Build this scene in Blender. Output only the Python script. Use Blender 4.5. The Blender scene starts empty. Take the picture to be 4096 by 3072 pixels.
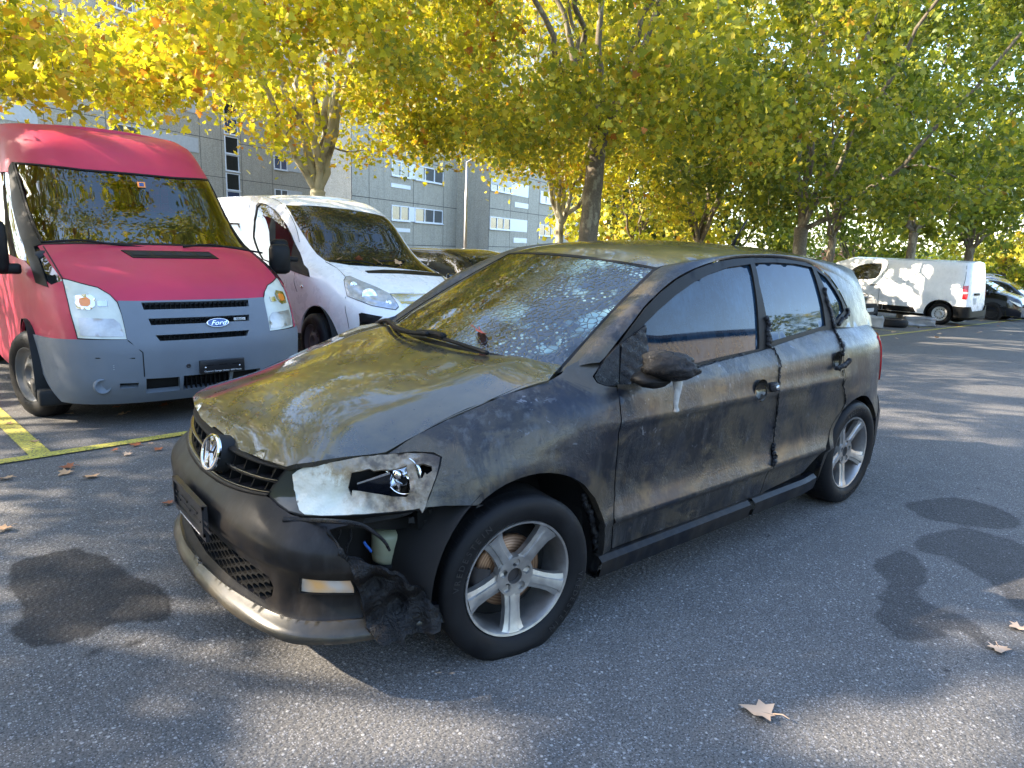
import bpy, bmesh, math, random
import numpy as np
from mathutils import Vector, Matrix, geometry
random.seed(7); rng = np.random.default_rng(7)
sc = bpy.context.scene
COL = sc.collection
R_ = math.radians

# ------------------------------------------------------------------ camera
CP = np.array([-1.43773307, -2.42402276, 1.39333675])
YAW, PIT, ROL, FPX = 0.86842629, -0.20326431, 0.0391563, 2727.6436604
cf = np.array([math.cos(PIT)*math.cos(YAW), math.cos(PIT)*math.sin(YAW), math.sin(PIT)])
r0 = np.array([math.sin(YAW), -math.cos(YAW), 0.0]); u0 = np.cross(r0, cf)
cr = r0*math.cos(ROL)+u0*math.sin(ROL); cu = -r0*math.sin(ROL)+u0*math.cos(ROL)
cam = bpy.data.cameras.new('camera'); cob = bpy.data.objects.new('camera', cam); COL.objects.link(cob)
cam.sensor_width = 36; cam.lens = FPX/4096*36; cam.clip_end = 3000; cam.clip_start = 0.05
cob.matrix_world = Matrix(((cr[0], cu[0], -cf[0], CP[0]), (cr[1], cu[1], -cf[1], CP[1]), (cr[2], cu[2], -cf[2], CP[2]), (0, 0, 0, 1)))
sc.camera = cob

# ------------------------------------------------------------------ light
SUN_AZ = np.array([-0.82, 0.57]); SUN_AZ /= np.linalg.norm(SUN_AZ); SUN_EL = R_(31)
world = bpy.data.worlds.new('World'); sc.world = world; world.use_nodes = True
wn = world.node_tree; bg = wn.nodes['Background']
sky = wn.nodes.new('ShaderNodeTexSky'); sky.sky_type = 'NISHITA'; sky.sun_disc = False
sky.sun_elevation = SUN_EL; sky.sun_rotation = math.atan2(SUN_AZ[0], SUN_AZ[1]); sky.air_density = 1.0; sky.dust_density = 1.0; sky.ozone_density = 1.6
wn.links.new(sky.outputs[0], bg.inputs[0]); bg.inputs[1].default_value = 0.15
sl = bpy.data.lights.new('sun', 'SUN'); sl.energy = 3.3; sl.angle = R_(0.53); sl.color = (1, 0.86, 0.68)
so = bpy.data.objects.new('sun', sl); COL.objects.link(so)
sd = Vector((SUN_AZ[0]*math.cos(SUN_EL), SUN_AZ[1]*math.cos(SUN_EL), math.sin(SUN_EL)))
so.rotation_euler = sd.to_track_quat('Z', 'Y').to_euler(); so.location = sd*50
sc.view_settings.view_transform = 'Standard'; sc.view_settings.look = 'None'
sc.view_settings.exposure = 2.62; sc.view_settings.gamma = 1
sc.render.engine = 'CYCLES'
sc.cycles.max_bounces = 7; sc.cycles.transparent_max_bounces = 12

# ------------------------------------------------------------------ helpers
K = 4096/2212
ZM = {'M': (0, 0, 1/K), 'Z1': (600, 1500, 1.22889), 'Z2': (1400, 900, 1.70154), 'Z3': (2300, 950, 1.70154), 'Z4': (2300, 1500, 1.65923),
      'Z5': (0, 400, 1.22923), 'Z6': (900, 650, 2.01091), 'Z7': (3250, 900, 2.61466), 'Z8': (0, 1600, 1.12692), 'Y1': (0, 0, 1.58),
      'Y2': (1300, 0, 1.58), 'Y3': (2600, 0, 1.47861), 'Y4': (1100, 1750, 2.765), 'Y5': (1700, 1900, 2.2125), 'Y6': (650, 1650, 1.95167),
      'Y7': (2300, 2400, 1.23163), 'Y8': (3000, 1500, 2.76571), 'A': (0, 250, 2.212), 'C': (1500, 550, 1.27), 'D': (0, 950, 1.05714), 'E': (3700, 950, 2.11616), 'F': (0, 0, 1)}
def PX(*items):                       # traced outline -> full-size photograph coordinates
    z = None; out = []
    for it in items:
        if isinstance(it, str): z = ZM[it]
        else: out.append((z[0]+it[0]/z[2], z[1]+it[1]/z[2]))
    return np.array(out, float)
def project(p):
    d = np.atleast_2d(p)-CP; z = d@cf
    return np.stack([2048+FPX*(d@cr)/z, 1536-FPX*(d@cu)/z], 1)
def ray(px, py): return cf+cr*(px-2048)/FPX-cu*(py-1536)/FPX
def on_plane(px, py, ax, v):
    d = ray(px, py); return CP+d*(v-CP[ax])/d[ax]
_cache = {}
def hit(surf, dom, pts):              # parameters of the surface points seen along traced directions
    key = (surf, dom)
    if key not in _cache:
        a = np.linspace(dom[0], dom[1], 160); b = np.linspace(dom[2], dom[3], 160)
        A, B = [m.ravel() for m in np.meshgrid(a, b)]
        _cache[key] = (A, B, project(surf(A, B)))
    A, B, Q = _cache[key]; out = []
    for p in pts:
        i = np.argmin(((Q-p)**2).sum(1)); v = np.array([A[i], B[i]])
        for _ in range(6):
            e = 1e-3
            s3 = surf(np.array([v[0], v[0]+e, v[0]]), np.array([v[1], v[1], v[1]+e])); q = project(s3)
            J = np.stack([(q[1]-q[0])/e, (q[2]-q[0])/e], 1)
            try: dv = np.linalg.solve(J+1e-6*np.eye(2), p-q[0])
            except Exception: break
            n = np.linalg.norm(dv); dv = dv*min(1, 0.08/(n+1e-9)); v = v+dv
            v[0] = min(max(v[0], dom[0]-.05), dom[1]+.05); v[1] = min(max(v[1], dom[2]-.05), dom[3]+.05)
        out.append(v)
    return np.array(out)
def cr_tab(xs, ys, n=8):              # smooth table (monotone cubic) -> callable
    xs = np.array(xs, float); ys = np.array(ys, float); h = np.diff(xs); d = np.diff(ys)/h
    m = np.zeros(len(xs)); m[0] = d[0]; m[-1] = d[-1]
    for i in range(1, len(xs)-1):
        if d[i-1]*d[i] <= 0: m[i] = 0
        else:
            w1 = 2*h[i]+h[i-1]; w2 = h[i]+2*h[i-1]; m[i] = (w1+w2)/(w1/d[i-1]+w2/d[i])
    def f(x):
        x = np.clip(np.asarray(x, float), xs[0], xs[-1]); i = np.clip(np.searchsorted(xs, x)-1, 0, len(h)-1)
        t = (x-xs[i])/h[i]; t2 = t*t; t3 = t2*t
        return (2*t3-3*t2+1)*ys[i]+(t3-2*t2+t)*h[i]*m[i]+(-2*t3+3*t2)*ys[i+1]+(t3-t2)*h[i]*m[i+1]
    return f
def ssm(x, a, b):
    t = np.clip((np.asarray(x, float)-a)/(b-a), 0, 1); return t*t*(3-2*t)
def smooth_poly(p, n=6, closed=True):  # Catmull-Rom through points
    p = np.array(p, float); N = len(p); out = []
    rngi = range(N) if closed else range(N-1)
    for i in rngi:
        if closed: a, b, c, d = p[i-1], p[i], p[(i+1) % N], p[(i+2) % N]
        else: a, b, c, d = p[max(i-1, 0)], p[i], p[i+1], p[min(i+2, N-1)]
        for k in range(n):
            t = k/n; out.append(0.5*((2*b)+(-a+c)*t+(2*a-5*b+4*c-d)*t*t+(-a+3*b-3*c+d)*t**3))
    if not closed: out.append(p[-1])
    return np.array(out)
def resample(p, step, closed=True):
    p = np.array(p, float); q = np.vstack([p, p[:1]]) if closed else p; out = []
    for a, b in zip(q[:-1], q[1:]):
        L = np.linalg.norm(b-a)
        if L < 1e-5: continue
        k = max(1, int(math.ceil(L/step))); out += [a+(b-a)*i/k for i in range(k)]
    if not closed: out.append(q[-1])
    return np.array(out)
def inpoly(P, poly):
    x, y = P[:, 0], P[:, 1]; c = np.zeros(len(P), bool); n = len(poly)
    for i in range(n):
        x1, y1 = poly[i]; x2, y2 = poly[(i+1) % n]
        if y1 == y2: continue
        k = ((y1 > y) != (y2 > y)) & (x < (x2-x1)*(y-y1)/(y2-y1)+x1); c ^= k
    return c
def segdist(P, poly):
    a = poly; b = np.roll(poly, -1, 0); d = b-a; L = (d*d).sum(1)+1e-12; m = np.full(len(P), 1e9)
    for i in range(len(a)):
        t = np.clip(((P-a[i])@d[i])/L[i], 0, 1); q = a[i]+t[:, None]*d[i]; m = np.minimum(m, np.sqrt(((P-q)**2).sum(1)))
    return m
def mk(name, v, f, mat, parent=None, smooth=True, loc=None):
    me = bpy.data.meshes.new(name); me.from_pydata([tuple(map(float, p)) for p in v], [], f); me.validate()
    me.update()
    ob = bpy.data.objects.new(name, me); COL.objects.link(ob)
    if mat is not None: me.materials.append(mat)
    if smooth: me.polygons.foreach_set('use_smooth', [True]*len(me.polygons))
    if parent is not None: ob.parent = parent
    if loc is not None: ob.location = loc
    return ob
def thing(name, loc, label, cat, group=None, kind=None):
    o = bpy.data.objects.new(name, None); COL.objects.link(o); o.location = loc; o.empty_display_size = .2
    return tag(o, label, cat, group, kind)
def tag(o, label=None, cat=None, group=None, kind=None):
    if label: o['label'] = label
    if cat: o['category'] = cat
    if group: o['group'] = group
    if kind: o['kind'] = kind
    return o
def up(o): bpy.context.view_layer.update(); return o
def panel(name, surf, outline, mat, parent, holes=(), step=.035, thick=.01, out=(0, -1, 0), aspect=(1, 1), push=0.0, bumpf=None, mirror=False, smooth=True, both=False):
    """skin of a surface inside a traced outline, with its returned edge; out = rough outward direction"""
    asp = np.array(aspect, float)
    loops = [resample(np.array(outline)*asp, step)]+[resample(np.array(h)*asp, step) for h in holes]
    lo = loops[0].min(0); hi = loops[0].max(0)
    gx = np.arange(lo[0]+step/2, hi[0], step); gy = np.arange(lo[1]+step/2, hi[1], step*.87)
    G = np.array([(x+(step/2 if j % 2 else 0), y) for j, y in enumerate(gy) for x in gx]) if len(gx) and len(gy) else np.zeros((0, 2))
    if len(G):
        k = inpoly(G, loops[0]) & (segdist(G, loops[0]) > step*.45)
        for h in loops[1:]: k &= ~inpoly(G, h) & (segdist(G, h) > step*.45)
        G = G[k]
    pts = []; edges = []
    for L in loops:
        s = len(pts); pts += [Vector(p) for p in L]; edges += [(s+i, s+(i+1) % len(L)) for i in range(len(L))]
    nb = len(pts); pts += [Vector(p) for p in G]
    V, E, Fc, _, _, _ = geometry.delaunay_2d_cdt(pts, edges, [], 0, 1e-6)
    V = np.array([tuple(v) for v in V]); Fc = [tuple(f) for f in Fc]
    if not len(Fc): print('EMPTY', name, outline); return mk(name, [(0,0,0)]*3, [], mat, parent)
    cen = np.array([V[list(f)].mean(0) for f in Fc]); k = inpoly(cen, loops[0])
    for h in loops[1:]: k &= ~inpoly(cen, h)
    Fc = [f for f, q in zip(Fc, k) if q]
    P = V/asp; e = 2e-3
    S = surf(P[:, 0], P[:, 1]); da = surf(P[:, 0]+e, P[:, 1])-S; db = surf(P[:, 0], P[:, 1]+e)-S
    n = np.cross(da, db); n /= (np.linalg.norm(n, axis=1)[:, None]+1e-12)
    sg = np.sign((n@np.array(out, float)).sum()) or 1; n = n*sg
    if bumpf is not None: S = S+n*bumpf(P[:, 0], P[:, 1], S)[:, None]
    S = S+n*push
    # orient faces
    f0 = []
    for f in Fc:
        a, b, c = S[f[0]], S[f[1]], S[f[2]]; nn = np.cross(b-a, c-a)
        f0.append(f if nn@n[f[0]] > 0 else tuple(reversed(f)))
    vs = [tuple(p) for p in S]; fs = list(f0)
    if thick:
        # boundary edges
        cnt = {}
        for f in f0:
            for i in range(len(f)):
                a, b = f[i], f[(i+1) % len(f)]; cnt[(min(a, b), max(a, b))] = cnt.get((min(a, b), max(a, b)), []) + [(a, b)]
        mp = {}
        def dup(i, d):
            if (i, d) not in mp: mp[(i, d)] = len(vs); vs.append(tuple(S[i]-n[i]*d))
            return mp[(i, d)]
        for kx, l in cnt.items():
            if len(l) == 1:
                a, b = l[0]; fs.append((dup(b, 0.0), dup(a, 0.0), dup(a, thick), dup(b, thick)))
    if mirror:
        m0 = len(vs); vs += [(x, -y + 0.0, z+0.052*(-y)) for x, y, z in vs[:m0]]
        fs += [tuple(reversed([i+m0 for i in f])) for f in fs]
    return mk(name, vs, fs, mat, parent, smooth)
class MB:
    def __init__(s): s.v = []; s.f = []
    def add(s, v, f):
        o = len(s.v); s.v += [tuple(map(float, p)) for p in v]; s.f += [tuple(i+o for i in q) for q in f]; return s
    def box(s, lo, hi, bev=0.0, rot=None, org=None):
        b = min(bev, .49*min(abs(h-l) for l, h in zip(lo, hi)))
        if b <= 0:
            v = [(x, y, z) for x in (lo[0], hi[0]) for y in (lo[1], hi[1]) for z in (lo[2], hi[2])]
            f = [(0, 1, 3, 2), (4, 6, 7, 5), (0, 4, 5, 1), (2, 3, 7, 6), (0, 2, 6, 4), (1, 5, 7, 3)]
        else:
            bm = bmesh.new(); bmesh.ops.create_cube(bm, size=1)
            for w in bm.verts: w.co = Vector([l+(h-l)*(c+.5) for l, h, c in zip(lo, hi, w.co)])
            bmesh.ops.bevel(bm, geom=bm.edges[:], offset=b, segments=2, affect='EDGES', profile=.5)
            bm.verts.index_update(); v = [tuple(w.co) for w in bm.verts]; f = [tuple(w.index for w in q.verts) for q in bm.faces]; bm.free()
        if rot is not None:
            M = Matrix.Rotation(rot[0], 3, rot[1]); o = Vector(org or (0, 0, 0)); v = [tuple(M@(Vector(p)-o)+o) for p in v]
        return s.add(v, f)
    def tube(s, path, rad, n=8, cap=True):
        path = np.array(path, float); m = len(path); rad = np.full(m, rad) if np.isscalar(rad) else np.array(rad)
        T = np.gradient(path, axis=0); T /= np.linalg.norm(T, axis=1)[:, None]+1e-12
        a = np.array([0, 0, 1.0]) if abs(T[0][2]) < .9 else np.array([1.0, 0, 0]); N = np.cross(T[0], a); N /= np.linalg.norm(N); v = []
        for i in range(m):
            N = N-T[i]*(N@T[i]); N /= np.linalg.norm(N)+1e-12; B = np.cross(T[i], N)
            for k in range(n):
                t = 2*math.pi*k/n; v.append(path[i]+rad[i]*(math.cos(t)*N+math.sin(t)*B))
        f = [(i*n+k, i*n+(k+1) % n, (i+1)*n+(k+1) % n, (i+1)*n+k) for i in range(m-1) for k in range(n)]
        if cap: f += [tuple(range(n-1, -1, -1)), tuple((m-1)*n+k for k in range(n))]
        return s.add(v, f)
    def lathe(s, prof, c=(0, 0, 0), ax='Y', n=48, a0=0, a1=2*math.pi):
        v = []; full = abs(a1-a0-2*math.pi) < 1e-6; m = n if full else n+1
        for r, h in prof:
            for k in range(m):
                t = a0+(a1-a0)*k/n; a, b = r*math.cos(t), r*math.sin(t)
                v.append({'Y': (c[0]+a, c[1]+h, c[2]+b), 'Z': (c[0]+a, c[1]+b, c[2]+h), 'X': (c[0]+h, c[1]+a, c[2]+b)}[ax])
        f = []
        for i in range(len(prof)-1):
            for k in range(n):
                k2 = (k+1) % m; f.append((i*m+k, i*m+k2, (i+1)*m+k2, (i+1)*m+k))
        return s.add(v, f)
    def grid(s, P):                     # P[i][j] -> point
        P = np.array(P, float); a, b = P.shape[:2]
        return s.add(P.reshape(-1, 3), [(i*b+j, i*b+j+1, (i+1)*b+j+1, (i+1)*b+j) for i in range(a-1) for j in range(b-1)])
    def ngon_prism(s, poly, d):         # poly: 3-D loop, extruded by vector d
        n = len(poly); p = np.array(poly, float); v = np.vstack([p, p+np.array(d)])
        return s.add(v, [tuple(range(n)), tuple(range(2*n-1, n-1, -1))]+[(i, i+n, (i+1) % n+n, (i+1) % n) for i in range(n)])
    def build(s, name, mat, parent=None, smooth=True, auto=None, loc=None):
        o = mk(name, s.v, s.f, mat, parent, smooth, loc)
        if auto and smooth:
            o.data.set_sharp_from_angle(angle=R_(auto)) if hasattr(o.data, 'set_sharp_from_angle') else None
        return o
def fixn(o):
    bm = bmesh.new(); bm.from_mesh(o.data); bmesh.ops.recalc_face_normals(bm, faces=bm.faces[:]); bm.to_mesh(o.data); bm.free(); return o
def text_mesh(name, s, size, mat, parent, M, ext=.001, align='CENTER', squeeze=1.0, shear=0.0):
    cu_ = bpy.data.curves.new(name, 'FONT'); cu_.body = s; cu_.size = size; cu_.extrude = ext; cu_.align_x = align; cu_.align_y = 'CENTER'; cu_.shear = shear; cu_.resolution_u = 3
    o = bpy.data.objects.new(name, cu_); COL.objects.link(o); bpy.context.view_layer.update()
    me = bpy.data.meshes.new_from_object(o.evaluated_get(bpy.context.evaluated_depsgraph_get())); bpy.data.objects.remove(o)
    me.name = name; S = Matrix.Diagonal((squeeze, 1, 1, 1)); me.transform(M@S)
    ob = bpy.data.objects.new(name, me); COL.objects.link(ob); me.materials.clear(); me.materials.append(mat)
    if parent: ob.parent = parent
    return ob
def frame(o, x, y, z=None):            # matrix from origin and axes
    x = Vector(x).normalized(); y = Vector(y); y = (y-x*(y@x)).normalized(); z = x.cross(y)
    return Matrix(((x[0], y[0], z[0], o[0]), (x[1], y[1], z[1], o[1]), (x[2], y[2], z[2], o[2]), (0, 0, 0, 1)))

# ------------------------------------------------------------------ materials
class NT:
    def __init__(s, name):
        s.m = bpy.data.materials.new(name); s.m.use_nodes = True; s.t = s.m.node_tree; s.t.nodes.clear()
        s.out = s.n('ShaderNodeOutputMaterial'); s._co = None
    def n(s, typ, **kw):
        nd = s.t.nodes.new(typ)
        for k, v in kw.items():
            if hasattr(nd, k): setattr(nd, k, v)
        return nd
    def l(s, a, b): s.t.links.new(a, b)
    def co(s):
        if s._co is None: s._co = s.n('ShaderNodeTexCoord').outputs['Object']
        return s._co
    def mapping(s, scale=(1, 1, 1), rot=(0, 0, 0), loc=(0, 0, 0), src=None):
        m = s.n('ShaderNodeMapping'); m.inputs['Scale'].default_value = scale; m.inputs['Rotation'].default_value = rot; m.inputs['Location'].default_value = loc
        s.l(src or s.co(), m.inputs[0]); return m.outputs[0]
    def noise(s, scale=5, detail=4, rough=.55, vec=None, dist=0, w='Fac'):
        n = s.n('ShaderNodeTexNoise'); n.inputs['Scale'].default_value = scale; n.inputs['Detail'].default_value = detail
        n.inputs['Roughness'].default_value = rough; n.inputs['Distortion'].default_value = dist; s.l(vec or s.co(), n.inputs['Vector']); return n.outputs[w]
    def vor(s, scale=5, feature='F1', vec=None, out='Distance', rnd=1):
        n = s.n('ShaderNodeTexVoronoi'); n.feature = feature; n.inputs['Scale'].default_value = scale; n.inputs['Randomness'].default_value = rnd
        s.l(vec or s.co(), n.inputs['Vector']); return n.outputs[out]
    def ramp(s, fac, stops, interp='LINEAR'):
        r = s.n('ShaderNodeValToRGB'); r.color_ramp.interpolation = interp; e = r.color_ramp.elements
        while len(e) > 1: e.remove(e[0])
        e[0].position = stops[0][0]; e[0].color = (*s.c3(stops[0][1]), 1)
        for p, c in stops[1:]:
            q = e.new(p); q.color = (*s.c3(c), 1)
        s.l(fac, r.inputs[0]); return r.outputs[0]
    @staticmethod
    def c3(c): return (c, c, c) if isinstance(c, (int, float)) else tuple(c)
    def mix(s, f, a, b, mode='MIX'):
        m = s.n('ShaderNodeMix'); m.data_type = 'RGBA'; m.blend_type = mode
        for i, v in ((0, f), (6, a), (7, b)):
            if hasattr(v, 'is_linked') or hasattr(v, 'links'): s.l(v, m.inputs[i])
            elif i == 0: m.inputs[0].default_value = v
            else: m.inputs[i].default_value = (*s.c3(v), 1)
        return m.outputs[2]
    def math(s, op, a, b=0.0, c=None, clamp=False):
        m = s.n('ShaderNodeMath'); m.operation = op; m.use_clamp = clamp
        for i, v in enumerate((a, b) if c is None else (a, b, c)):
            if hasattr(v, 'links'): s.l(v, m.inputs[i])
            else: m.inputs[i].default_value = v
        return m.outputs[0]
    def bump(s, h, strength=.3, dist=.01, normal=None):
        b = s.n('ShaderNodeBump'); b.inputs['Strength'].default_value = strength; b.inputs['Distance'].default_value = dist; s.l(h, b.inputs['Height'])
        if normal is not None: s.l(normal, b.inputs['Normal'])
        return b.outputs[0]
    def pbr(s, col=None, rough=.5, metal=0.0, normal=None, coat=0, coatr=.1, spec=None, trans=None, ior=None, alpha=None, sheen=None, emis=None):
        p = s.n('ShaderNodeBsdfPrincipled')
        def setv(k, v, is_col=False):
            if v is None: return
            if hasattr(v, 'links'): s.l(v, p.inputs[k])
            else: p.inputs[k].default_value = (*s.c3(v), 1) if is_col else v
        setv('Base Color', col, True); setv('Roughness', rough); setv('Metallic', metal); setv('Normal', normal); setv('Coat Weight', coat); setv('Coat Roughness', coatr)
        setv('Specular IOR Level', spec); setv('Transmission Weight', trans); setv('IOR', ior); setv('Alpha', alpha)
        s.l(p.outputs[0], s.out.inputs[0]); s.p = p; return s.m
def simple(name, col, rough=.5, metal=0, coat=0, spec=None, bump=0, bscale=60, var=.15, vscale=6):
    t = NT(name); n = t.noise(vscale, 4); c = np.array(NT.c3(col), float)
    cc = t.ramp(n, [(.25, tuple(c*(1-var))), (.75, tuple(np.minimum(c*(1+var), 1)))])
    nm = t.bump(t.noise(bscale, 3), bump, .005) if bump else None
    rr = t.math('ADD', t.math('MULTIPLY', t.noise(vscale*3, 3), .16), max(rough-.08, 0.02))
    return t.pbr(cc, rr, metal, nm, coat, spec=spec)
MAT = {}
def mats():
    # scorched car paint
    def scorched(name, dust, blister, streak, tint=(.013, .015, .021), glossr=(.2, .45), metal=.5, coat=.55, coatr=.09, specl=.4):
        t = NT(name); big = t.noise(2.2, 5, .6); fine = t.noise(90, 3, .6); med = t.noise(14, 5, .65)
        base = t.ramp(t.math('ADD', t.math('MULTIPLY', big, .7), t.math('MULTIPLY', med, .3)), [(.36, (tint[0]*.4, tint[1]*.5, tint[2]*.8)), (.48, tint), (.56, (tint[0]*2.4, tint[1]*1.9, tint[2]*1.3)), (.68, (tint[0]*3.6, tint[1]*2.9, tint[2]*2.0))])
        sv = t.mapping((9, 9, .9)); st = t.noise(3.2, 5, .6, sv)
        if streak:
            m = t.ramp(st, [(.5, 0), (.72, streak)]); base = t.mix(m, base, (.11, .11, .11))
        if blister:
            pt = t.ramp(t.noise(3.1, 6, .68, t.mapping((1, 1, 1.3), loc=(5, 2, 1)), dist=.8), [(.50, 0), (.57, .75)]); base = t.mix(pt, base, (.085, .068, .046))
            pb = t.ramp(t.noise(2.6, 5, .6, t.mapping((1, 1, 1), loc=(1, 7, 3))), [(.52, 0), (.62, .7)]); base = t.mix(pb, base, (.008, .014, .030))
        if dust:
            dm = t.ramp(med, [(.3, dust*.55), (.7, dust)]); base = t.mix(dm, base, (.115, .105, .07))
            sp = t.ramp(t.vor(26), [(.05, .8), (.11, 0)]); sp2 = t.math('MULTIPLY', sp, t.ramp(t.noise(5, 2), [(.5, 0), (.56, 1)])); base = t.mix(sp2, base, (.012, .012, .013))
        rough = t.math('ADD', t.ramp(t.math('ADD', t.math('MULTIPLY', big, .5), t.math('MULTIPLY', med, .5)), [(.38, glossr[0]), (.62, glossr[1])]), t.math('MULTIPLY', fine, .05))
        nm = t.bump(fine, .12, .001)
        if blister:
            h = t.math('MULTIPLY', t.ramp(t.noise(38, 4, .7, dist=1.5), [(.45, 0), (.7, 1)]), t.ramp(t.noise(4.5, 2), [(.42, 0), (.62, blister)]))
            nm = t.bump(h, .5, .004, nm)
            nm = t.bump(t.noise(7, 3), .45, .014, nm)
        if blister:
            fl = t.math('MULTIPLY', t.ramp(t.noise(26, 5, .6, dist=.6), [(.64, 0), (.67, 1)]), t.ramp(t.noise(3.4, 3), [(.50, 0), (.58, .85*min(1, blister*1.2))])); base = t.mix(fl, base, (.15, .155, .17))
        if coat > .8: nm = t.bump(t.noise(160, 2, .6), .10, .0015, nm)
        return t.pbr(base, rough, metal, nm, coat=coat, coatr=coatr, spec=specl)
    MAT['hood'] = scorched('scorched bonnet paint', .38, 0, 0, (.02, .021, .02), (.2, .34), .4, 1.0, .045)
    MAT['body'] = scorched('scorched side paint', .08, 1.0, .6, glossr=(.26, .5), coat=.3, coatr=.2)
    MAT['bumper'] = scorched('sooty bumper paint', .0, 0, .10, (.006, .0065, .0085), (.34, .5), .0, .12, .22, .14)
    MAT['lip'] = scorched('dusty splitter paint', .15, 0, .1, (.014, .014, .014), (.26, .4), .0, .3, .16, .25)
    MAT['roofp'] = scorched('dusty roof paint', .55, 0, 0, (.022, .022, .02), (.22, .36), .4, .9, .07)
    t = NT('black trim'); MAT['trim'] = t.pbr(t.ramp(t.noise(12, 4), [(.3, .005), (.7, .011)]), .5, 0, t.bump(t.noise(120, 2), .2, .001), spec=.16)
    t = NT('burnt rubber'); h = t.noise(45, 6, .7, dist=1.2)
    MAT['char'] = t.pbr(t.ramp(t.noise(20, 4), [(.35, (.004, .004, .005)), (.7, (.012, .012, .014)), (.88, (.06, .06, .065))]), t.ramp(t.noise(30, 2), [(.3, .22), (.7, .6)]), 0, t.bump(h, .8, .012), spec=.35)
    t = NT('char sheet'); h = t.math('ADD', t.noise(22, 6, .65, dist=.8), t.math('MULTIPLY', t.noise(90, 3), .3))
    MAT['flap'] = t.pbr(t.ramp(t.noise(9, 4), [(.35, (.003, .003, .0035)), (.75, (.009, .009, .010))]), .33, 0, t.bump(h, 1.0, .02), spec=.28)
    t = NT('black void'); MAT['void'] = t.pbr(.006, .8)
    # windscreen: bubbled film on laminated glass
    t = NT('crazed windscreen'); co = t.mapping((1, 1, 1))
    sep = t.n('ShaderNodeSeparateXYZ'); t.l(t.co(), sep.inputs[0])
    grad = t.math('ADD', t.math('MULTIPLY', sep.outputs[1], -.95), t.math('MULTIPLY', t.noise(4, 5, .7), .75))      # nearer the driver side = more bubbles
    zone = t.ramp(grad, [(.38, 0), (.78, 1)])
    wrp = t.n('ShaderNodeVectorMath'); wrp.operation = 'MULTIPLY_ADD'; t.l(t.noise(6, 3, .6, w='Color'), wrp.inputs[0]); wrp.inputs[1].default_value = (.10, .10, .10); t.l(t.co(), wrp.inputs[2]); ve = t.vor(34, 'DISTANCE_TO_EDGE', wrp.outputs[0]); vf = t.vor(34, 'F1', wrp.outputs[0])
    edge = t.ramp(ve, [(0, 1), (.07, 0)]); small = t.ramp(t.vor(46, 'F1'), [(.28, 1), (.36, 0)])
    patch = t.ramp(t.noise(7, 3), [(.5, 0), (.6, 1)])
    cyan = t.math('MULTIPLY', t.math('MULTIPLY', t.math('MULTIPLY', small, patch), zone), .75)
    cyan2 = t.math('MULTIPLY', t.math('MULTIPLY', t.ramp(t.noise(5.5, 2, vec=t.mapping((1, 1, 1), loc=(3, 1, 2))), [(.52, 0), (.62, .8)]), t.ramp(ve, [(.03, 0), (.1, 1)])), zone)
    cm = t.math('MAXIMUM', cyan, cyan2)
    col = t.mix(cm, (.008, .011, .012), (.20, .33, .33))
    col = t.mix(t.math('MULTIPLY', edge, t.math('MULTIPLY', zone, .25)), col, (.02, .02, .02))
    dome = t.math('MULTIPLY', t.ramp(ve, [(0, 0), (.2, 1)], 'EASE'), zone)
    nm = t.bump(dome, .30, .005); nm = t.bump(t.noise(11, 2), .05, .02, nm)
    MAT['wsglass'] = t.pbr(col, t.math('ADD', t.math('MULTIPLY', zone, .05), .03), 0, nm, spec=.8, ior=1.62)
    # sooty sky-blue side glass: reflects like a dark mirror; sky blue painted into the film
    t = NT('sooty sky-blue side glass'); s = t.noise(3.5, 5, .6); st = t.noise(3, 4, .6, t.mapping((14, 14, 1.2)))
    film = t.math('MULTIPLY', t.ramp(t.math('ADD', t.math('MULTIPLY', s, .7), t.math('MULTIPLY', t.noise(16, 5, .7, dist=1.5), .3)), [(.36, .05), (.64, 1)]), t.ramp(st, [(.3, .35), (.7, 1)]))
    MAT['sideglass'] = t.pbr(t.mix(film, (.003, .008, .016), (.022, .052, .088)), t.math('ADD', t.math('MULTIPLY', film, .05), .012), 0, None, spec=.5, ior=1.4)
    t = NT('vehicle glass'); MAT['glass'] = t.pbr((.008, .010, .010), .03, 0, t.bump(t.noise(6, 2), .02, .01), spec=.6, ior=1.55)
    # clear windscreen one can look through
    t = NT('clear windscreen'); g = t.n('ShaderNodeBsdfGlossy'); g.inputs['Roughness'].default_value = .02; g.inputs['Color'].default_value = (.95, 1, .97, 1)
    tr = t.n('ShaderNodeBsdfTransparent'); tr.inputs[0].default_value = (.50, .56, .52, 1)
    fr = t.n('ShaderNodeFresnel'); fr.inputs[0].default_value = 1.9; mx = t.n('ShaderNodeMixShader'); t.l(fr.outputs[0], mx.inputs[0]); t.l(tr.outputs[0], mx.inputs[1]); t.l(g.outputs[0], mx.inputs[2]); t.l(mx.outputs[0], t.out.inputs[0]); MAT['cglass'] = t.m
    # metals, rubber
    t = NT('brushed alloy'); n = t.noise(25, 5, .7); d = t.noise(5, 4)
    MAT['alloy'] = t.pbr(t.mix(t.ramp(d, [(.45, 0), (.75, .6)]), t.ramp(n, [(.3, (.38, .37, .36)), (.7, (.5, .49, .47))]), (.2, .16, .13)), t.ramp(n, [(.3, .3), (.7, .5)]), .85, t.bump(t.noise(150, 2), .1, .001))
    t = NT('rusty disc'); rg = t.n('ShaderNodeTexWave'); rg.wave_type = 'RINGS'; rg.rings_direction = 'Y'; rg.inputs['Scale'].default_value = 30; rg.inputs['Distortion'].default_value = 1.5; t.l(t.co(), rg.inputs[0])
    MAT['disc'] = t.pbr(t.ramp(rg.outputs['Fac'], [(.2, (.19, .10, .05)), (.8, (.34, .2, .12))]), .45, .5)
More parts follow.
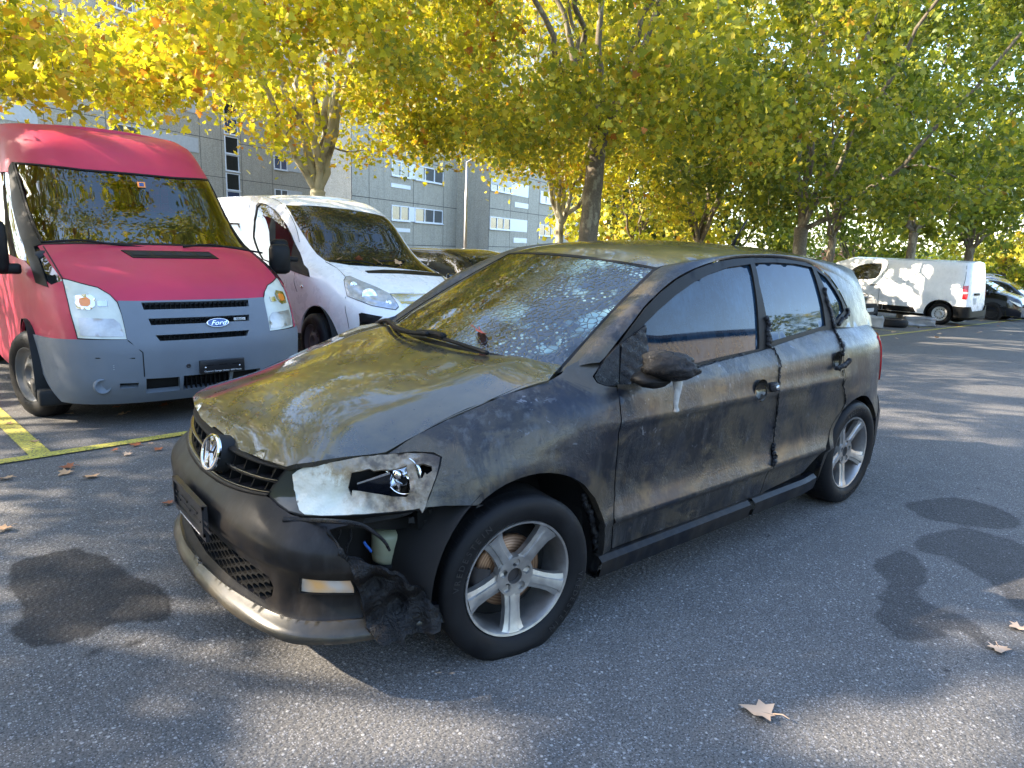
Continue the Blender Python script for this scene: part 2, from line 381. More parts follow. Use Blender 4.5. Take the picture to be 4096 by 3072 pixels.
    MAT['caliper'] = simple('caliper', (.035, .03, .03), .6, .3)
    t = NT('tyre rubber'); n = t.noise(9, 5, .6)
    MAT['tyre'] = t.pbr(t.ramp(n, [(.35, (.006, .006, .007)), (.6, (.011, .011, .012)), (.8, (.03, .03, .033))]), t.ramp(n, [(.4, .5), (.7, .75)]), 0, t.bump(t.noise(60, 3), .25, .002), spec=.16)
    MAT['tyremark'] = simple('tyre lettering', (.017, .017, .018), .5)
    MAT['chrome'] = simple('chrome', (.72, .72, .72), .08, 1, var=.05)
    MAT['mirrorchrome'] = simple('reflector', (.85, .87, .9), .04, 1, var=.03)
    MAT['wash'] = simple('reservoir plastic', (.30, .31, .20), .4, bump=.1)
    MAT['blue'] = simple('blue cable', (.02, .1, .4), .4)
    MAT['white'] = simple('white paint', (.80, .80, .79), .28, 0, .5, var=.04, vscale=3)
    MAT['letter'] = simple('white lettering', (.7, .7, .7), .5, var=.03)
    MAT['red'] = simple('faded red paint', (.43, .014, .055), .5, 0, .06, var=.12, vscale=2.2)
    MAT['grey'] = simple('grey bumper plastic', (.135, .155, .18), .55, bump=.25, bscale=300, var=.10, vscale=3)
    MAT['hazel'] = simple('cloudy lamp lens', (.55, .56, .48), .22, 0, .5, var=.12, vscale=8)
    t = NT('melted lens'); n = t.noise(10, 6, .7, dist=.6); b = t.ramp(n, [(.34, 0), (.6, 1)])
    sx = t.n('ShaderNodeSeparateXYZ'); t.l(t.co(), sx.inputs[0])
    g = t.math('ADD', t.math('ADD', t.math('MULTIPLY', sx.outputs[0], 1.7), t.math('MULTIPLY', sx.outputs[2], 1.6)), t.math('MULTIPLY', n, .8))
    c = t.ramp(g, [(.22, (.60, .60, .52)), (.50, (.54, .52, .43)), (.62, (.27, .20, .11)), (.74, (.26, .24, .21)), (.88, (.15, .12, .09)), (1.0, (.04, .03, .025))])
    sp = t.ramp(t.vor(24), [(.09, 1), (.16, 0)]); c = t.mix(t.math('MULTIPLY', sp, t.ramp(t.noise(6, 1), [(.48, 0), (.54, .8)])), c, (.03, .03, .03))
    dv = t.n('ShaderNodeVectorMath'); dv.operation = 'DISTANCE'; t.l(t.co(), dv.inputs[0]); dv.inputs[1].default_value = (-.43, -.645, .655); dd = t.math('ADD', dv.outputs['Value'], t.math('MULTIPLY', t.noise(22, 5, .7), .08))
    c = t.mix(t.ramp(dd, [(.13, .8), (.20, 0)]), c, t.ramp(t.noise(34, 4), [(.35, (.05, .035, .025)), (.55, (.22, .17, .11)), (.75, (.34, .32, .29))]))
    MAT['melt'] = t.pbr(c, .5, 0, t.bump(t.math('ADD', t.noise(16, 5, .6), t.math('MULTIPLY', t.vor(110), .3)), .45, .008), coat=.0, coatr=.2, spec=.35)
    t = NT('clear lens'); MAT['lensclear'] = t.pbr((.030, .033, .026), .12, 0, None, coat=.1, coatr=.03, spec=.3)
    MAT['ash'] = simple('ash', (.38, .38, .37), .8, bump=.6, bscale=80, var=.4, vscale=20)
    MAT['tail'] = simple('red lamp', (.45, .01, .015), .15, 0, .6)
    MAT['amber'] = simple('amber lamp', (.75, .22, .03), .2, 0, .5)
    MAT['warmlamp'] = t2 = None
    t = NT('fog reflector'); MAT['warmlamp'] = t.pbr(t.ramp(t.noise(9, 2), [(.35, (.55, .5, .45)), (.6, (.75, .42, .16))]), .2, .2, t.bump(t.noise(14, 2), .5, .01))
    MAT['plate'] = simple('plate holder', (.01, .01, .012), .35, var=.1)
    MAT['blackcar'] = simple('black car paint', (.008, .009, .013), .12, .2, .8)
    MAT['silver'] = simple('silver blue paint', (.20, .23, .28), .25, .6, .6)
    MAT['seat'] = simple('seat cloth', (.03, .03, .033), .9, bump=.3, bscale=200)
    MAT['brightpanel'] = simple('pale panel', (.42, .43, .42), .7)
    MAT['cup'] = simple('sooty handle cup', (.10, .09, .075), .16, .85, var=.4, vscale=20); MAT['redl'] = simple('red leaf', (.45, .07, .04), .5, var=.25, vscale=12)
    MAT['dimchrome'] = simple('sooty chrome', (.16, .15, .13), .2, .9)
    MAT['lampglass'] = simple('clear lamp glass', (.42, .46, .52), .08, .35, .8, var=.35, vscale=14)
    MAT['lblue'] = simple('emblem blue', (.02, .06, .2), .25, .3, .8)
mats()

# ================================================================== BURNT HATCHBACK
def TZ(y, z): return z+0.026*y        # the body sags to the flat tyre side
_pl = np.array([(0, -.84), (.2, -.83), (.4, -.80), (.5, -.775), (.6, -.73), (.68, -.65), (.74, -.54), (.785, -.40), (.815, -.22), (.835, 0), (.84, .3), (.841, 1.0), (.841, 1.8), (.838, 2.2), (.832, 2.5), (.812, 2.75), (.772, 2.92), (.68, 3.04), (.5, 3.11), (0, 3.14)])
_ph = np.array([(0, -.77), (.2, -.757), (.4, -.71), (.49, -.66), (.57, -.60), (.64, -.525), (.70, -.44), (.752, -.345), (.795, -.20), (.825, 0), (.838, .3), (.839, 1.0), (.839, 1.8), (.834, 2.2), (.822, 2.5), (.79, 2.75), (.75, 2.88), (.66, 2.99), (.48, 3.05), (0, 3.07)])
_sk = np.concatenate([[0], np.cumsum(np.linalg.norm(np.diff(_pl, axis=0), axis=1))])
fly, flx, fhy, fhx = [cr_tab(_sk, a) for a in (_pl[:, 0], _pl[:, 1], _ph[:, 0], _ph[:, 1])]
f_zs = cr_tab([-.9, -.65, -.41, -.14, .05, .26, .5, 1.2, 2.3, 3.1], [.66, .69, .751, .847, .907, .96, 1.0, 1.02, 1.06, 1.06])
f_ins = cr_tab([-.06, 0, .02, .05, .08, .12, .18, .3, .6], [.30, .165, .128, .084, .053, .026, .008, 0, 0])
f_isc = cr_tab([-.8, -.6, -.41, -.25, -.14, 3.2], [.05, .25, .55, .85, 1, 1])
f_front = cr_tab([.10, .15, .22, .27, .40, .45, .56, .62, .9], [.07, .03, .03, .05, .035, .005, .0, .0, .0])
f_side = cr_tab([.10, .18, .25, .37, .388, .402, .43, .47, .52, .60, .70, .765, .782, .80, .84, .9], [.12, .05, .032, .016, .012, -.008, .004, .020, .028, .024, .010, .0, -.009, -.004, .002, 0])
def BS(s, z):
    s = np.asarray(s, float); z = np.asarray(z, float); sg = np.where(s < 0, 1.0, -1.0); a = np.abs(s)
    w = ssm(z, .48, .64); x = flx(a)*(1-w)+fhx(a)*w; y = fly(a)*(1-w)+fhy(a)*w
    e = 1e-3; tx = flx(a+e)-flx(a-e); ty = fly(a+e)-fly(a-e); L = np.hypot(tx, ty)+1e-12; nx, ny = ty/L*-1.0, tx/L   # outward = (-ty? ) fixed below
    nx, ny = -ty/L, tx/L
    ws = ssm(a, .95, 1.35)
    door = ssm(x, .25, .5)*(1-ssm(x, 2.15, 2.45))
    ins = (1-ws)*f_front(z)+ws*(f_side(z)*door+(1-door)*(.05*(1-ssm(z, .12, .3))+.004))
    d = f_zs(x)-z; ins = ins+f_ins(d)*f_isc(x)*ssm(a, .3, .9)
    # rear door bulge and haunch
    ins = ins-.012*np.exp(-((x-2.47)/.42)**2-((z-.62)/.2)**2)
    x = x-nx*ins; y = y-ny*ins
    return np.stack([x, sg*y, TZ(sg*y, z)], -1)
SE = float(_sk[-1])
BD = (0.0, 4.45, .10, 1.06)
f_hc = cr_tab([-.80, -.74, -.70, -.6, -.4, -.2, 0, .11, .3, .5], [.62, .685, .727, .79, .862, .906, .943, .965, .985, .998])
f_hd = cr_tab([-.8, -.68, -.55, -.41, -.14, .05, .26, .5], [.03, .045, .085, .113, .068, .043, .024, .02])
def HS(x, y):
    x = np.asarray(x, float); y = np.asarray(y, float); a = np.abs(y)/.63
    z = f_hc(x)-f_hd(x)*a**2.4+.006*np.exp(-((a-.72)/.12)**2)*ssm(x, -.6, -.2)
    return np.stack([x, y, TZ(y, z)], -1)
HD = (-.78, .5, -.72, .72)
def WS(v, y):
    v = np.asarray(v, float); y = np.asarray(y, float)
    xb = .15+.17*(y/.6)**2; xt = .90+.08*(y/.5)**2; zb = .975-.015*(y/.6)**2; zt = 1.345-.022*(y/.5)**2
    z = zb+(zt-zb)*v+.035*v*(1-v)*1.3; return np.stack([xb+(xt-xb)*v, y, TZ(y, z)], -1)
WD = (-.08, 1.05, -.68, .68)
f_rc = cr_tab([.8, .9, .98, 1.1, 1.4, 1.78, 2.2, 2.6, 2.9, 3.05], [1.31, 1.345, 1.367, 1.395, 1.427, 1.442, 1.436, 1.41, 1.368, 1.34])
def RS(x, y):
    z = f_rc(x)-.05*(np.abs(y)/.55)**2.5; return np.stack([np.asarray(x, float), np.asarray(y, float), TZ(y, z)], -1)
RD = (.8, 3.05, -.62, .62)
f_gy = cr_tab([.86, .92, .98, 1.1, 1.2, 1.33, 1.42], [.775, .755, .737, .698, .662, .602, .54])
def GS(x, z):
    x = np.asarray(x, float); z = np.asarray(z, float)
    y = f_gy(z)-.075*np.clip((x-2.3)/.6, 0, 2)**2-.05*np.clip((.75-x)/.5, 0, 1)**1.5+.012*np.exp(-((x-1.4)/.6)**2)
    return np.stack([x, -y, TZ(-y, z)], -1)
GD = (.3, 2.95, .86, 1.42)

CAR = thing('burnt_hatchback', (0, 0, 0), 'fire damaged dark hatchback with melted headlamp, torn bumper and flat front tyre, in the foreground', 'car')
def side_xs(xz, lo=.9):                # (x,z) outline on the flank -> (s,z)
    ss = np.linspace(lo, SE, 900); out = []
    for x, z in xz:
        P = BS(ss, np.full(900, z)); out.append((ss[np.argmin(np.abs(P[:, 0]-x))], z))
    return np.array(out)
sr = lambda x, z: tuple(side_xs([(x, z)])[0])
def hb(p): return hit(BS, BD, p)
# --- bonnet
front = hit(HS, HD, PX('Z1', (450, 372), (560, 416), (668, 450), (800, 428), (1000, 398), (1158, 379)))
shut_h = hit(HS, HD, PX('Z1', (1250, 326), (1400, 246), (1600, 156), (1800, 66), (1940, 14), 'Z2', (500, 1396), (800, 1247), (1100, 1137), (1350, 1057)))
half = [(-.722, 0), (-.722, -.07), (-.735, -.10)]+[tuple(p) for p in front]+[tuple(p) for p in shut_h]+[(.35, -.605), (.27, -.42), (.205, -.22), (.185, 0)]
half = np.array(half)
hood = panel('bonnet', HS, np.vstack([half, (half*[1, -1])[::-1][1:-1]]), MAT['hood'], CAR, step=.03, thick=.018, out=(0, 0, 1))
# --- fender
ACX, ACZ, AR = .03, .295, .368
arch = [(ACX+AR*math.cos(t), ACZ+AR*math.sin(t)) for t in np.linspace(R_(128), R_(-18), 22)]
fen_top = hb(PX('Z1', (1168, 388), (1252, 332), (1400, 252), (1600, 162), (1800, 72), (1945, 20), 'Z2', (500, 1404), (800, 1255), (1100, 1145), (1350, 1065), (1440, 1012)))
fen_cowl = hb(PX('Z2', (1475, 965), (1600, 900), (1705, 940), 'Z3', (118, 945), (150, 990), (210, 1012), (282, 1018)))
cut_front = hb(PX('Z4', (275, 80), (295, 200), (285, 400), (270, 600), (262, 800), (255, 950), (245, 1050), (236, 1150)))
fen_lamp = hb(PX('Z1', (1300, 375), (1395, 380), (1436, 402), (1430, 440), (1395, 545), (1350, 650), (1450, 642), (1560, 640), (1640, 640)))
archs = side_xs(arch)
fo = np.vstack([fen_top, fen_cowl, cut_front, archs[::-1], fen_lamp[::-1]])
lipb = lambda a, b, S: .006*np.exp(-((np.hypot(S[:, 0]-ACX, S[:, 2]-ACZ)-AR)/.02)**2)
panel('front_wing', BS, fo, MAT['body'], CAR, step=.028, thick=.03, bumpf=lipb)
# --- front door
rear_cut = hb(PX('Z3', (1345, 745), (1385, 850), (1378, 1000), (1372, 1120), (1362, 1250), (1348, 1400), 'Z4', (1298, 480), (1312, 590), (1255, 700), (1225, 790)))
belt_f = hb(PX('Z3', (288, 1000), (360, 1000), (560, 960), (850, 885), (1000, 842), (1260, 775)))
bot_f = hb(PX('Z4', (1180, 835), (950, 905), (700, 985), (450, 1072), (246, 1150)))
cf_ = cut_front[::-1][1:-1]+[.006, 0]
fdoor = np.vstack([belt_f, rear_cut, bot_f, cf_])
HC1 = hb(PX('Z3', (1265, 1042)))[0]; HC2 = hb(PX('Z3', (1782, 845)))[0]; ell = lambda c, a, b: np.array([(c[0]+a*math.cos(q_), c[1]+b*math.sin(q_)) for q_ in np.linspace(0, 2*math.pi, 24, endpoint=False)])
panel('front_door', BS, fdoor, MAT['body'], CAR, holes=[ell(HC1, .05, .047)], step=.019, thick=.02)
# --- rear door
rcut2 = hb(PX('Z3', (1750, 612), (1800, 690), (1822, 800), (1830, 900), (1828, 1000), (1836, 1120), 'Y8', (1040, 320), (985, 450), (915, 600), (840, 790), (770, 880), (690, 960), (585, 1078)))
belt_r = hb(PX('Z3', (1350, 742), (1500, 690), (1735, 610)))
bot_r = hb(PX('Y8', (400, 1170), (185, 1275)))
panel('rear_door', BS, np.vstack([belt_r, rcut2, bot_r, rear_cut[::-1][:-1]+[.007, 0]]), MAT['body'], CAR, holes=[ell(HC2, .046, .047)], step=.019, thick=.02)
# --- quarter
ARX, ARZ, ARR = 2.465, .31, .345
rarch = side_xs([(ARX+ARR*math.cos(t), ARZ+ARR*math.sin(t)) for t in np.linspace(R_(196), R_(-5), 26)])
sB = sr(2.84, .5)[0]; sT = sr(2.80, .9)[0]
top_q = [(s, 1.055) for s in np.linspace(rcut2[0][0]+.02, SE-.45, 10)]
qo = np.vstack([top_q, [(SE-.45, .9), (SE-.45, .62)], [(sB+.2, .61), (sB+.05, .59)], [sr(2.84, .50)], rarch[::-1][:],  rcut2[::-1][4:]+[.007, 0]])
panel('rear_wing', BS, qo, MAT['body'], CAR, step=.035, thick=.03, bumpf=lambda a, b, S: .005*np.exp(-((np.hypot(S[:, 0]-ARX, S[:, 2]-ARZ)-ARR)/.02)**2))
ra = side_xs([(ARX+(ARR+.0)*math.cos(t), ARZ+(ARR)*math.sin(t)) for t in np.linspace(R_(30), R_(-12), 8)])
panel('rear_bumper', BS, np.vstack([[sr(2.80, .49)], [(sB+.05, .585), (sB+.2, .605), (SE-.3, .61), (SE-.3, .2), (sB-.1, .2)], ra[::-1]]), MAT['bumper'], CAR, step=.04, thick=.03, push=.004)
panel('tail_lamp', BS, np.array([(sT+.02, .955), (sT+.25, .965), (sT+.25, .70), (sT+.10, .69), (sT+.03, .78)]), MAT['tail'], CAR, step=.03, thick=.01, push=.008)
# far side: mirror images of the same panels
def mirror_of(o, name):
    me = o.data.copy(); n = len(me.vertices); c = np.empty(n*3); me.vertices.foreach_get('co', c); c = c.reshape(-1, 3)
    y0 = c[:, 1].copy(); c[:, 1] = -y0; c[:, 2] += -2*.026*y0; me.vertices.foreach_set('co', c.ravel()); me.flip_normals()
    q = bpy.data.objects.new(name, me); COL.objects.link(q); q.parent = CAR; return q
for nm in ('front_wing', 'front_door', 'rear_door', 'rear_wing'): mirror_of(bpy.data.objects[nm], nm)
# tailgate and floor
m = MB(); m.grid([[BS(np.array([s]), np.array([z]))[0] for z in np.linspace(.2, 1.05, 12)] for s in np.linspace(SE-.5, SE-.02, 6)]+[[BS(np.array([-s]), np.array([z]))[0] for z in np.linspace(.2, 1.05, 12)] for s in np.linspace(SE-.02, SE-.9, 10)])
m.build('tailgate', MAT['body'], CAR)
m = MB(); m.box((.42, -.62, .16), (2.95, .62, .26), .02); m.box((.5, -.76, .2), (2.05, .76, .3), .02); m.build('floor_pan', MAT['void'], CAR)
# --- roof, windscreen, rails
wsE = hit(WS, WD, PX('Z2', (1440, 975), (1600, 800), (1640, 770), (1700, 700), (1830, 560), (1950, 440), (2040, 350), (2100, 300)))
wsE = np.array([(0.0, -.62), (.25, -.596), (.5, -.566), (.75, -.537), (1.0, -.507)])
wo = [(0, y) for y in np.linspace(-.62, .62, 12)]+[tuple(p*[1, -1]) for p in wsE[1:-1]]+[(1, y) for y in np.linspace(.507, -.507, 10)]+[tuple(p) for p in wsE[::-1][1:-1]]
panel('windscreen', WS, wo, MAT['wsglass'], CAR, step=.04, thick=.004, out=(-1, 0, 1), aspect=(.85, 1))
wi = np.array([(.03+.94*v, y*.955) for v, y in wo])
panel('windscreen_seal', WS, np.array([(-.03+1.05*v, y*1.02) for v, y in wo]), MAT['trim'], CAR, holes=[np.array([(.012+.98*v, y*.985) for v, y in wo])], step=.05, thick=.006, out=(-1, 0, 1), aspect=(.85, 1), push=.002)
ye = lambda x: np.interp(x, [.90, .98, 1.1, 1.3, 2.4, 2.8, 3.0], [.49, .507, .53, .545, .535, .50, .47])
xt = lambda y: .905+.08*(y/.5)**2
ro = [(xt(y), y) for y in np.linspace(-.507, .507, 9)]+[(x, ye(x)) for x in (1.1, 1.3, 1.7, 2.1, 2.4, 2.7, 2.9, 3.0)]+[(3.0, -.47)]+[(x, -ye(x)) for x in (2.9, 2.7, 2.4, 2.1, 1.7, 1.3, 1.1)]
panel('roof', RS, ro, MAT['roofp'], CAR, step=.05, thick=.01, out=(0, 0, 1))
# rail band: from windscreen / roof edge to the door frame line
outer = hit(GS, GD, PX('Z2', (1700, 935), 'Z3', (200, 820), (300, 690), (380, 590), (470, 470), (570, 370), (680, 280), (800, 215), (940, 165), (1080, 140), (1200, 132), (1400, 140), (1560, 165), (1650, 200)))
outer = np.vstack([outer, [(2.45, 1.30), (2.6, 1.25), (2.72, 1.18), (2.84, 1.08)]])
O3 = smooth_poly(GS(outer[:, 0], outer[:, 1]), 4, False)
I3c = [WS(np.array([v]), np.array([np.interp(v, [0, 1], [-.622, -.509])]))[0] for v in np.linspace(-.05, 1, 10)]+[RS(np.array([x]), np.array([-ye(x)-.001]))[0] for x in (1.06, 1.15, 1.3, 1.5, 1.8, 2.1, 2.4, 2.6, 2.8, 2.93)]
I3 = smooth_poly(np.array(I3c), 4, False)
def bylen(P, n):
    d = np.concatenate([[0], np.cumsum(np.linalg.norm(np.diff(P, axis=0), axis=1))]); t = np.linspace(0, d[-1], n)
    return np.stack([np.interp(t, d, P[:, k]) for k in range(3)], 1)
def byx(P, xs): return np.stack([np.interp(xs, P[:, 0], P[:, k]) for k in range(3)], 1)
n = 70; xs_i = np.linspace(I3[0, 0], I3[-1, 0], n); xs_o = np.linspace(O3[0, 0], O3[-1, 0], n); A = byx(I3, xs_i); B = byx(O3, xs_o)
# smoother pairing along length
A = bylen(I3, n); B = bylen(O3, n); rows = []
for w in np.linspace(0, 1, 8):
    bul = math.sin(math.pi*w)*.022; M_ = A*(1-w)+B*w; M_ = M_+np.array([-.1, -.75, .62])*bul; rows.append(M_)
m = MB(); m.grid(rows); railo = m.build('roof_rail', MAT['body'], CAR); fixn(railo); mirror_of(railo, 'roof_rail')
# door frames + glass on the greenhouse surface
def G(*a): return hit(GS, GD, PX(*a))
frame_out = np.vstack([G('Z3', (290, 1000), (298, 720), (385, 600), (475, 480), (575, 378), (690, 288), (810, 222), (945, 172), (1080, 148), (1200, 140), (1400, 146), (1560, 170), (1640, 205), (1720, 270), (1790, 370), (1840, 470), (1850, 510), (1780, 590), (1735, 625), (1345, 745), (1260, 790), (850, 890), (560, 965))])
gl_f = G('Z3', (480, 800), (468, 590), (560, 500), (680, 395), (800, 310), (920, 248), (1040, 205), (1190, 183), (1215, 300), (1240, 500), (1250, 700), (1248, 758), (1000, 812), (840, 852), (500, 880))
gl_r = G('Z3', (1218, 175), (1350, 172), (1500, 182), (1608, 205), (1650, 330), (1685, 470), (1702, 600), (1500, 660), (1338, 705), (1290, 500), (1250, 320))
gl_q = G('Z3', (1640, 228), (1700, 270), (1760, 350), (1810, 440), (1826, 500), (1775, 565), (1735, 450), (1690, 330))
panel('window_frame', GS, frame_out, MAT['trim'], CAR, holes=[gl_f, gl_r, gl_q], step=.03, thick=.012, push=.004)
for nm, gl, lab in (('side_window', gl_f, 'front side window with soot film'), ('side_window', gl_r, 'rear side window reflecting sky'), ('quarter_window', gl_q, None)):
    c = gl.mean(0); o = panel(nm, GS, c+(gl-c)*1.05, MAT['sideglass'], CAR, step=.04, thick=0, push=-.006)
    if lab: o['label'] = lab
    mirror_of(o, nm)
mirror_of(bpy.data.objects['window_frame'], 'window_frame')
# C pillar
cp = np.vstack([[(1.9, 1.02), (2.93, 1.02), (2.93, 1.05), (2.84, 1.09), (2.72, 1.19), (2.6, 1.26), (2.45, 1.305)], G('Z3', (1650, 200), (1730, 265), (1800, 365), (1852, 470), (1862, 515), (1790, 600))])
cp = np.vstack([[(2.92, 1.0), (2.92, 1.06), (2.84, 1.095), (2.72, 1.19), (2.6, 1.255), (2.45, 1.305)], G('Z3', (1655, 205), (1728, 262), (1798, 362), (1848, 468), (1858, 512), (1788, 596), (1745, 612))])
cpo = panel('rear_pillar', GS, cp, MAT['body'], CAR, step=.04, thick=.0, push=.003); mirror_of(cpo, 'rear_pillar')
# ---------------------------------------------------------------- nose: lamp, grille, bumper
def Fz(*a): return hit(BS, (0.0, 1.9, .12, .80), PX(*a))
# lamp housing behind the lens
lens_out = Fz('Z1', (672, 470), (800, 440), (1000, 409), (1150, 392), (1300, 384), (1385, 388), (1425, 405), (1420, 440), (1388, 545), (1350, 660), (1325, 652), (1290, 662), (1100, 678), (900, 688), (760, 686), (680, 665), (630, 630), (585, 585), (610, 545))
lamp = panel('headlamp', BS, lens_out, MAT['void'], CAR, step=.03, thick=.02, push=-.09); lamp['label'] = 'melted headlamp with bubbled white lens'
clear_o = Fz('Z1', (672, 470), (760, 450), (730, 470), (700, 490), (705, 520), (712, 560), (722, 620), (735, 665), (760, 686), (680, 665), (630, 630), (585, 585), (610, 545))
panel('clear_lens', BS, clear_o, MAT['lensclear'], lamp, step=.02, thick=.01, push=-.002)
hole1 = Fz('Z1', (990, 480), (1000, 478), (1045, 470), (1080, 462), (1100, 472), (1130, 466), (1170, 466), (1210, 462), (1262, 445), (1262, 470), (1275, 520), (1280, 570), (1262, 600), (1190, 598), (1080, 580), (1030, 572), (990, 570), (985, 600), (965, 560), (978, 520))
hole2 = Fz('Z1', (1300, 442), (1345, 436), (1385, 448), (1388, 470), (1360, 490), (1352, 478), (1340, 505), (1320, 510), (1310, 480))
white_o = Fz('Z1', (760, 452), (800, 440), (1000, 409), (1150, 392), (1300, 384), (1385, 388), (1425, 405), (1420, 440), (1405, 500), (1388, 545), (1365, 600), (1350, 655), (1340, 678), (1325, 655), (1290, 662), (1100, 678), (900, 688), (760, 686), (735, 665), (722, 620), (712, 560), (705, 520), (700, 490), (725, 470))
def meltf(a, b, S):
    h = 0
    for (px, py, r, hh) in ((940, 580, .05, -.028), (905, 545, .03, .012), (1040, 440, .05, .006), (1150, 640, .06, -.006), (1360, 590, .04, .008), (1300, 560, .03, .010), (800, 560, .08, .004)):
        c = Fz('Z1', (px, py))[0]; h = h+hh*np.exp(-(((a-c[0])**2+(b-c[1])**2)/r**2))
    return h+.003*np.sin(a*90+b*60)*np.sin(b*140)
panel('melted_lens', BS, white_o, MAT['melt'], lamp, holes=[hole1, hole2], step=.012, thick=.014, push=.001, bumpf=meltf)
# strip hanging over the opening, lamp bowl, projector fin
st = hit(BS, (0, 1.9, .12, .8), PX('Z1', (1262, 440), (1300, 440), (1312, 500), (1318, 560), (1300, 600), (1268, 600), (1280, 560), (1272, 500)))
panel('molten_strip', BS, st, MAT['melt'], lamp, step=.01, thick=.006, push=.004)
cb = BS(*[np.array([v]) for v in Fz('Z1', (1218, 518))[0]])[0]
axd = np.array([-.83, -.52, .1]); axd /= np.linalg.norm(axd)
bowl = MB(); bowl.lathe([(.004, .052), (.02, .05), (.035, .042), (.048, .026), (.056, .004), (.058, 0), (.062, -.001), (.062, .02)], ax='Z', n=40)
def place(mb, c, d, upv=(0, 0, 1)):
    z = Vector(d).normalized(); x = Vector(upv).cross(z).normalized(); y = z.cross(x); M = Matrix((x, y, z)).transposed()
    mb.v = [tuple(M@Vector(p)+Vector(c)) for p in mb.v]; return mb
place(bowl, cb+np.array([.035, .03, 0]), -axd).build('reflector', MAT['mirrorchrome'], lamp)
bl = MB(); bl.lathe([(.0, -.032), (.012, -.032), (.014, -.028), (.016, .03), (.0, .03)], ax='Z', n=20); place(bl, cb+np.array([.03, .03, .008]), -axd).build('bulb_shield', MAT['chrome'], lamp)
f0 = BS(*Fz('Z1', (1000, 565)).T)[0]; f1 = BS(*Fz('Z1', (1165, 512)).T)[0]
m = MB(); o_ = np.array([.03, .035, 0]); m.ngon_prism([f0+o_, f1+o_, f1+o_+[0, 0, .008], f0+o_+[0, 0, .006]], (.05, .05, 0)); m.build('lamp_fin', MAT['chrome'], lamp, smooth=False)
m = MB(); m.ngon_prism([f0+o_*1.1-[0, 0, .002], f1+o_*1.1-[0, 0, .002], f1+o_*1.1-[0, 0, .07], f0+o_*1.1-[0, 0, .05]], (.05, .05, 0)); m.build('lamp_bezel', MAT['blackcar'], lamp, smooth=False)
hcx = BS(*Fz('Z1', (1180, 530)).T)[0]
for nd_ in MAT['melt'].node_tree.nodes:
    if nd_.type == 'VECT_MATH' and nd_.operation == 'DISTANCE': nd_.inputs[1].default_value = tuple(hcx)
# seal round the lamp
cc = lens_out.mean(0); panel('lamp_seal', BS, cc+(lens_out-cc)*1.03, MAT['trim'], CAR, holes=[cc+(lens_out-cc)*.995], step=.03, thick=.03, push=-.004)
# far lamp (seen as a sliver) and far wing nose
fl = lens_out*[1, 1]; o = panel('headlamp', lambda s, z: BS(-s, z), lens_out, MAT['hazel'], CAR, step=.03, thick=.02, out=(0, 1, 0)); o['label'] = 'intact clear headlamp'
# --- grille: recessed field between the lamps
gz = lambda s: .585+.0*s
gl_n = Fz('Z1', (330, 300), (450, 388), (560, 430), (662, 462), (600, 545), (575, 598), (480, 560), (400, 510), (320, 462))
gtop = np.array([(0.0, .688), (.1, .687), (.2, .686), (.3, .684), (.405, .682)]); 
gn = Fz('Z1', (662, 465), (572, 598)); gt = gn[0]; gb = gn[1]
sgr = np.linspace(-1, 1, 41)
def GZ(u, w, push=0.0):               # u -1..1 across, w 0 bottom .. 1 top
    u = np.atleast_1d(np.asarray(u, float)); w = np.asarray(w, float)*np.ones_like(u); a = np.abs(u); sb = gb[0]*a; st_ = gt[0]*a
    zb = .575+(gb[1]-.575)*a**2; zt_ = .695+(gt[1]-.695)*a**2
    s = sb+(st_-sb)*w; z = zb+(zt_-zb)*w; P = BS(s, z); P[:, 1] = np.where(u < 0, -P[:, 1], P[:, 1]); P[:, 2] -= .026*P[:, 1]*0
    P[:, 0] += push; P[:, 2] = z+.026*P[:, 1]; return P
m = MB(); m.grid([GZ(sgr, w, .07) for w in np.linspace(-.05, 1.05, 6)]); grille = m.build('grille', MAT['void'], CAR)
def slat(w, h, t, mat, name, dp=.0, un=(-1, 1)):
    us = np.linspace(un[0], un[1], 41); m = MB(); a = GZ(us, w-h, dp); b = GZ(us, w+h, dp); c = GZ(us, w+h*.8, dp+t); d = GZ(us, w-h*.8, dp+t)
    m.grid([d, a, a+[-.003, 0, (h*.04)], b, c]); o = m.build(name, mat, grille); fixn(o); return o
slat(.52, .045, .05, MAT['bumper'], 'slat', .004); slat(.08, .07, .05, MAT['bumper'], 'slat', .0); slat(.99, .04, .05, MAT['trim'], 'slat', .012); slat(.60, .012, .01, MAT['dimchrome'], 'chrome_strip', -.001); slat(.17, .012, .01, MAT['dimchrome'], 'chrome_strip', -.003)
m = MB()
for u in np.linspace(-.9, .9, 13):
    if abs(u) < .12: continue
    m = MB(); a = GZ([u], .1, .015)[0]; b = GZ([u], .95, .02)[0]; m.ngon_prism([a, b, b+[.05, 0, 0], a+[.05, 0, 0]], (0, .006, 0)); m.build('grille_rib', MAT['trim'], grille, smooth=False)
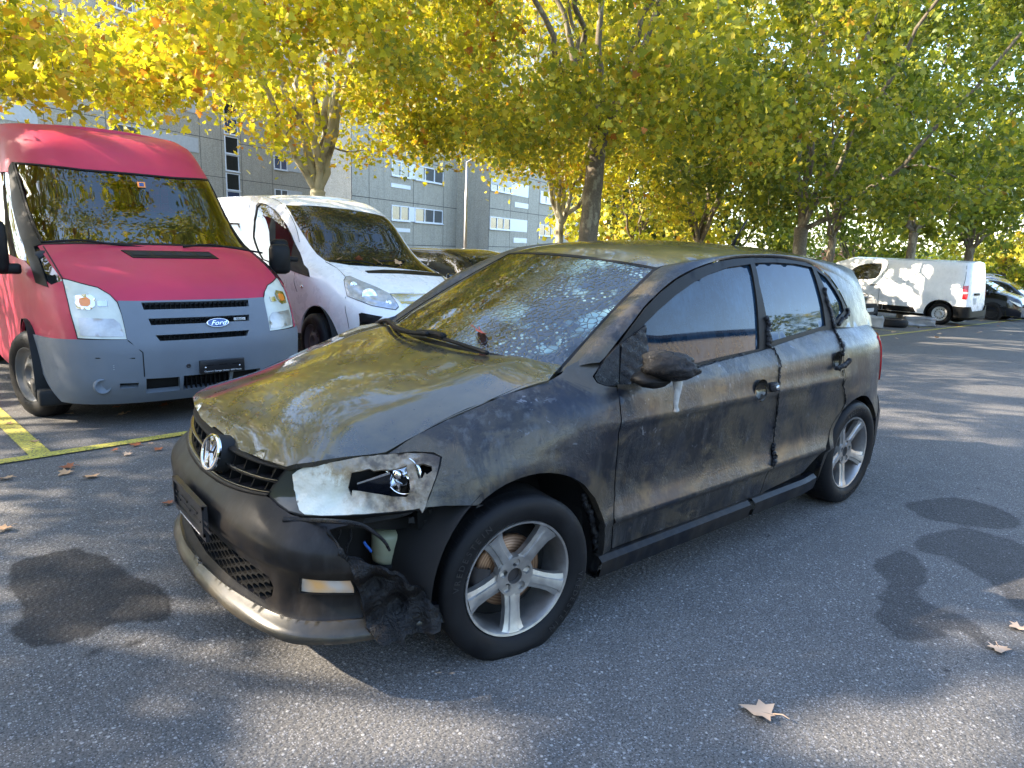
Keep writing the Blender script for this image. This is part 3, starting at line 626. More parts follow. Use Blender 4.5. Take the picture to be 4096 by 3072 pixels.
# emblem: ring with a V over a W
bc = on_plane(*PX('Z1', (307, 380))[0], 0, -.785); nrm = np.array([-.96, -.12, .26]); nrm /= np.linalg.norm(nrm)
ex = np.cross([0, 0, 1.0], nrm); ex = -ex/np.linalg.norm(ex); ey = np.cross(nrm, ex); 
if ey[2] < 0: ey = -ey
def emb(pts): return [bc+ex*a+ey*b+nrm*c for a, b, c in pts]
RB = .062; m = MB(); ring = []
for rr, hh in ((RB, 0), (RB+.001, .008), (RB-.003, .012), (RB-.009, .012), (RB-.012, .008), (RB-.012, 0)):
    ring.append(emb([(rr*math.cos(t), rr*math.sin(t), hh) for t in np.linspace(0, 2*math.pi, 49)]))
m.grid(ring)
def bar(m, a, b, w=.0085, h=.009):
    a = np.array(a); b = np.array(b); d = (b-a)/np.linalg.norm(b-a); n_ = np.array([-d[1], d[0]])*w/2; q = [a+n_, b+n_, b-n_, a-n_]; q2 = [a+n_*.5, b+n_*.5, b-n_*.5, a-n_*.5]
    v = emb([(*p, 0) for p in q]+[(*p, h) for p in q2]); m.add(v, [(0, 1, 2, 3), (7, 6, 5, 4), (0, 4, 5, 1), (1, 5, 6, 2), (2, 6, 7, 3), (3, 7, 4, 0)])
S_ = RB-.008
V_ = [((-.36*S_, .93*S_), (-.02*S_, .12*S_)), ((.36*S_, .93*S_), (.02*S_, .12*S_))]
W_ = [((-.78*S_, .62*S_), (-.38*S_, -.88*S_)), ((-.38*S_, -.88*S_), (-.01*S_, -.06*S_)), ((.01*S_, -.06*S_), (.38*S_, -.88*S_)), ((.38*S_, -.88*S_), (.78*S_, .62*S_))]
for a, b in V_+W_: bar(m, a, b)
emo = m.build('emblem', MAT['chrome'], CAR, auto=30); fixn(emo)
m = MB(); m.grid([emb([(rr*math.cos(t), rr*math.sin(t), -.001) for t in np.linspace(0, 2*math.pi, 33)]) for rr in (0.0005, RB-.01)]); m.grid([emb([(RB*math.cos(t), RB*math.sin(t), h) for t in np.linspace(0, 2*math.pi, 33)]) for h in (-.05, 0)]); m.build('emblem_base', MAT['void'], emo)
# --- bumper skin
bt = [gb]+list(Fz('Z1', (590, 605), (630, 645), (690, 685), (760, 705), (860, 712), (950, 716)))
torn = Fz('Z1', (1000, 730), (930, 745), (880, 760), (905, 800), (940, 850), (965, 900), (985, 940), (1000, 990), (1010, 1060), (1035, 1110), (1050, 1140))
low_n = Fz('Z1', (1300, 1180), (1420, 1180), (1428, 1252), (1300, 1275))
lowz = .16
nearU = [(s, lowz) for s in np.linspace(torn[-1][0]+.0, 0.0, 10)]
near_loop = [(0.0, .578), (gb[0]*.35, .575+(gb[1]-.575)*.12), (gb[0]*.7, .575+(gb[1]-.575)*.49)]+[tuple(p) for p in bt]+[tuple(p) for p in torn]
nb_ = np.array(near_loop); zl = lambda s: .178+.042*np.clip(s, -1.1, 1.1); tail_near = [(torn[-1][0]+.18, .27), (torn[-1][0]+.32, .27), (torn[-1][0]+.33, .22)]
near_out = np.vstack([nb_, tail_near, [(s, zl(s)+.012) for s in np.linspace(torn[-1][0]+.25, 0.0, 12)]])
# far half is whole
farp = [(gb[0]*.35, .575+(gb[1]-.575)*.12), (gb[0]*.7, .575+(gb[1]-.575)*.49), tuple(gb)]+[tuple(p) for p in bt[1:]]+[(1.05, .56), (1.1, .4), (1.12, .15)]
far_out = np.array([(0, zl(0)+.012)]+[(-s, zl(-s)+.012) for s in np.linspace(.1, 1.0, 10)]+[(-a, b) for a, b in farp[::-1]])
out_all = np.vstack([near_out[:-1], far_out])
lowg = Fz('Z6', (105, 690), ) if False else None
gN = Fz('Y6', (780, 1215), (800, 1300), (760, 1400), (690, 1455), (640, 1440), (520, 1370), (380, 1250)) if True else None
sg_ = Fz('Z1', (585, 945), (560, 1020), (520, 1085), (480, 1105), (430, 1085))
g_top = .385; g_bot = .268; sE_ = float(sg_[0][0])
lg = np.array([(-sE_*.96, g_top-.03), (-sE_*.9, g_top), (0, g_top+.012), (sE_*.8, g_top-.005), (sE_*.97, g_top-.02), (sE_, g_top-.05), (sE_*.97, g_bot+.03), (sE_*.88, g_bot), (0, g_bot-.005), (-sE_*.88, g_bot), (-sE_*.97, g_bot+.04)])
fog = Fz('Z1', (742, 1000), (985, 1012), (1000, 1045), (1005, 1080), (900, 1080), (735, 1072))
def BSs(s, z):                       # signed s works for both halves
    return BS(s, z)
def bdent(a, b, S):
    aa = a; h = -.022*np.exp(-((b-.32)/.05)**2)*ssm(np.abs(aa), sE_+.02, sE_+.1)*(1-ssm(np.abs(aa), .98, 1.1))
    h = h-.012*ssm(aa, .62, 1.0)*ssm(b, .44, .52)*(aa > 0)+.0022*np.sin(b*260+a*30)*ssm(aa, .72, .8)*ssm(b, .48, .52)*(aa > 0)
    return h
bump_o = panel('front_bumper', BSs, out_all, MAT['bumper'], CAR, holes=[lg, fog], step=.022, thick=.02, out=(-1, -.3, 0), bumpf=bdent)
lipo = np.vstack([[(s, zl(s)+.052) for s in np.linspace(-1.05, 1.0, 30)], [(s, zl(s)) for s in np.linspace(1.10, -1.05, 30)]])
def LIP(s, z):
    P = BS(s, z); q_ = z-zl(s); w = 1-ssm(q_, .012, .054); w = w*(.35+.65*ssm(q_, -.002, .012)); P[:, 0] -= .026*w*(1-ssm(np.abs(s), .6, 1.15)); P[:, 1] -= .022*w*np.sign(s)*ssm(np.abs(s), .3, .8); return P
panel('splitter', LIP, lipo, MAT['lip'], bump_o, step=.012, thick=.03, out=(-1, -.3, .2), push=.009)
# lower grille mesh with its hexagonal bars
m = MB(); ss = np.linspace(-sE_*.98, sE_*.98, 60); m.grid([BS(ss, np.full(60, z))+[.03, 0, 0] for z in np.linspace(g_bot-.01, g_top+.015, 4)]); lgo = m.build('lower_grille', MAT['void'], bump_o)
m = MB(); rows = 7; dz = (g_top-g_bot)/rows; cell = .075
for r in range(rows+1):
    z = g_bot+dz*r; n0 = int(2*sE_/cell*4); q = np.linspace(-sE_*.95, sE_*.95, n0*2)
    zz = z+.0065*np.sign(np.sin(q/cell*2*math.pi+(math.pi if r % 2 else 0)))*np.minimum(1, 2.2*np.abs(np.sin(q/cell*2*math.pi)))
    P = BS(q, zz)+[.004, 0, 0]; m.grid([P+[.02, 0, .004], P+[0, 0, .0035], P+[0, 0, -.0035], P+[.02, 0, -.005]])
m.build('mesh_bars', MAT['trim'], lgo, smooth=False)
# fog lamp
cf0 = fog.mean(0); fo_ = panel('fog_lamp', BS, cf0+(fog-cf0)*1.03, MAT['warmlamp'], bump_o, step=.015, thick=0, push=-.010)
panel('fog_lens_frame', BS, cf0+(fog-cf0)*1.06, MAT['trim'], fo_, holes=[fog], step=.02, thick=.035, push=-.0005)
# number plate holder with the dealer's line of lettering
pc = [on_plane(*p, 0, v) for p, v in zip(PX('Y6', (118, 495), (345, 790), (300, 985), (100, 640)), (-.856, -.856, -.860, -.860))]
c_ = np.mean(pc, 0); wv = (pc[1]-pc[0]); wv = np.array([0.012, -1, -.026]); W2, H2 = float(np.clip((pc[0][1]-pc[1][1])/2, .13, .3)), .052; print('PLATE', W2, pc)
pcx = c_; hv = np.array([-.02, 0, 1.0])
q = lambda a, b, d: pcx+wv*a+hv*b+np.array([-d, 0, 0])
def slab(m, a0, a1, b0, b1, d0, d1):
    v = [q(a, b, d) for a in (a0, a1) for b in (b0, b1) for d in (d0, d1)]; m.add(v, [(0, 1, 3, 2), (4, 6, 7, 5), (0, 4, 5, 1), (2, 3, 7, 6), (0, 2, 6, 4), (1, 5, 7, 3)])
m = MB(); slab(m, -W2, W2, -H2, H2, -.010, 0)
for a0, a1, b0, b1 in ((-W2, W2, H2-.012, H2), (-W2, W2, -H2, -H2+.012), (-W2, -W2+.012, -H2, H2), (W2-.012, W2, -H2, H2)): slab(m, a0, a1, b0, b1, 0.0003, .008)
for k in range(4): slab(m, -.2+k*.11, -.13+k*.11, .0, .006, 0.0003, .004); slab(m, -.17+k*.11, -.10+k*.11, -.02, -.014, 0.0003, .004)
plo = m.build('number_plate_holder', MAT['plate'], CAR, smooth=False); fixn(plo)
M = frame(q(0, -H2-.008, .004), wv, hv); m = MB(); slab(m, -W2, W2, -H2-.018, -H2-.0003, -.01, .002); m.build('holder_strip', MAT['plate'], plo, smooth=False)
text_mesh('holder_lettering', 'AUTOHAUS LEUZIGEN GMBH 032 679', .021*W2/.26, MAT['letter'], plo, M@Matrix.Translation((0, 0, .0)), .0005, squeeze=1.02)
# --- damaged corner: carrier bar, liner, reservoir, cable, dangling trim, char flap
def P3(surf_y, *a): return [on_plane(*p, 1, surf_y) for p in PX(*a)]
m = MB()
def prism_px(m, y, d, *a): m.ngon_prism(P3(y, *a), (0, d, 0))
prism_px(m, -.60, .05, 'Y4', (560, 890), (900, 880), (980, 850), (1170, 880), (1170, 935), (1360, 905), (1560, 855), (1560, 980), (1330, 1020), (1060, 1010), (760, 1005), (560, 1000))
prism_px(m, -.66, .03, 'Y4', (1575, 840), (1620, 800), (1700, 770), (2000, 745), (2190, 770), (2195, 860), (2100, 960), (1800, 1000), (1580, 1020))
carrier = m.build('lamp_carrier', MAT['trim'], CAR, smooth=False); fixn(carrier)
m = MB(); prism_px(m, -.668, .004, 'Y4', (1480, 890), (1540, 880), (1545, 950), (1480, 945)); m.build('carrier_pocket', MAT['void'], carrier, smooth=False)
m = MB(); prism_px(m, -.664, .003, 'Y4', (1700, 800), (1780, 790), (1760, 860), (1720, 870)); m.build('carrier_pocket', MAT['void'], carrier, smooth=False)
m = MB(); prism_px(m, -.664, .003, 'Y4', (1650, 920), (1730, 910), (1725, 950), (1660, 955)); m.build('carrier_pocket', MAT['void'], carrier, smooth=False)
m = MB(); prism_px(m, -.664, .003, 'Y4', (1900, 900), (1980, 880), (1975, 925), (1910, 930)); m.build('carrier_pocket', MAT['void'], carrier, smooth=False)
m = MB(); prism_px(m, -.664, .003, 'Y4', (2030, 800), (2080, 790), (2070, 850), (2040, 850)); m.build('carrier_pocket', MAT['void'], carrier, smooth=False)
m = MB(); prism_px(m, -.667, .003, 'Y4', (1905, 800), (1980, 790), (1990, 840), (1930, 860)); m.build('carrier_clip', MAT['ash'], carrier, smooth=False)
rc = on_plane(*PX('Y4', (1255, 1020))[0], 1, -.50); rb = on_plane(*PX('Y4', (1255, 1340))[0], 1, -.50); rr = .058
m = MB(); h_ = rc[2]-rb[2]; m.lathe([(0, .01), (rr*.6, .01), (rr*.92, 0), (rr, -.012), (rr, -h_*.62), (rr*.97, -h_*.66), (rr*.99, -h_*.7), (rr*.93, -h_*1.08), (0, -h_*1.1)], c=rc, ax='Z', n=32); m.build('washer_reservoir', MAT['wash'], CAR)
m = MB(); m.lathe([(rr*.9, 0), (rr*1.05, 0), (rr*1.05, -.02), (rr*.95, -.03), (rr*.95, -.06), (rr*.5, -.08), (0, -.08)], c=rb-[0, 0, -.005], ax='Z', n=28); m.build('reservoir_clamp', MAT['trim'], CAR)
P = P3(-.60, 'Y4', (985, 1155), (1010, 1195), (1050, 1240), (1062, 1262)); m = MB(); m.tube(smooth_poly(P, 5, False), .0045, 8); m.build('cable', MAT['blue'], CAR)
for pp in (((830, 980), (840, 1100), (800, 1200), (790, 1300)), ((1480, 1000), (1490, 1150), (1460, 1300), (1500, 1380)), ((700, 950), (720, 1040), (690, 1120))): m = MB(); m.tube(smooth_poly(P3(-.58, 'Y4', *pp), 5, False), .004, 6); m.build('burnt_hose', MAT['char'], CAR)
P = P3(-.74, 'Y4', (100, 900), (420, 912), (700, 930), (860, 945), (980, 980), (1080, 1040), (1170, 1110), (1230, 1180), (1268, 1250))
P = [BS(*Fz('Y4', (100, 900)).T)[0]+[-.004, -.002, 0], BS(*Fz('Y4', (420, 908)).T)[0]+[-.006, -.004, 0]]+P[2:]
Ps = smooth_poly(P, 6, False); m = MB(); m.tube(Ps, np.linspace(.008, .0045, len(Ps)), 7); m.build('hanging_trim', MAT['char'], CAR)
# dark cavity wall and wheel-arch liner
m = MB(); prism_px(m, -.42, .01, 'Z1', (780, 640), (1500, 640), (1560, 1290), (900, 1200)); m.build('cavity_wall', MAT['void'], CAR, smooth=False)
lin = []
for row in (((1255, 745), (1330, 742), (1420, 735), (1500, 735), (1560, 728), (1620, 680)), ((1262, 850), (1335, 850), (1430, 850), (1500, 840), (1540, 820), (1570, 800)), ((1262, 950), (1335, 960), (1430, 960), (1490, 950), (1525, 930), (1545, 900)), ((1262, 1050), (1330, 1060), (1400, 1065), (1455, 1060), (1485, 1040), (1505, 1010)), ((1265, 1140), (1320, 1150), (1380, 1155), (1420, 1150), (1445, 1140), (1460, 1110)), ((1275, 1240), (1320, 1240), (1370, 1240), (1400, 1235), (1425, 1230), (1445, 1220))):
    lin.append([on_plane(*PX('Z1', p)[0], 1, y) for p, y in zip(row, (-.54, -.60, -.65, -.665, -.70, -.74))])
L_ = np.array(lin)
def up2(P, k=5):
    A = np.array([smooth_poly(r, k, False) for r in P]); return np.array([smooth_poly(A[:, j], k, False) for j in range(A.shape[1])])
m = MB(); m.grid(up2(L_)); lo_ = m.build('arch_liner', MAT['bumper'], CAR)
# ragged edge of the liner
P = P3(-.735, 'Z1', (1640, 645), (1600, 700), (1565, 780), (1540, 850), (1520, 920), (1500, 985), (1470, 1060), (1440, 1130), (1432, 1180)); Ps = smooth_poly(P, 8, False); Ps = Ps+rng.normal(0, .0035, Ps.shape)
m = MB(); m.tube(Ps, .009+rng.random(len(Ps))*.007, 7); m.build('charred_edge', MAT['char'], CAR)
# charred flap (a thick sagging sheet)
fl_px = PX('Z1', (860, 742), (905, 800), (950, 855), (985, 900), (1040, 915), (1100, 940), (1160, 962), (1220, 985), (1300, 1040), (1370, 1100), (1420, 1150), (1432, 1200), (1428, 1258), (1340, 1268), (1262, 1275), (1250, 1300), (1258, 1345), (1225, 1325), (1190, 1310), (1140, 1332), (1118, 1315), (1100, 1285), (1065, 1240), (1050, 1160), (1035, 1085), (1010, 1030), (1000, 990), (985, 945), (960, 905), (925, 850), (885, 790))
FC = PX('Z1', (1180, 1120))[0]
def FS(a, z):                        # flap: hangs just outside the bumper corner, sagging and creased
    a = np.asarray(a, float); z = np.asarray(z, float); P = BS(a, np.maximum(z, .20)); P[:, 2] += np.minimum(z-.20, 0)
    o_ = .022+.016*np.sin(a*31+z*22)+.010*np.sin(z*57-a*20)+.008*np.sin(a*83+1)+.045*ssm(.30-z, 0, .10)-.05*ssm(a, 1.0, 1.25)*ssm(z, .25, .45)
    P[:, 0] -= .55*o_; P[:, 1] -= .85*o_; return P
fq = hit(FS, (.45, 1.6, .0, .62), fl_px)
panel('charred_flap', FS, fq, MAT['flap'], CAR, step=.014, thick=.012, out=(-.5, -1, 0))
# --- wheels
def wheel(cx, cy, cz, side, steer, R, flat, spin, label=None):
    w = bpy.data.objects.new('wheel', None); COL.objects.link(w); w.parent = CAR
    w.location = (cx, cy, cz); w.rotation_euler = (0, 0, R_(steer)+(math.pi if side > 0 else 0))
    if label: w['label'] = label
    m = MB(); hw = .0925; prof = [(.208, -.085), (.212, -.093), (.225, -.103), (.25, -.110), (.272, -.108), (.288, -.098), (.297, -.085), (R, -.062), (R+.001, -.02), (R+.001, .02), (R, .062), (.297, .085), (.28, .1), (.25, .105), (.215, .095), (.205, .07)]
    m.lathe(prof, ax='Y', n=96); V = np.array(m.v)
    if flat:
        lim = -cz+.0; z = V[:, 2].copy(); low = z < lim+.05; dz = np.clip(lim+.045-z, 0, None); V[:, 1] += np.sign(V[:, 1])*dz*.18; k = z < lim; V[k, 2] = lim; V[:, 0] += np.sign(V[:, 0])*dz*.1
    m.v = [tuple(p) for p in V]; ty = m.build('tyre', MAT['tyre'], w)
    # tread grooves and lettering
    m = MB()
    for k in range(72):
        t = 2*math.pi*k/72
        if flat and math.sin(t) < -.8: continue
        for sd_ in (-1, 1):
            a = [((R+.0012)*math.cos(t+dt), y, (R+.0012)*math.sin(t+dt)) for dt, y in ((0, sd_*.025), (.012, sd_*.025), (.05*1+.012, sd_*.06), (.05, sd_*.06))]
            b = [((.298)*math.cos(t+dt), y, (.298)*math.sin(t+dt)) for dt, y in ((.062, sd_*.0852), (.05, sd_*.0852))]
            m.add(a+b, [(0, 1, 2, 3), (3, 2, 4, 5)])
    for y in (-.035, 0, .035): m.lathe([(R+.0014, y-.004), (R+.0014, y+.004)], ax='Y', n=72)
    if flat:
        m.v = [p for p in m.v]; V = np.array(m.v); V[:, 2] = np.maximum(V[:, 2], -cz+.001); m.v = [tuple(p) for p in V]
    m.build('tread', MAT['void'], ty, smooth=False)
    if label:
        m = MB(); word = 'VREDESTEIN'
        for base in ((98,), (278,)) if not flat else ((148,), (328,)):
            for i, ch in enumerate(word):
                ang = R_(base[0]+(len(word)/2-i-.5)*5.6); c = (.252*math.cos(ang), -.1125, .252*math.sin(ang))
                rad = np.array([math.cos(ang), 0, math.sin(ang)]); tan = np.array([math.sin(ang), 0, -math.cos(ang)])
                o = text_mesh('lettering', ch, .03, MAT['tyremark'], ty, frame(c, tan, rad), .0006)
                for vv in o.data.vertices: m.v.append(tuple(vv.co))
                off = len(m.v)-len(o.data.vertices); m.f += [tuple(i_+off for i_ in p.vertices) for p in o.data.polygons]
                bpy.data.objects.remove(o)
        m.build('lettering', MAT['tyremark'], ty, smooth=False)
    # rim
    m = MB(); m.lathe([(.186, .08), (.190, -.02), (.192, -.060), (.196, -.082), (.200, -.093), (.2075, -.095), (.2085, -.090), (.2085, -.07)], ax='Y', n=96)
    def spk(r): return np.interp(r, [.05, .08, .12, .16, .19, .197], [.036, .031, .0295, .033, .042, .056])
    def dep(r): return np.interp(r, [.0, .045, .08, .12, .16, .19, .2], [-.058, -.060, -.068, -.074, -.080, -.088, -.091])
    for k in range(5):
        t = spin+k*2*math.pi/5; c, s_ = math.cos(t), math.sin(t); P = []
        for w_, dd in ((-1, .030), (-1, .006), (-.5, 0.003), (-.42, -.003), (0, -.0045), (.42, -.003), (.5, .003), (1, .006), (1, .030)):
            row = []
            for r in (.035, .05, .065, .08, .1, .12, .14, .16, .175, .188, .197):
                a = spk(r)*w_; row.append((r*c-a*s_, dep(r)+dd, r*s_+a*c))
            P.append(row)
        m.grid(P)
    # hub disc with five bolt recesses and the open centre
    hubo = [( .072*math.cos(t), .072*math.sin(t)) for t in np.linspace(0, 2*math.pi, 60, endpoint=False)]
    m.v = m.v; rim = m.build('rim', MAT['alloy'], w, auto=35)
    holes = [np.array([(.049*math.cos(spin+math.pi/5*0+k*2*math.pi/5+math.pi/5)+.0155*math.cos(q_), .049*math.sin(spin+k*2*math.pi/5+math.pi/5)+.0155*math.sin(q_)) for q_ in np.linspace(0, 2*math.pi, 14, endpoint=False)]) for k in range(5)]
    holes.append(np.array([(.029*math.cos(q_), .029*math.sin(q_)) for q_ in np.linspace(0, 2*math.pi, 28, endpoint=False)]))
    DS = lambda a, b: np.stack([a, -.0655+.0*a-.004*(np.hypot(a, b)/.07)**2, b], -1)
    hb_ = panel('hub', DS, np.array(hubo), MAT['alloy'], rim, holes=holes, step=.009, thick=.03)
    m = MB(); m.lathe([(.0, -.045), (.07, -.045)], ax='Y', n=30); m.build('hub_core', MAT['caliper'], rim)
    for k in range(5):
        a = spin+math.pi/5+k*2*math.pi/5; m = MB(); m.lathe([(.0005, -.046), (.0075, -.046), (.0075, -.03)], c=(.051*math.cos(a), 0, .051*math.sin(a)), ax='Y', n=10); m.build('wheel_bolt', MAT['caliper'], rim)
    m = MB(); m.lathe([(.06, -.018), (.128, -.018), (.129, -.01), (.129, .004), (.06, .004)], ax='Y', n=64); m.lathe([(0.001, -.04), (.058, -.04), (.066, -.018)], ax='Y', n=40); m.build('brake_disc', MAT['disc'], w)
    m = MB(); P = []
    m.lathe([(.085, -.04), (.14, -.045), (.15, -.02), (.15, .03), (.085, .03), (.085, -.04)], ax='Y', n=10, a0=R_(160), a1=R_(212)); m.build('caliper', MAT['caliper'], w)
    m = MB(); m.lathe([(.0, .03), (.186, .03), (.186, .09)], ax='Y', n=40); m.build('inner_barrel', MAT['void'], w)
    return w
wheel(0, -.726, .272, -1, -8, .295, True, R_(-93), 'front wheel with a flat tyre'); wheel(2.47, -.722, .297, -1, 0, .303, False, R_(-93), 'rear wheel with inflated tyre')
for px_ in ((0, .73, .285), (2.47, .72, .297)): wheel(px_[0], px_[1], px_[2], 1, 0, .303, False, 0)
# wheel houses
for cx, cz, r in ((ACX, ACZ, AR+.02), (ARX, ARZ, ARR+.02)):
    for sgn in (-1, 1):
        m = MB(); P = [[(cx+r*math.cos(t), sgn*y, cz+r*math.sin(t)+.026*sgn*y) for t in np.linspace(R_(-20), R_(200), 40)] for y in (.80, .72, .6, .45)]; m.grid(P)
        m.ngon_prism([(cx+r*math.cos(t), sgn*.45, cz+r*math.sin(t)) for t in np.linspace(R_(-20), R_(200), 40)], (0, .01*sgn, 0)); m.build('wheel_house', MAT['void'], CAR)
P = smooth_poly([(.31, -.79, .50), (.35, -.79, .42), (.385, -.79, .33), (.395, -.79, .26)], 10, False)+rng.normal(0, .004, (31, 3)); m = MB(); m.tube(P, .012, 6); m.build('charred_edge', MAT['char'], CAR)
# --- sills
m = MB(); xs = np.linspace(.385, 2.06, 30)
def sill(x0, x1, nm):
    xs = np.linspace(x0, x1, 24); m = MB(); P = []
    for dy, z in ((-.80, .268), (-.826, .266), (-.846, .250), (-.847, .236), (-.834, .185), (-.78, .175)): P.append([(x, dy+.018*ssm(np.array(x), 1.9, 2.1), z-.018+.0*(x)) for x in xs])
    m.grid(P); e = m.build(nm, MAT['bumper'], CAR, auto=25); fixn(e); return e
sl1 = sill(.375, 1.40, 'sill'); sl2 = sill(1.435, 2.07, 'sill'); mirror_of(sl1, 'sill'); mirror_of(sl2, 'sill')
# --- mirror
mb0 = bpy.data.objects.new('door_mirror', None); COL.objects.link(mb0); mb0.parent = CAR; mb0['label'] = 'door mirror melted into a black lump'
def blob(name, c, r, mat, parent, seed=0, amp=.12, rot=0, n=28):
    bm = bmesh.new(); bmesh.ops.create_icosphere(bm, subdivisions=4, radius=1); rs = np.random.default_rng(seed); ph = rs.random((8, 4))*6
    for v in bm.verts:
        p = np.array(v.co); d = sum(math.sin(p@q[:3]*(1+.6*i)+q[3])*.5**(i*.35) for i, q in enumerate(ph))/3; p = p*(1+amp*d); v.co = Vector(p*r)
    bmesh.ops.rotate(bm, verts=bm.verts, cent=(0, 0, 0), matrix=Matrix.Rotation(rot, 3, 'Z')); me = bpy.data.meshes.new(name); bm.to_mesh(me); bm.free(); me.polygons.foreach_set('use_smooth', [True]*len(me.polygons)); me.materials.append(mat)
    o = bpy.data.objects.new(name, me); COL.objects.link(o); o.parent = parent; o.location = c; return o
mc = (on_plane(*PX('Z3', (640, 875))[0], 1, -.93))
blob('mirror_shell', mc, (.066, .105, .052), MAT['char'], mb0, 3, .16, R_(20))
mc2 = on_plane(*PX('Z3', (520, 960))[0], 1, -.86); blob('mirror_foot', mc2, (.09, .07, .032), MAT['trim'], mb0, 5, .08, R_(10))
dr = [on_plane(*p, 1, -.945) for p in PX('Z3', (690, 945), (700, 1010), (692, 1080), (686, 1140), (690, 1180))]; Ps = smooth_poly(dr, 5, False); m = MB(); m.tube(Ps, np.interp(np.linspace(0, 1, len(Ps)), [0, .15, .5, .85, 1], [.026, .018, .011, .008, .012]), 10); m.build('molten_drip', MAT['ash'], mb0)
dr = [p+[.012, .01, 0] for p in dr]; Ps = smooth_poly(dr, 5, False); m = MB(); m.tube(Ps, np.interp(np.linspace(0, 1, len(Ps)), [0, .15, .5, .85, 1], [.022, .016, .009, .009, .013]), 10); m.build('molten_drip', MAT['char'], mb0)
def gpanel(name, mat, *a, push=.01, amp=.0025, step=.014):
    pts = G(*a); f = lambda a_, b_, S: amp*(np.sin(a_*180+b_*90)*np.sin(b_*230-a_*60)+np.sin(a_*71+b_*133)); return panel(name, GS, pts, mat, CAR, step=step, thick=.012, push=push, bumpf=f)
gpanel('scorched_trim', MAT['char'], 'Z3', (305, 725), (470, 600), (482, 760), (470, 850), (400, 900), (370, 1000), (290, 1005))
bq = hb(PX('Z3', (118, 948), (200, 830), (285, 735), (282, 1012), (200, 1010), (140, 985))); gq = G('Z3', (118, 948), (200, 825), (288, 728), (284, 1012), (200, 1012), (140, 988))
panel('corner_trim', GS, gq, MAT['char'], CAR, step=.02, thick=.02, push=.012)
# melted seams (ragged beads along the door gaps)
def bead(name, pts3, r0, r1, mat=None, jit=.004):
    Ps = smooth_poly(pts3, 9, False); Ps = Ps+rng.normal(0, jit*.6, Ps.shape); m = MB(); m.tube(Ps, (r0+rng.random(len(Ps))*(r1-r0))*.68, 7); return m.build(name, mat or MAT['char'], CAR)
def b3(*a, off=.006): q_ = hb(PX(*a)); P = BS(q_[:, 0], q_[:, 1]); return P+[0, -off, 0]
bead('melted_seam', b3('Z3', (1345, 750), (1385, 830), (1390, 900), (1383, 1000), (1378, 1080), (1368, 1180), (1358, 1260), (1345, 1350)), .003, .008)
bead('melted_seam', b3('Z3', (1345, 1400), (1340, 1440), (1350, 1500), (1345, 1545)), .008, .024, jit=.006)
bead('melted_seam', b3('Z3', (1750, 615), (1790, 680), (1812, 730), (1822, 800)), .007, .015)
bead('melted_seam', b3('Z3', (1815, 900), (1820, 1000), (1832, 1080), (1836, 1130)), .003, .006)
def g3(*a, off=.008): q_ = G(*a); return GS(q_[:, 0], q_[:, 1])+[0, -off, 0]
bead('melted_seam', g3('Z3', (1290, 540), (1305, 600), (1300, 650), (1310, 700), (1300, 740), (1350, 770)), .012, .024, jit=.005)
bead('melted_seam', g3('Z3', (1690, 340), (1705, 430), (1730, 500), (1745, 570), (1755, 620)), .006, .016, jit=.004)
bead('melted_seam', g3('Z3', (1845, 490), (1850, 520), (1820, 555), (1785, 590)), .008, .018)
bead('melted_seam', g3('Z3', (480, 885), (700, 870), (850, 875), (950, 850), (1070, 815), (1150, 800)), .004, .010)
# handles
hp = BS(*[np.array([v]) for v in HC1])[0]
m = MB(); rings = []
for rr_, dp in ((1.06, -.0035), (1.0, .001), (.9, .012), (.65, .024), (.02, .03)):
    rings.append([(hp[0]+rr_*.052*math.cos(t), hp[1]+dp, hp[2]+rr_*.05*math.sin(t)) for t in np.linspace(0, 2*math.pi, 33)])
m.grid(rings); o = m.build('handle_cup', MAT['cup'], CAR); o['label'] = 'handle recess with the handle burnt away'
mh = MB(); c2 = hp+np.array([.095, -.008, .008]); mh.box(c2-[.028, .018, .022], c2+[.028, .02, .022], .012); ho = mh.build('door_lock', MAT['char'], CAR)
m = MB(); m.lathe([(.0, -.022), (.011, -.022), (.012, -.018)], c=c2+[.004, 0, 0], ax='Y', n=16); m.lathe([(.007, -.024), (.010, -.024)], c=c2+[.004, 0, 0], ax='Y', n=16); m.build('lock_barrel', MAT['chrome'], ho)
hp = BS(*[np.array([v]) for v in HC2])[0]
m = MB(); rings = []
for rr_, dp in ((1.06, -.0035), (.96, .006), (.6, .022), (.02, .03)): rings.append([(hp[0]+rr_*.05*math.cos(t), hp[1]+dp, hp[2]+rr_*.052*math.sin(t)) for t in np.linspace(0, 2*math.pi, 33)])
m.grid(rings); m.build('handle_cup', MAT['cup'], CAR)
bead('melted_handle', BS(*hb(PX('Z3', (1745, 885), (1770, 875), (1800, 860), (1830, 830))).T)+[0, -.03, 0], .012, .022, jit=.003)
# wipers
def wiper(pts, r=.008):
    m = MB(); P = smooth_poly(pts, 6, False); m.tube(P, r, 6); P2 = P[3:]+[0, 0, -.012]; return m
def ws3(lift, *a): q_ = hit(WS, WD, PX(*a)); return WS(q_[:, 0], q_[:, 1])+np.array([-.5, 0, .86])*lift
P = ws3(.02, 'Z2', (215, 650), (265, 690), (350, 745), (480, 765), (640, 800), (800, 850), (950, 900)); m = MB(); m.tube(smooth_poly(P, 6, False), .0085, 7)
P = ws3(.045, 'Z2', (255, 660), (280, 700), (350, 755), (450, 790), (560, 800)); m.tube(smooth_poly(P, 6, False), .010, 7)
m.build('wiper', MAT['trim'], CAR)
P = ws3(.03, 'Z2', (480, 770), (560, 775), (640, 790), (660, 800)); m = MB(); m.tube(P, .014, 7); m.build('wiper', MAT['trim'], CAR)
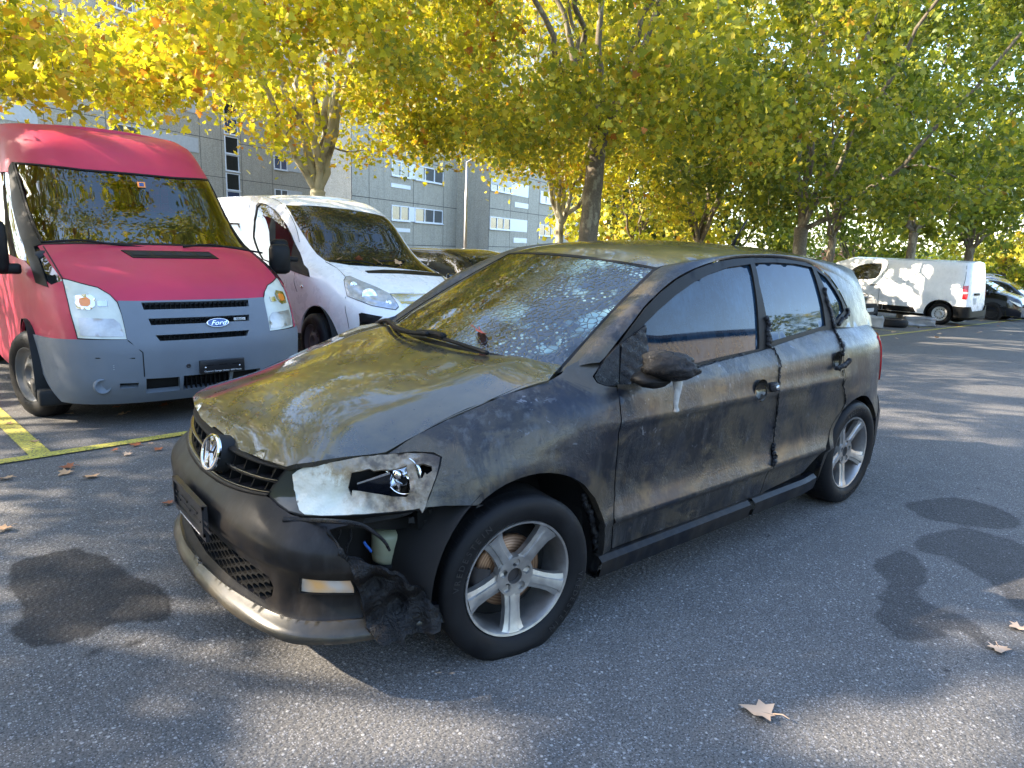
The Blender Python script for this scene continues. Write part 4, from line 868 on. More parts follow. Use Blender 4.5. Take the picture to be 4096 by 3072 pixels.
# scuttle under the glass
m = MB(); yy = np.linspace(-.6, .6, 25); m.grid([[(.14+.17*(y/.6)**2-.03, y, .955+.026*y-.015*(y/.6)**2) for y in yy], [(.19+.17*(y/.6)**2, y, .95+.026*y-.012*(y/.6)**2) for y in yy]]); m.build('scuttle', MAT['trim'], CAR)
# antenna
b_ = RS(np.array([2.72]), np.array([0.0]))[0]; a0_ = on_plane(*PX('Y3', (490, 1435))[0], 1, 0.0); a1_ = on_plane(*PX('Y3', (575, 1300))[0], 1, 0.0)
m = MB(); m.tube([a0_-[0, 0, .02], a0_*.6+a1_*.4, a1_], [.012, .005, .006], 8); m.build('antenna', MAT['trim'], CAR)
# interior seen through the glass edges: dashboard, seats, wheel
m = MB(); m.box((.42, -.60, .55), (.78, .60, .86), .06); m.build('dashboard', MAT['void'], CAR)
for y in (-.34, .34):
    m = MB(); m.box((1.05, y-.22, .35), (1.5, y+.22, .55), .07); m.box((1.42, y-.2, .5), (1.6, y+.2, 1.08), .07, rot=(R_(14), 'Y'), org=(1.5, y, .5)); m.box((1.60, y-.11, 1.12), (1.7, y+.11, 1.27), .04); m.build('seat', MAT['seat'], CAR)
# inner screens that close the engine bay and the cabin
m = MB(); m.box((-.2, -.45, .2), (.4, .45, .75), .05); m.box((-.55, -.4, .3), (-.2, .4, .6), .05); m.build('engine_block', MAT['void'], CAR)
m = MB(); m.box((.40, -.70, .2), (.47, .70, .88), .01); m.build('bulkhead', MAT['void'], CAR)
m = MB(); m.box((2.1, -.60, .5), (2.9, .60, .9), .05); m.build('boot_box', MAT['void'], CAR)
# ================================================================== GROUND
def sp(t, k=1.0): return np.log1p(np.exp(np.clip(t/k, -30, 30)))*k
def gz(x, y):
    x = np.asarray(x, float); y = np.asarray(y, float)
    a = .045*(sp(y-1.6, .5)-sp(y-5.5, 1)); b = .0235*(sp(x-5, 1.2)-sp(x-60, 4)); return -(a+b)-.0
def asphalt(name, mult=1.0, rough=.85, blue=0.0):
    t = NT(name); geo = t.n('ShaderNodeNewGeometry').outputs['Position']
    big = t.noise(.55, 5, .6, geo); mid = t.noise(6, 4, .6, geo); fine = t.noise(140, 3, .7, geo)
    base = t.ramp(t.math('ADD', t.math('MULTIPLY', big, .6), t.math('MULTIPLY', mid, .4)), [(.35, (.090, .087, .083)), (.65, (.148, .141, .131))])
    base = t.mix(t.ramp(fine, [(.36, 1), (.56, 0)]), base, (.034, .034, .035))
    v = t.n('ShaderNodeTexVoronoi'); v.inputs['Scale'].default_value = 62; t.l(geo, v.inputs['Vector'])
    wv_ = t.n('ShaderNodeSeparateColor'); t.l(v.outputs['Color'], wv_.inputs[0])
    sel = t.math('MULTIPLY', t.ramp(wv_.outputs[0], [(.66, 0), (.70, 1)]), t.ramp(v.outputs['Distance'], [(.22, 1), (.36, 0)]))
    tone = t.ramp(wv_.outputs[1], [(0, (.12, .125, .135)), (.6, (.19, .19, .19)), (1, (.34, .33, .31))])
    base = t.mix(sel, base, tone)
    v2 = t.n('ShaderNodeTexVoronoi'); v2.inputs['Scale'].default_value = 150; t.l(geo, v2.inputs['Vector'])
    w2 = t.n('ShaderNodeSeparateColor'); t.l(v2.outputs['Color'], w2.inputs[0])
    sel2 = t.math('MULTIPLY', t.ramp(w2.outputs[0], [(.55, 0), (.6, .9)]), t.ramp(v2.outputs['Distance'], [(.25, 1), (.4, 0)]))
    base = t.mix(sel2, base, (.24, .24, .25))
    spots = t.ramp(t.vor(2.6, 'F1', geo), [(.03, 1), (.055, 0)]); base = t.mix(t.math('MULTIPLY', spots, t.ramp(t.noise(40, 2, .5, geo), [(.4, 0), (.5, .85)])), base, (.02, .02, .022))
    if mult != 1:
        at_ = t.n('ShaderNodeAttribute'); at_.attribute_name = 'wet'; wf = t.ramp(t.math('ADD', at_.outputs['Fac'], t.math('MULTIPLY', t.math('SUBTRACT', t.noise(14, 5, .65, geo), .5), .5)), [(.42, 0), (.62, 1)]); base = t.mix(wf, base, t.mix(1.0, base, (mult, mult, mult*1.02), 'MULTIPLY'))
    h = t.math('SUBTRACT', t.math('MULTIPLY', fine, .6), v.outputs['Distance'])
    return t.pbr(base, rough, 0, t.bump(h, .6, .005), spec=.3)
MAT['asphalt'] = asphalt('asphalt'); MAT['asphalt_wet'] = asphalt('damp asphalt', .30, .85); MAT['asphalt_damp'] = asphalt('slightly damp asphalt', .50, .85)
def axis(lo, hi, fine_lo, fine_hi, st, stf):
    return np.unique(np.concatenate([np.arange(lo, fine_lo, st), np.arange(fine_lo, fine_hi, stf), np.arange(fine_hi, hi+st, st)]))
gxs = np.concatenate([np.linspace(-1600, -60, 12)[:-1], np.arange(-60, 90, 1.0), np.linspace(90, 1600, 12)]); gys = np.concatenate([np.linspace(-1600, -60, 12)[:-1], np.arange(-60, 70, 1.0), np.linspace(70, 1600, 12)])
GX, GY = np.meshgrid(gxs, gys); m = MB(); m.grid(np.stack([GX, GY, gz(GX, GY)], -1)); tag(m.build('ground', MAT['asphalt']), kind='structure')
def sheet(name, poly, mat, h=.004, step=.25, **k):
    p = resample(np.array(poly), step); f = lambda a, b: np.stack([a, b, gz(a, b)+h], -1)
    o = panel(name, f, p, mat, None, step=step, thick=0, out=(0, 0, 1)); return o
def wet_sheet(polys, mat, grow=.14, step=.035, h=.002):
    al = np.vstack(polys); lo, hi = al.min(0)-grow, al.max(0)+grow; xs, ys = np.arange(lo[0], hi[0], step), np.arange(lo[1], hi[1], step); X, Y = np.meshgrid(xs, ys)
    Z = gz(X, Y)+h; Z[0] -= .006; Z[-1] -= .006; Z[:, 0] -= .006; Z[:, -1] -= .006; m = MB(); m.grid(np.stack([X, Y, Z], -1)); o = m.build('wet_patch', MAT[mat])
    P = np.stack([X.ravel(), Y.ravel()], 1); w = np.zeros(len(P))
    for poly, k in zip(polys, (1, .78, .9)): sd = segdist(P, poly)*np.where(inpoly(P, poly), 1, -1); w = np.maximum(w, np.clip(.5+sd/.10, 0, 1)*k)
    at_ = o.data.attributes.new('wet', 'FLOAT', 'POINT'); at_.data.foreach_set('value', w.astype(np.float32)); return tag(o, kind='structure')
def gpx(*a): return np.array([on_plane(x, y, 2, -.0)[:2] for x, y in PX(*a)])
def rough_loop(p, n=8, j=.02, seed=1):
    q = smooth_poly(p, n); rs = np.random.default_rng(seed); e = rs.normal(0, j, q.shape); e = (e+np.roll(e, 1, 0)+np.roll(e, 2, 0))/1.6; return q+e
w1 = gpx('Z8', (50, 740), (170, 700), (330, 665), (430, 690), (520, 730), (600, 790), (720, 840), (780, 920), (750, 1000), (600, 1000), (500, 1020), (400, 1070), (300, 1095), (170, 1115), (60, 1060), (55, 1010), (100, 985), (80, 900), (45, 850))

w2 = gpx('Z8', (340, 1160), (440, 1110), (560, 1085), (660, 1062), (680, 1085), (600, 1120), (500, 1130), (380, 1180)); wet_sheet([rough_loop(w1, 8, .006), rough_loop(w2, 6, .006)], 'asphalt_wet')
w3 = gpx('M', (1890, 1215), (1960, 1190), (2000, 1230), (1990, 1290), (2050, 1320), (2120, 1360), (2170, 1400), (2150, 1410), (2060, 1360), (2040, 1375), (1990, 1390), (1930, 1370), (1890, 1330), (1900, 1290), (1920, 1260)); 
w4 = gpx('M', (2010, 1150), (2100, 1140), (2210, 1170), (2330, 1200), (2340, 1340), (2250, 1330), (2180, 1310), (2120, 1250), (2020, 1200), (1960, 1180)); 
w5 = gpx('M', (1960, 1085), (2080, 1075), (2170, 1100), (2210, 1130), (2120, 1140), (2000, 1120)); wet_sheet([rough_loop(w3, 6, .012), rough_loop(w4, 6, .015), rough_loop(w5, 6, .02)], 'asphalt_damp')
t = NT('yellow road paint'); geo = t.n('ShaderNodeNewGeometry').outputs['Position']; n_ = t.noise(70, 4, .7, geo)
MAT['yline'] = t.pbr(t.mix(t.ramp(n_, [(.40, 0), (.5, 1)]), (.055, .055, .05), t.ramp(t.noise(6, 3, .5, geo), [(.3, (.38, .33, .045)), (.7, (.55, .47, .07))])), .8, 0, t.bump(n_, .5, .004))
def strip(name, a, b, w, mat, h=.008):
    a = np.array(a); b = np.array(b); d = (b-a)/np.linalg.norm(b-a); n_ = np.array([-d[1], d[0]])*w/2
    return tag(sheet(name, [a+n_, a-n_, b-n_, b+n_], mat, h, .5), kind='structure')
def line_y(x): return 2.735+.080*x
strip('bay_line', (-7, line_y(-7)), (32, line_y(32)), .11, MAT['yline'])
for k, x in enumerate((-6.4, -3.75, -1.04, 1.42, 3.95, 6.5, 9.1, 11.7, 14.3, 16.9, 19.6, 24.2, 27)):
    strip('bay_line', (x, line_y(x)+.056), (x-.42, line_y(x)+4.9), .12, MAT['yline'])

# ================================================================== VANS
def plan_surface(cx, y0, plan, dyp, tum, rot, x_in=None):
    """plan = [(|x|, y)] from the middle of the end face round the corner; dyp(z) sets the end face back, tum(z) narrows"""
    pl = np.array(plan, float); sk = np.concatenate([[0], np.cumsum(np.linalg.norm(np.diff(pl, axis=0), axis=1))]); fx_, fy_ = cr_tab(sk, pl[:, 0]), cr_tab(sk, pl[:, 1])
    c, s = math.cos(rot), math.sin(rot)
    def S(u, z):                     # u>0 on the -x side (the side the camera sees)
        u = np.asarray(u, float); z = np.asarray(z, float); a = np.abs(u)
        lx = -np.sign(u+1e-12)*(fx_(a)-tum(z)*ssm(fx_(a), 0, pl[:, 0].max())*1.0); ly = fy_(a)+dyp(z)
        return np.stack([cx+lx*c-ly*s, y0+lx*s+ly*c, z+0*u], -1)
    S.len = sk[-1]; S.at = lambda lx, ly: None; return S
MAT['palecloth'] = simple('pale cloth', (.5, .5, .48), .8)
def van_roof(name, S, z0, u1, dome, mat, parent, n=9, zc=None):
    us = np.linspace(-u1, u1, 91); L = S(us, np.full(91, z0)); half = 45
    rows = []
    Lf = L[:46][::-1]; Rt = L[45:]   # from the middle outwards on both sides, same station
    m = MB(); P = []
    for i in range(46):
        a, b = Lf[i], Rt[i]; row = []
        for w in np.linspace(-1, 1, 17): row.append(a*(1-w)/2+b*(1+w)/2+np.array([0, 0, dome*(1-abs(w)**2.5)*min(1, (i/10)**.6)]))
        P.append(row)
    m.grid(P); return m.build(name, mat, parent)
# ---- red van
RV = thing('red_van', (0, 3.2, float(gz(0, 4))), 'red panel van with grey plastic bumper and cage behind the seats, parked at the left', 'van', 'vans parked in the bays')
RV.location = (0, 0, 0)
r_dy = cr_tab([.10, .2, .3, .55, .62, .70, .86, .92, 1.0, 1.12, 1.22, 1.26, 1.86, 1.92, 2.0, 2.12, 2.22, 2.32], [.12, .04, .0, -.02, .0, .03, .12, .17, .28, .55, .84, .96, 1.66, 1.72, 1.82, 1.97, 2.14, 2.5])
r_tum = cr_tab([.1, .5, 1.0, 1.3, 1.9, 2.27], [.0, .0, .0, .03, .09, .13])
RS_ = plan_surface(.10, 3.06, [(0, 0), (.35, .02), (.6, .07), (.76, .16), (.87, .30), (.935, .5), (.965, .75), (.98, 1.2), (.985, 2.5), (.985, 4.9), (.97, 5.0)], r_dy, r_tum, .05)
RDm = (-1.0, 4.5, .1, 2.2)
def rv(*a): return hit(RS_, RDm, PX(*a))
def mir(p): return np.array(p)*[-1, 1]
def sym(p): p = np.array(p); return np.vstack([p, (p*[-1, 1])[::-1]])
lampo = rv('Z5', (308, 882), (330, 885), (480, 925), (540, 960), (577, 998), (600, 1060), (626, 1180), (385, 1173), (350, 1050), (325, 945))
ws_l = rv('Z5', (1010, 388), (600, 338), (350, 313), (62, 305), (130, 540), (205, 712), (350, 728))
ws_z0 = 1.262; wsl = np.array([(0.0, 1.885), (.4, 1.883)]+[tuple(p) for p in ws_l[3:6]]+[(.6, ws_z0-.006), (0, ws_z0)])
wsL = sym(wsl); wsL = np.array([p for i, p in enumerate(wsL) if i == 0 or np.linalg.norm(p-wsL[i-1]) > 1e-4]);  wsL = wsL[:-1] if np.linalg.norm(wsL[0]-wsL[-1]) < 1e-4 else wsL
bmp_t = rv('Z5', (690, 993), (578, 992)); bmp = rv('Z5', (600, 1060), (626, 1181), (380, 1178), (150, 1143), (185, 1250), (240, 1380), (312, 1478), (500, 1488), (705, 1478))
zt0 = float(bmp_t[:, 1].mean()); zb0 = float(bmp[-1, 1])
bl = np.vstack([[(0, zt0)], bmp_t, bmp, [(0, zb0)]]); bumpL = sym(bl)[:-1]; bumpL = np.vstack([bl, mir(bl)[::-1][1:-1]])
fz1 = rv('Z5', (310, 880), (260, 800), (205, 716))   # lamp/hood edge
arch_c = rv('D', (118, 585))[0]
# body skin: from bumper up to windscreen level with lamps cut out, wheel arches notched
def notch(S, cyw, czw, r, sgn=1, dom=(.5, 4.9)):
    uu = np.linspace(dom[0], dom[1], 500); out = []
    for t in np.linspace(R_(-15), R_(195), 20):
        yy, zz = cyw-r*math.cos(t), czw+r*math.sin(t); P = S(uu, np.full(500, zz)); out.append((uu[np.argmin(np.abs(P[:, 1]-yy))]*sgn, zz))
    return out
WY, WZ = 4.06, .235
nt = notch(RS_, WY, WZ, .43); zlow = .12
side_low = [(bmp[3][0]+.0, bmp[3][1])]
bd = [(0, zt0)]+[tuple(p) for p in bmp_t]+[tuple(p) for p in bmp[:4]]+[p for p in nt if p[1] > .12]+[(4.4, zlow), (4.4, 2.305), (0, 2.31)]
body_half = np.array(bd)
def dens(p, st=.15): return resample(p, st)
bo = np.vstack([body_half, (body_half*[-1, 1])[::-1]]); 
keep = [0]; 
for i in range(1, len(bo)):
    if np.linalg.norm(bo[i]-bo[keep[-1]]) > 1e-4: keep.append(i)
bo = bo[keep]; bo = bo[:-1] if np.linalg.norm(bo[0]-bo[-1]) < 1e-4 else bo
swin = rv('Z5', (2, 300), (30, 330), (55, 480), (70, 560), (95, 660), (150, 860), (150, 905), (60, 880), (0, 860)); 
c0 = ws_l[3]; sw = np.array([(c0[0]+.10, 1.80), (c0[0]+.16, 1.84), (c0[0]+1.0, 1.86), (c0[0]+1.05, 1.15), (c0[0]+.2, 1.12), (c0[0]-.10, .97), (c0[0]-.22, 1.0), (c0[0]-.12, 1.25)])
panel('body', RS_, bo, MAT['red'], RV, holes=[wsL, lampo, mir(lampo), sw, mir(sw)], step=.07, thick=.02, out=(0, -1, 0))
van_roof('roof', RS_, 2.30, 4.4, .045, MAT['red'], RV)
panel('side_window', RS_, sw, MAT['glass'], RV, step=.1, thick=0, push=-.01); panel('side_window', RS_, mir(sw), MAT['glass'], RV, step=.1, thick=0, push=-.01)
panel('windscreen', RS_, wsL, MAT['cglass'], RV, step=.1, thick=0, push=-.004)
cw = wsL.mean(0); panel('windscreen_seal', RS_, cw+(wsL-cw)*1.0, MAT['trim'], RV, holes=[cw+(wsL-cw)*[.965, .955]], step=.08, thick=.005, push=.003)
pl_ = rv('Z5', (4, 299), (56, 302), (130, 545), (202, 716), (125, 706), (150, 860), (152, 905), (100, 890), (78, 800), (68, 690), (60, 600), (40, 450), (12, 330))
apl = np.array([(c0[0], c0[1]), (ws_l[4][0], ws_l[4][1]), (ws_l[5][0], ws_l[5][1]+.0), (ws_l[5][0]+.10, ws_l[5][1]-.02), (c0[0]-.06, .95), (c0[0]+.10, .97), (c0[0]+.06, 1.25), (c0[0]+.12, 1.55), (c0[0]+.09, 1.87)])
panel('windscreen_pillar', RS_, apl, MAT['trim'], RV, step=.05, thick=.01, push=.006); panel('windscreen_pillar', RS_, mir(apl), MAT['trim'], RV, step=.05, thick=.01, push=.006)
# bumper / grille moulding in grey plastic with its openings
slots = [rv('Z5', (692, 998), (1008, 996), (1008, 1030), (706, 1036)), rv('Z5', (727, 1076), (1008, 1070), (1008, 1102), (742, 1112)), rv('Z5', (762, 1156), (1008, 1146), (1008, 1178), (786, 1189))]
gh = []
for q_ in slots:
    z1, z0 = q_[:, 1].max()-.004, q_[:, 1].min()+.004; u1 = q_[0][0]; u2 = q_[3][0]; gh.append(np.array([(u1, z1), (-u1, z1), (-u2, z0), (u2, z0)]))
low = rv('Z5', (718, 1368), (880, 1358), (884, 1420), (718, 1436)); lo2 = np.array([(low[1][0]-.03, low[0][1]), (-low[1][0]+.03, low[0][1]), (-low[1][0]+.03, low[2][1]), (low[1][0]-.03, low[2][1])])
fogs = rv('Z5', (590, 1390), (682, 1387), (678, 1408), (590, 1413))
bumpo = panel('front_bumper', RS_, bumpL, MAT['grey'], RV, holes=gh+[low, mir(low), lo2, fogs, mir(fogs)], step=.05, thick=.05, push=.016)
m = MB(); us = np.linspace(-.75, .75, 31); m.grid([RS_(us, np.full(31, z))+[0, .06, 0] for z in np.linspace(zb0+.05, zt0-.005, 9)]); gb_ = m.build('grille', MAT['void'], bumpo)
m = MB()
for q_ in gh+[lo2]:
    z1, z0 = q_[:, 1].max(), q_[:, 1].min(); um = q_[:, 0].max()
    for u in np.arange(-um, um, .035): a = RS_(np.array([u]), np.array([z0]))[0]; b = RS_(np.array([u]), np.array([z1]))[0]; m.box(np.minimum(a, b)-[.002, -.012, 0], np.maximum(a, b)+[.002, .018, 0])
    for z in np.linspace(z0, z1, 4)[1:3]: P = RS_(np.linspace(-um, um, 9), np.full(9, z))+[0, .012, 0]; m.tube(P, .0028, 4)
m.build('grille_mesh', MAT['trim'], gb_, smooth=False)
seam = rv('Z5', (600, 1060), (626, 1180), (700, 1240), (708, 1350), (706, 1478)); P = RS_(seam[1:, 0], seam[1:, 1])+[0, -.018, 0]; m = MB(); m.tube(P, .0035, 5); m.tube(P*1, .0035, 5); m.build('bumper_seam', MAT['void'], bumpo)
sc_ = rv('Z5', (200, 1240), (330, 1258), (480, 1268), (665, 1268)); P = RS_(sc_[:, 0], sc_[:, 1])+[-.004, -.0165, 0]; m = MB(); m.tube(P, .004, 5); m.build('bumper_groove', MAT['void'], bumpo)
for dz, e in ((.03, .012), (.05, .006), (.075, .0)):
    sc_ = rv('Z5', (250, 1285+e*100), (400, 1296), (560, 1293)); P = RS_(sc_[:, 0], sc_[:, 1]-dz*.6)+[-.002, -.0165, 0]; m = MB(); m.tube(P, .0015, 4); m.build('scrape', MAT['palecloth'], bumpo)
fc = RS_(*[np.array([v]) for v in rv('Z5', (503, 1406))[0]])[0]; m = MB(); m.lathe([(.0, -.012), (.04, -.012), (.045, -.03), (.055, -.026), (.06, .0)], c=fc-[0, .005, 0], ax='Y', n=32); m.build('fog_lamp_blank', MAT['grey'], bumpo)
# headlamps
for s_ in (1, -1):
    q_ = lampo*[s_, 1]; ctr = q_.mean(0)
    h = panel('headlamp', RS_, q_, MAT['hazel'], RV, step=.04, thick=.03, push=.006)
    panel('lamp_rim', RS_, ctr+(q_-ctr)*1.02, MAT['trim'], h, holes=[ctr+(q_-ctr)*.985], step=.05, thick=.02, push=.009)
    up_ = rv('Z5', (372, 965), (440, 955), (468, 975), (470, 1015), (445, 1035), (385, 1030), (372, 1000))*[s_, 1]; panel('indicator_bowl', RS_, up_, MAT['chrome'], h, step=.02, thick=.004, push=.011)
    cu2 = up_.mean(0); o = panel('indicator_bulb', RS_, cu2+(up_-cu2)*.55, MAT['amber'], h, step=.02, thick=.003, push=.014)
    lw = rv('Z5', (388, 1072), (560, 1078), (590, 1100), (612, 1165), (400, 1160))*[s_, 1]; panel('main_beam_bowl', RS_, lw, MAT['reflg'] if 'reflg' in MAT else MAT['alloy'], h, step=.03, thick=.003, push=.010)
    sm = rv('Z5', (480, 990), (528, 990), (528, 1018), (482, 1018))*[s_, 1]; panel('side_light_bowl', RS_, sm, MAT['chrome'], h, step=.02, thick=.003, push=.011)
# emblem, engine badge, plate
ec = RS_(*[np.array([v]) for v in rv('Z5', (1065, 1093))[0]])[0]; ec = np.array([ec[0], ec[1]-.028, ec[2]])
exv = np.array([1, .05, 0]); eyv = np.array([0, .28, 1.0]); eyv /= np.linalg.norm(eyv); env = np.cross(exv, eyv)
def ov(rx, rz, d): return [ec+exv*rx*math.cos(t)+eyv*rz*math.sin(t)+env*d for t in np.linspace(0, 2*math.pi, 41)]
m = MB(); m.grid([ov(.086, .036, -.02), ov(.086, .036, .004), ov(.082, .033, .008), ov(.076, .029, .006)]); eo = m.build('oval_emblem', MAT['chrome'], RV); fixn(eo)
m = MB(); m.grid([ov(.076, .029, .0055), ov(.0005, .0005, .008)]); fixn(m.build('emblem_field', MAT['lblue'], eo))
text_mesh('emblem_script', 'Ford', .052, MAT['chrome'], eo, frame(ec+env*.009-eyv*.002, exv, eyv), .0012, shear=.45, squeeze=1.15)
bc_ = RS_(*[np.array([v]) for v in rv('Z5', (1282, 1076))[0]])[0] if False else RS_(np.array([-.29]), np.array([gh[1][:, 1].mean()]))[0]
m = MB(); m.box(bc_-[.045, .012, .011], bc_+[.045, .004, .011], .003); bo_ = m.build('engine_badge', MAT['palecloth'], RV); text_mesh('badge_lettering', 'TDCi', .022, MAT['void'], bo_, frame(bc_-[0, .013, 0], exv, (0, 0, 1)), .0005, squeeze=1.2)
pcn = rv('Z5', (975, 1280), (980, 1342)); pz0, pz1 = pcn[1][1], pcn[0][1]; pa = RS_(np.array([pcn[0][0]]), np.array([pz0]))[0]; yb = RS_(np.array([0.]), np.array([.4]))[0][1]-.03
m = MB(); x0_ = pa[0]; m.box((x0_, yb-.012, pz0), (x0_+.335, yb+.02, pz1), .004); pr = m.build('number_plate_holder', MAT['plate'], RV)
for k in range(3):
    m = MB(); m.box((x0_+.04+k*.1, yb-.0135, (pz0+pz1)/2+.01), (x0_+.10+k*.1, yb-.0115, (pz0+pz1)/2+.016)); m.build('holder_slot', MAT['trim'], pr, smooth=False)
m = MB(); 
for dx in (.04, .295):
    m = MB(); m.lathe([(0, -.003), (.006, -.003), (.0065, 0)], c=(x0_+dx, yb-.012, (pz0+pz1)/2-.004), ax='Y', n=10); m.build('screw', MAT['chrome'], pr)
text_mesh('holder_lettering', 'Centrum Garage Notter 6037 Root', .0165, MAT['letter'], pr, frame(((x0_+.168), yb-.0125, pz0+.016), (1, 0, 0), (0, 0, 1)), .0004, squeeze=1.15)
for px_ in ((925, 1305), (1217, 1281)):
    c = RS_(*[np.array([v]) for v in (rv('Z5', px_)[0] if px_[0] < 1000 else np.array([-.19, .39]))])[0]; m = MB(); m.lathe([(.0, -.018), (.009, -.018), (.012, -.024), (.016, -.02), (.018, 0)], c=c, ax='Y', n=18); m.build('tow_screw', MAT['caliper'], bumpo)
# bonnet: shut lines and scuttle vent
for s_ in (1, -1):
    P = np.vstack([rv('Z5', (212, 718), (262, 800), (308, 880))])*[s_, 1]; Q = RS_(P[:, 0], P[:, 1])+[0, -.003, 0]; m = MB(); m.tube(smooth_poly(Q, 5, False), .005, 5); m.build('bonnet_gap', MAT['void'], RV)
us = np.linspace(-.62, .62, 21)
vz = rv('Z5', (605, 755), (660, 797)); vu = vz[0][0]
vo = np.array([(vu, 1.215), (-vu-.02, 1.215), (-vu-.05, 1.165), (vu-.05, 1.165)]); v_ = panel('scuttle_vent', RS_, vo, MAT['trim'], RV, step=.05, thick=.01, push=.006)
m = MB()
for a, b in ((.05, .24), (.27, .48), (.51, .72), (.75, .93)):
    o4 = np.array([(vu-(2*vu+.04)*a-.02, 1.203), (vu-(2*vu+.04)*b-.02, 1.203), (vu-(2*vu+.04)*b-.03, 1.178), (vu-(2*vu+.04)*a-.03, 1.178)]); panel('vent_opening', RS_, o4, MAT['void'], v_, step=.05, thick=0, push=.009)
for a in ((200, 700), (390, 690), (520, 705), (680, 722), (860, 745)), ((900, 722), (1020, 712), (1150, 728), (1290, 752)):
    q_ = [on_plane(*p, 1, 3.06+.93) for p in PX('Z5', *a)]; m = MB(); m.tube(smooth_poly(q_, 5, False), .010, 6); m.build('wiper', MAT['trim'], RV)
# wheel, mirror, door gap, cabin
def steelwheel(parent, c, R, side, rimmat, capmat, name='wheel', W=.2, rr=.62, holes=8):
    w = bpy.data.objects.new(name, None); COL.objects.link(w); w.parent = parent; w.location = c; w.rotation_euler = (0, 0, side)
    m = MB(); h = W/2; m.lathe([(R*rr, -h*.9), (R*rr+.01, -h), (R*.8, -h*1.08), (R*.93, -h*.95), (R, -h*.65), (R, h*.65), (R*.9, h), (R*rr, h*.9)], ax='Y', n=56); ty = m.build('tyre', MAT['tyre'], w)
    m = MB()
    for y in (-h*.4, 0, h*.4): m.lathe([(R+.002, y-.006), (R+.002, y+.006)], ax='Y', n=48)
    m.build('tread', MAT['void'], ty, smooth=False)
    m = MB(); m.lathe([(R*rr*.96, h*.5), (R*rr*.95, -h*.6), (R*rr*1.02, -h*.95), (R*rr*.98, -h*.9), (R*rr*.9, -h*.72), (R*rr*.75, -h*.55), (R*rr*.45, -h*.80), (R*rr*.34, -h*.86), (R*rr*.30, -h*.62), (0.001, -h*.62)], ax='Y', n=56); rm = m.build('rim', rimmat, w)
    m = MB()
    for k in range(holes):
        a = 2*math.pi*k/holes; cx_, cz_ = R*rr*.66*math.cos(a), R*rr*.66*math.sin(a); q_ = []
        for t in np.linspace(0, 2*math.pi, 12, endpoint=False):
            ra_ = R*rr*(.66+.085*math.sin(t)); ta = a+.24*math.cos(t)*(8/holes); rn = ra_/(R*rr); yy = np.interp(rn, [.45, .75, .9], [-h*.80, -h*.55, -h*.72])-.003; q_.append((ra_*math.cos(ta), yy, ra_*math.sin(ta)))
        m.add(q_, [tuple(range(12))])
    m.build('rim_slots', MAT['void'], rm, smooth=False); m = MB(); m.lathe([(R*rr*.95, h*.4), (0.001, h*.4)], ax='Y', n=24); m.build('inner_barrel', MAT['void'], w)
    return w
MAT['wheelgrey'] = simple('dull wheel trim', (.10, .10, .10), .5, .3)
steelwheel(RV, (-.86, WY, WZ), .345, R_(-72), MAT['wheelgrey'], None, W=.22, holes=8); steelwheel(RV, (.9, WY+.05, WZ), .345, R_(90), MAT['wheelgrey'], None, W=.22); steelwheel(RV, (-.98, WY+3.3, WZ-.05), .345, R_(-92), MAT['wheelgrey'], None, W=.22); steelwheel(RV, (.80, WY+3.35, WZ-.05), .345, R_(90), MAT['wheelgrey'], None, W=.22)
m = MB(); P = [[(x, WY-.44*math.cos(t), WZ+.44*math.sin(t)) for t in np.linspace(R_(-15), R_(195), 30)] for x in (-.955, -.8, -.55)]; m.grid(P); m.build('wheel_house', MAT['void'], RV)
m = MB(); m.box((-.95, 3.5, .08), (.95, 8.6, .2), .02); m.box((-.52, 3.5, .2), (.9, 4.8, .95)); m.build('underbody', MAT['void'], RV)
mf = bpy.data.objects.new('door_mirror', None); COL.objects.link(mf); mf.parent = RV
for sx, nm in ((-1, ''), (1, '')):
    x = sx*1.10; y = 4.02+(.05 if sx > 0 else 0); m = MB(); m.box((x-.10, y-.05, 1.02), (x+.10, y+.07, 1.42) if sx < 0 else (x+.1, y+.07, 1.30), .05); m.box((min(x, sx*.93)-.0, y-.02, 1.02), (max(x, sx*.93), y+.05, 1.10), .02)
    if sx < 0: mf.location = (0, 0, 0); m.build('mirror_shell', MAT['trim'], mf)
    else: m.build('door_mirror', MAT['trim'], RV)
# cabin: seats, dashboard, mesh screen and the light rear window behind it
m = MB(); m.box((-.85, 3.98, .95), (.85, 4.45, 1.2), .06); m.build('dashboard', MAT['seat'], RV)
for x, w_ in ((-.48, .24), (.30, .44)):
    m = MB(); m.box((x-w_, 4.95, 1.0), (x+w_, 5.12, 1.56), .07); m.build('seat', MAT['seat'], RV)
    for hx in ((x,) if w_ < .3 else (x-.22, x+.22)): m = MB(); m.box((hx-.13, 4.98, 1.58), (hx+.13, 5.09, 1.80), .05); m.build('head_rest', MAT['seat'], RV)
m = MB(); m.lathe([(.17, 0), (.182, .01), (.19, 0), (.182, -.01), (.17, 0)], ax='Z', n=32); place(m, (.45, 4.5, 1.26), (0, -.7, .7)); m.build('steering_wheel', MAT['trim'], RV)
m = MB()
for x in np.arange(-.30, .72, .075): m.tube([(x, 5.3, 1.15), (x, 5.3, 1.95)], .0035, 4)
for z in np.arange(1.2, 1.95, .075): m.tube([(-.30, 5.3, z), (.72, 5.3, z)], .0035, 4)
m.build('cage', MAT['void'], RV, smooth=False)
m = MB(); m.box((-.95, 8.0, .3), (.95, 8.06, 2.2)); m.build('rear_wall', MAT['brightpanel'], RV)
gw = MB(); gw.box((.12, 7.96, 1.25), (.70, 7.99, 1.9)); gw.build('rear_window', MAT['palecloth'], RV)
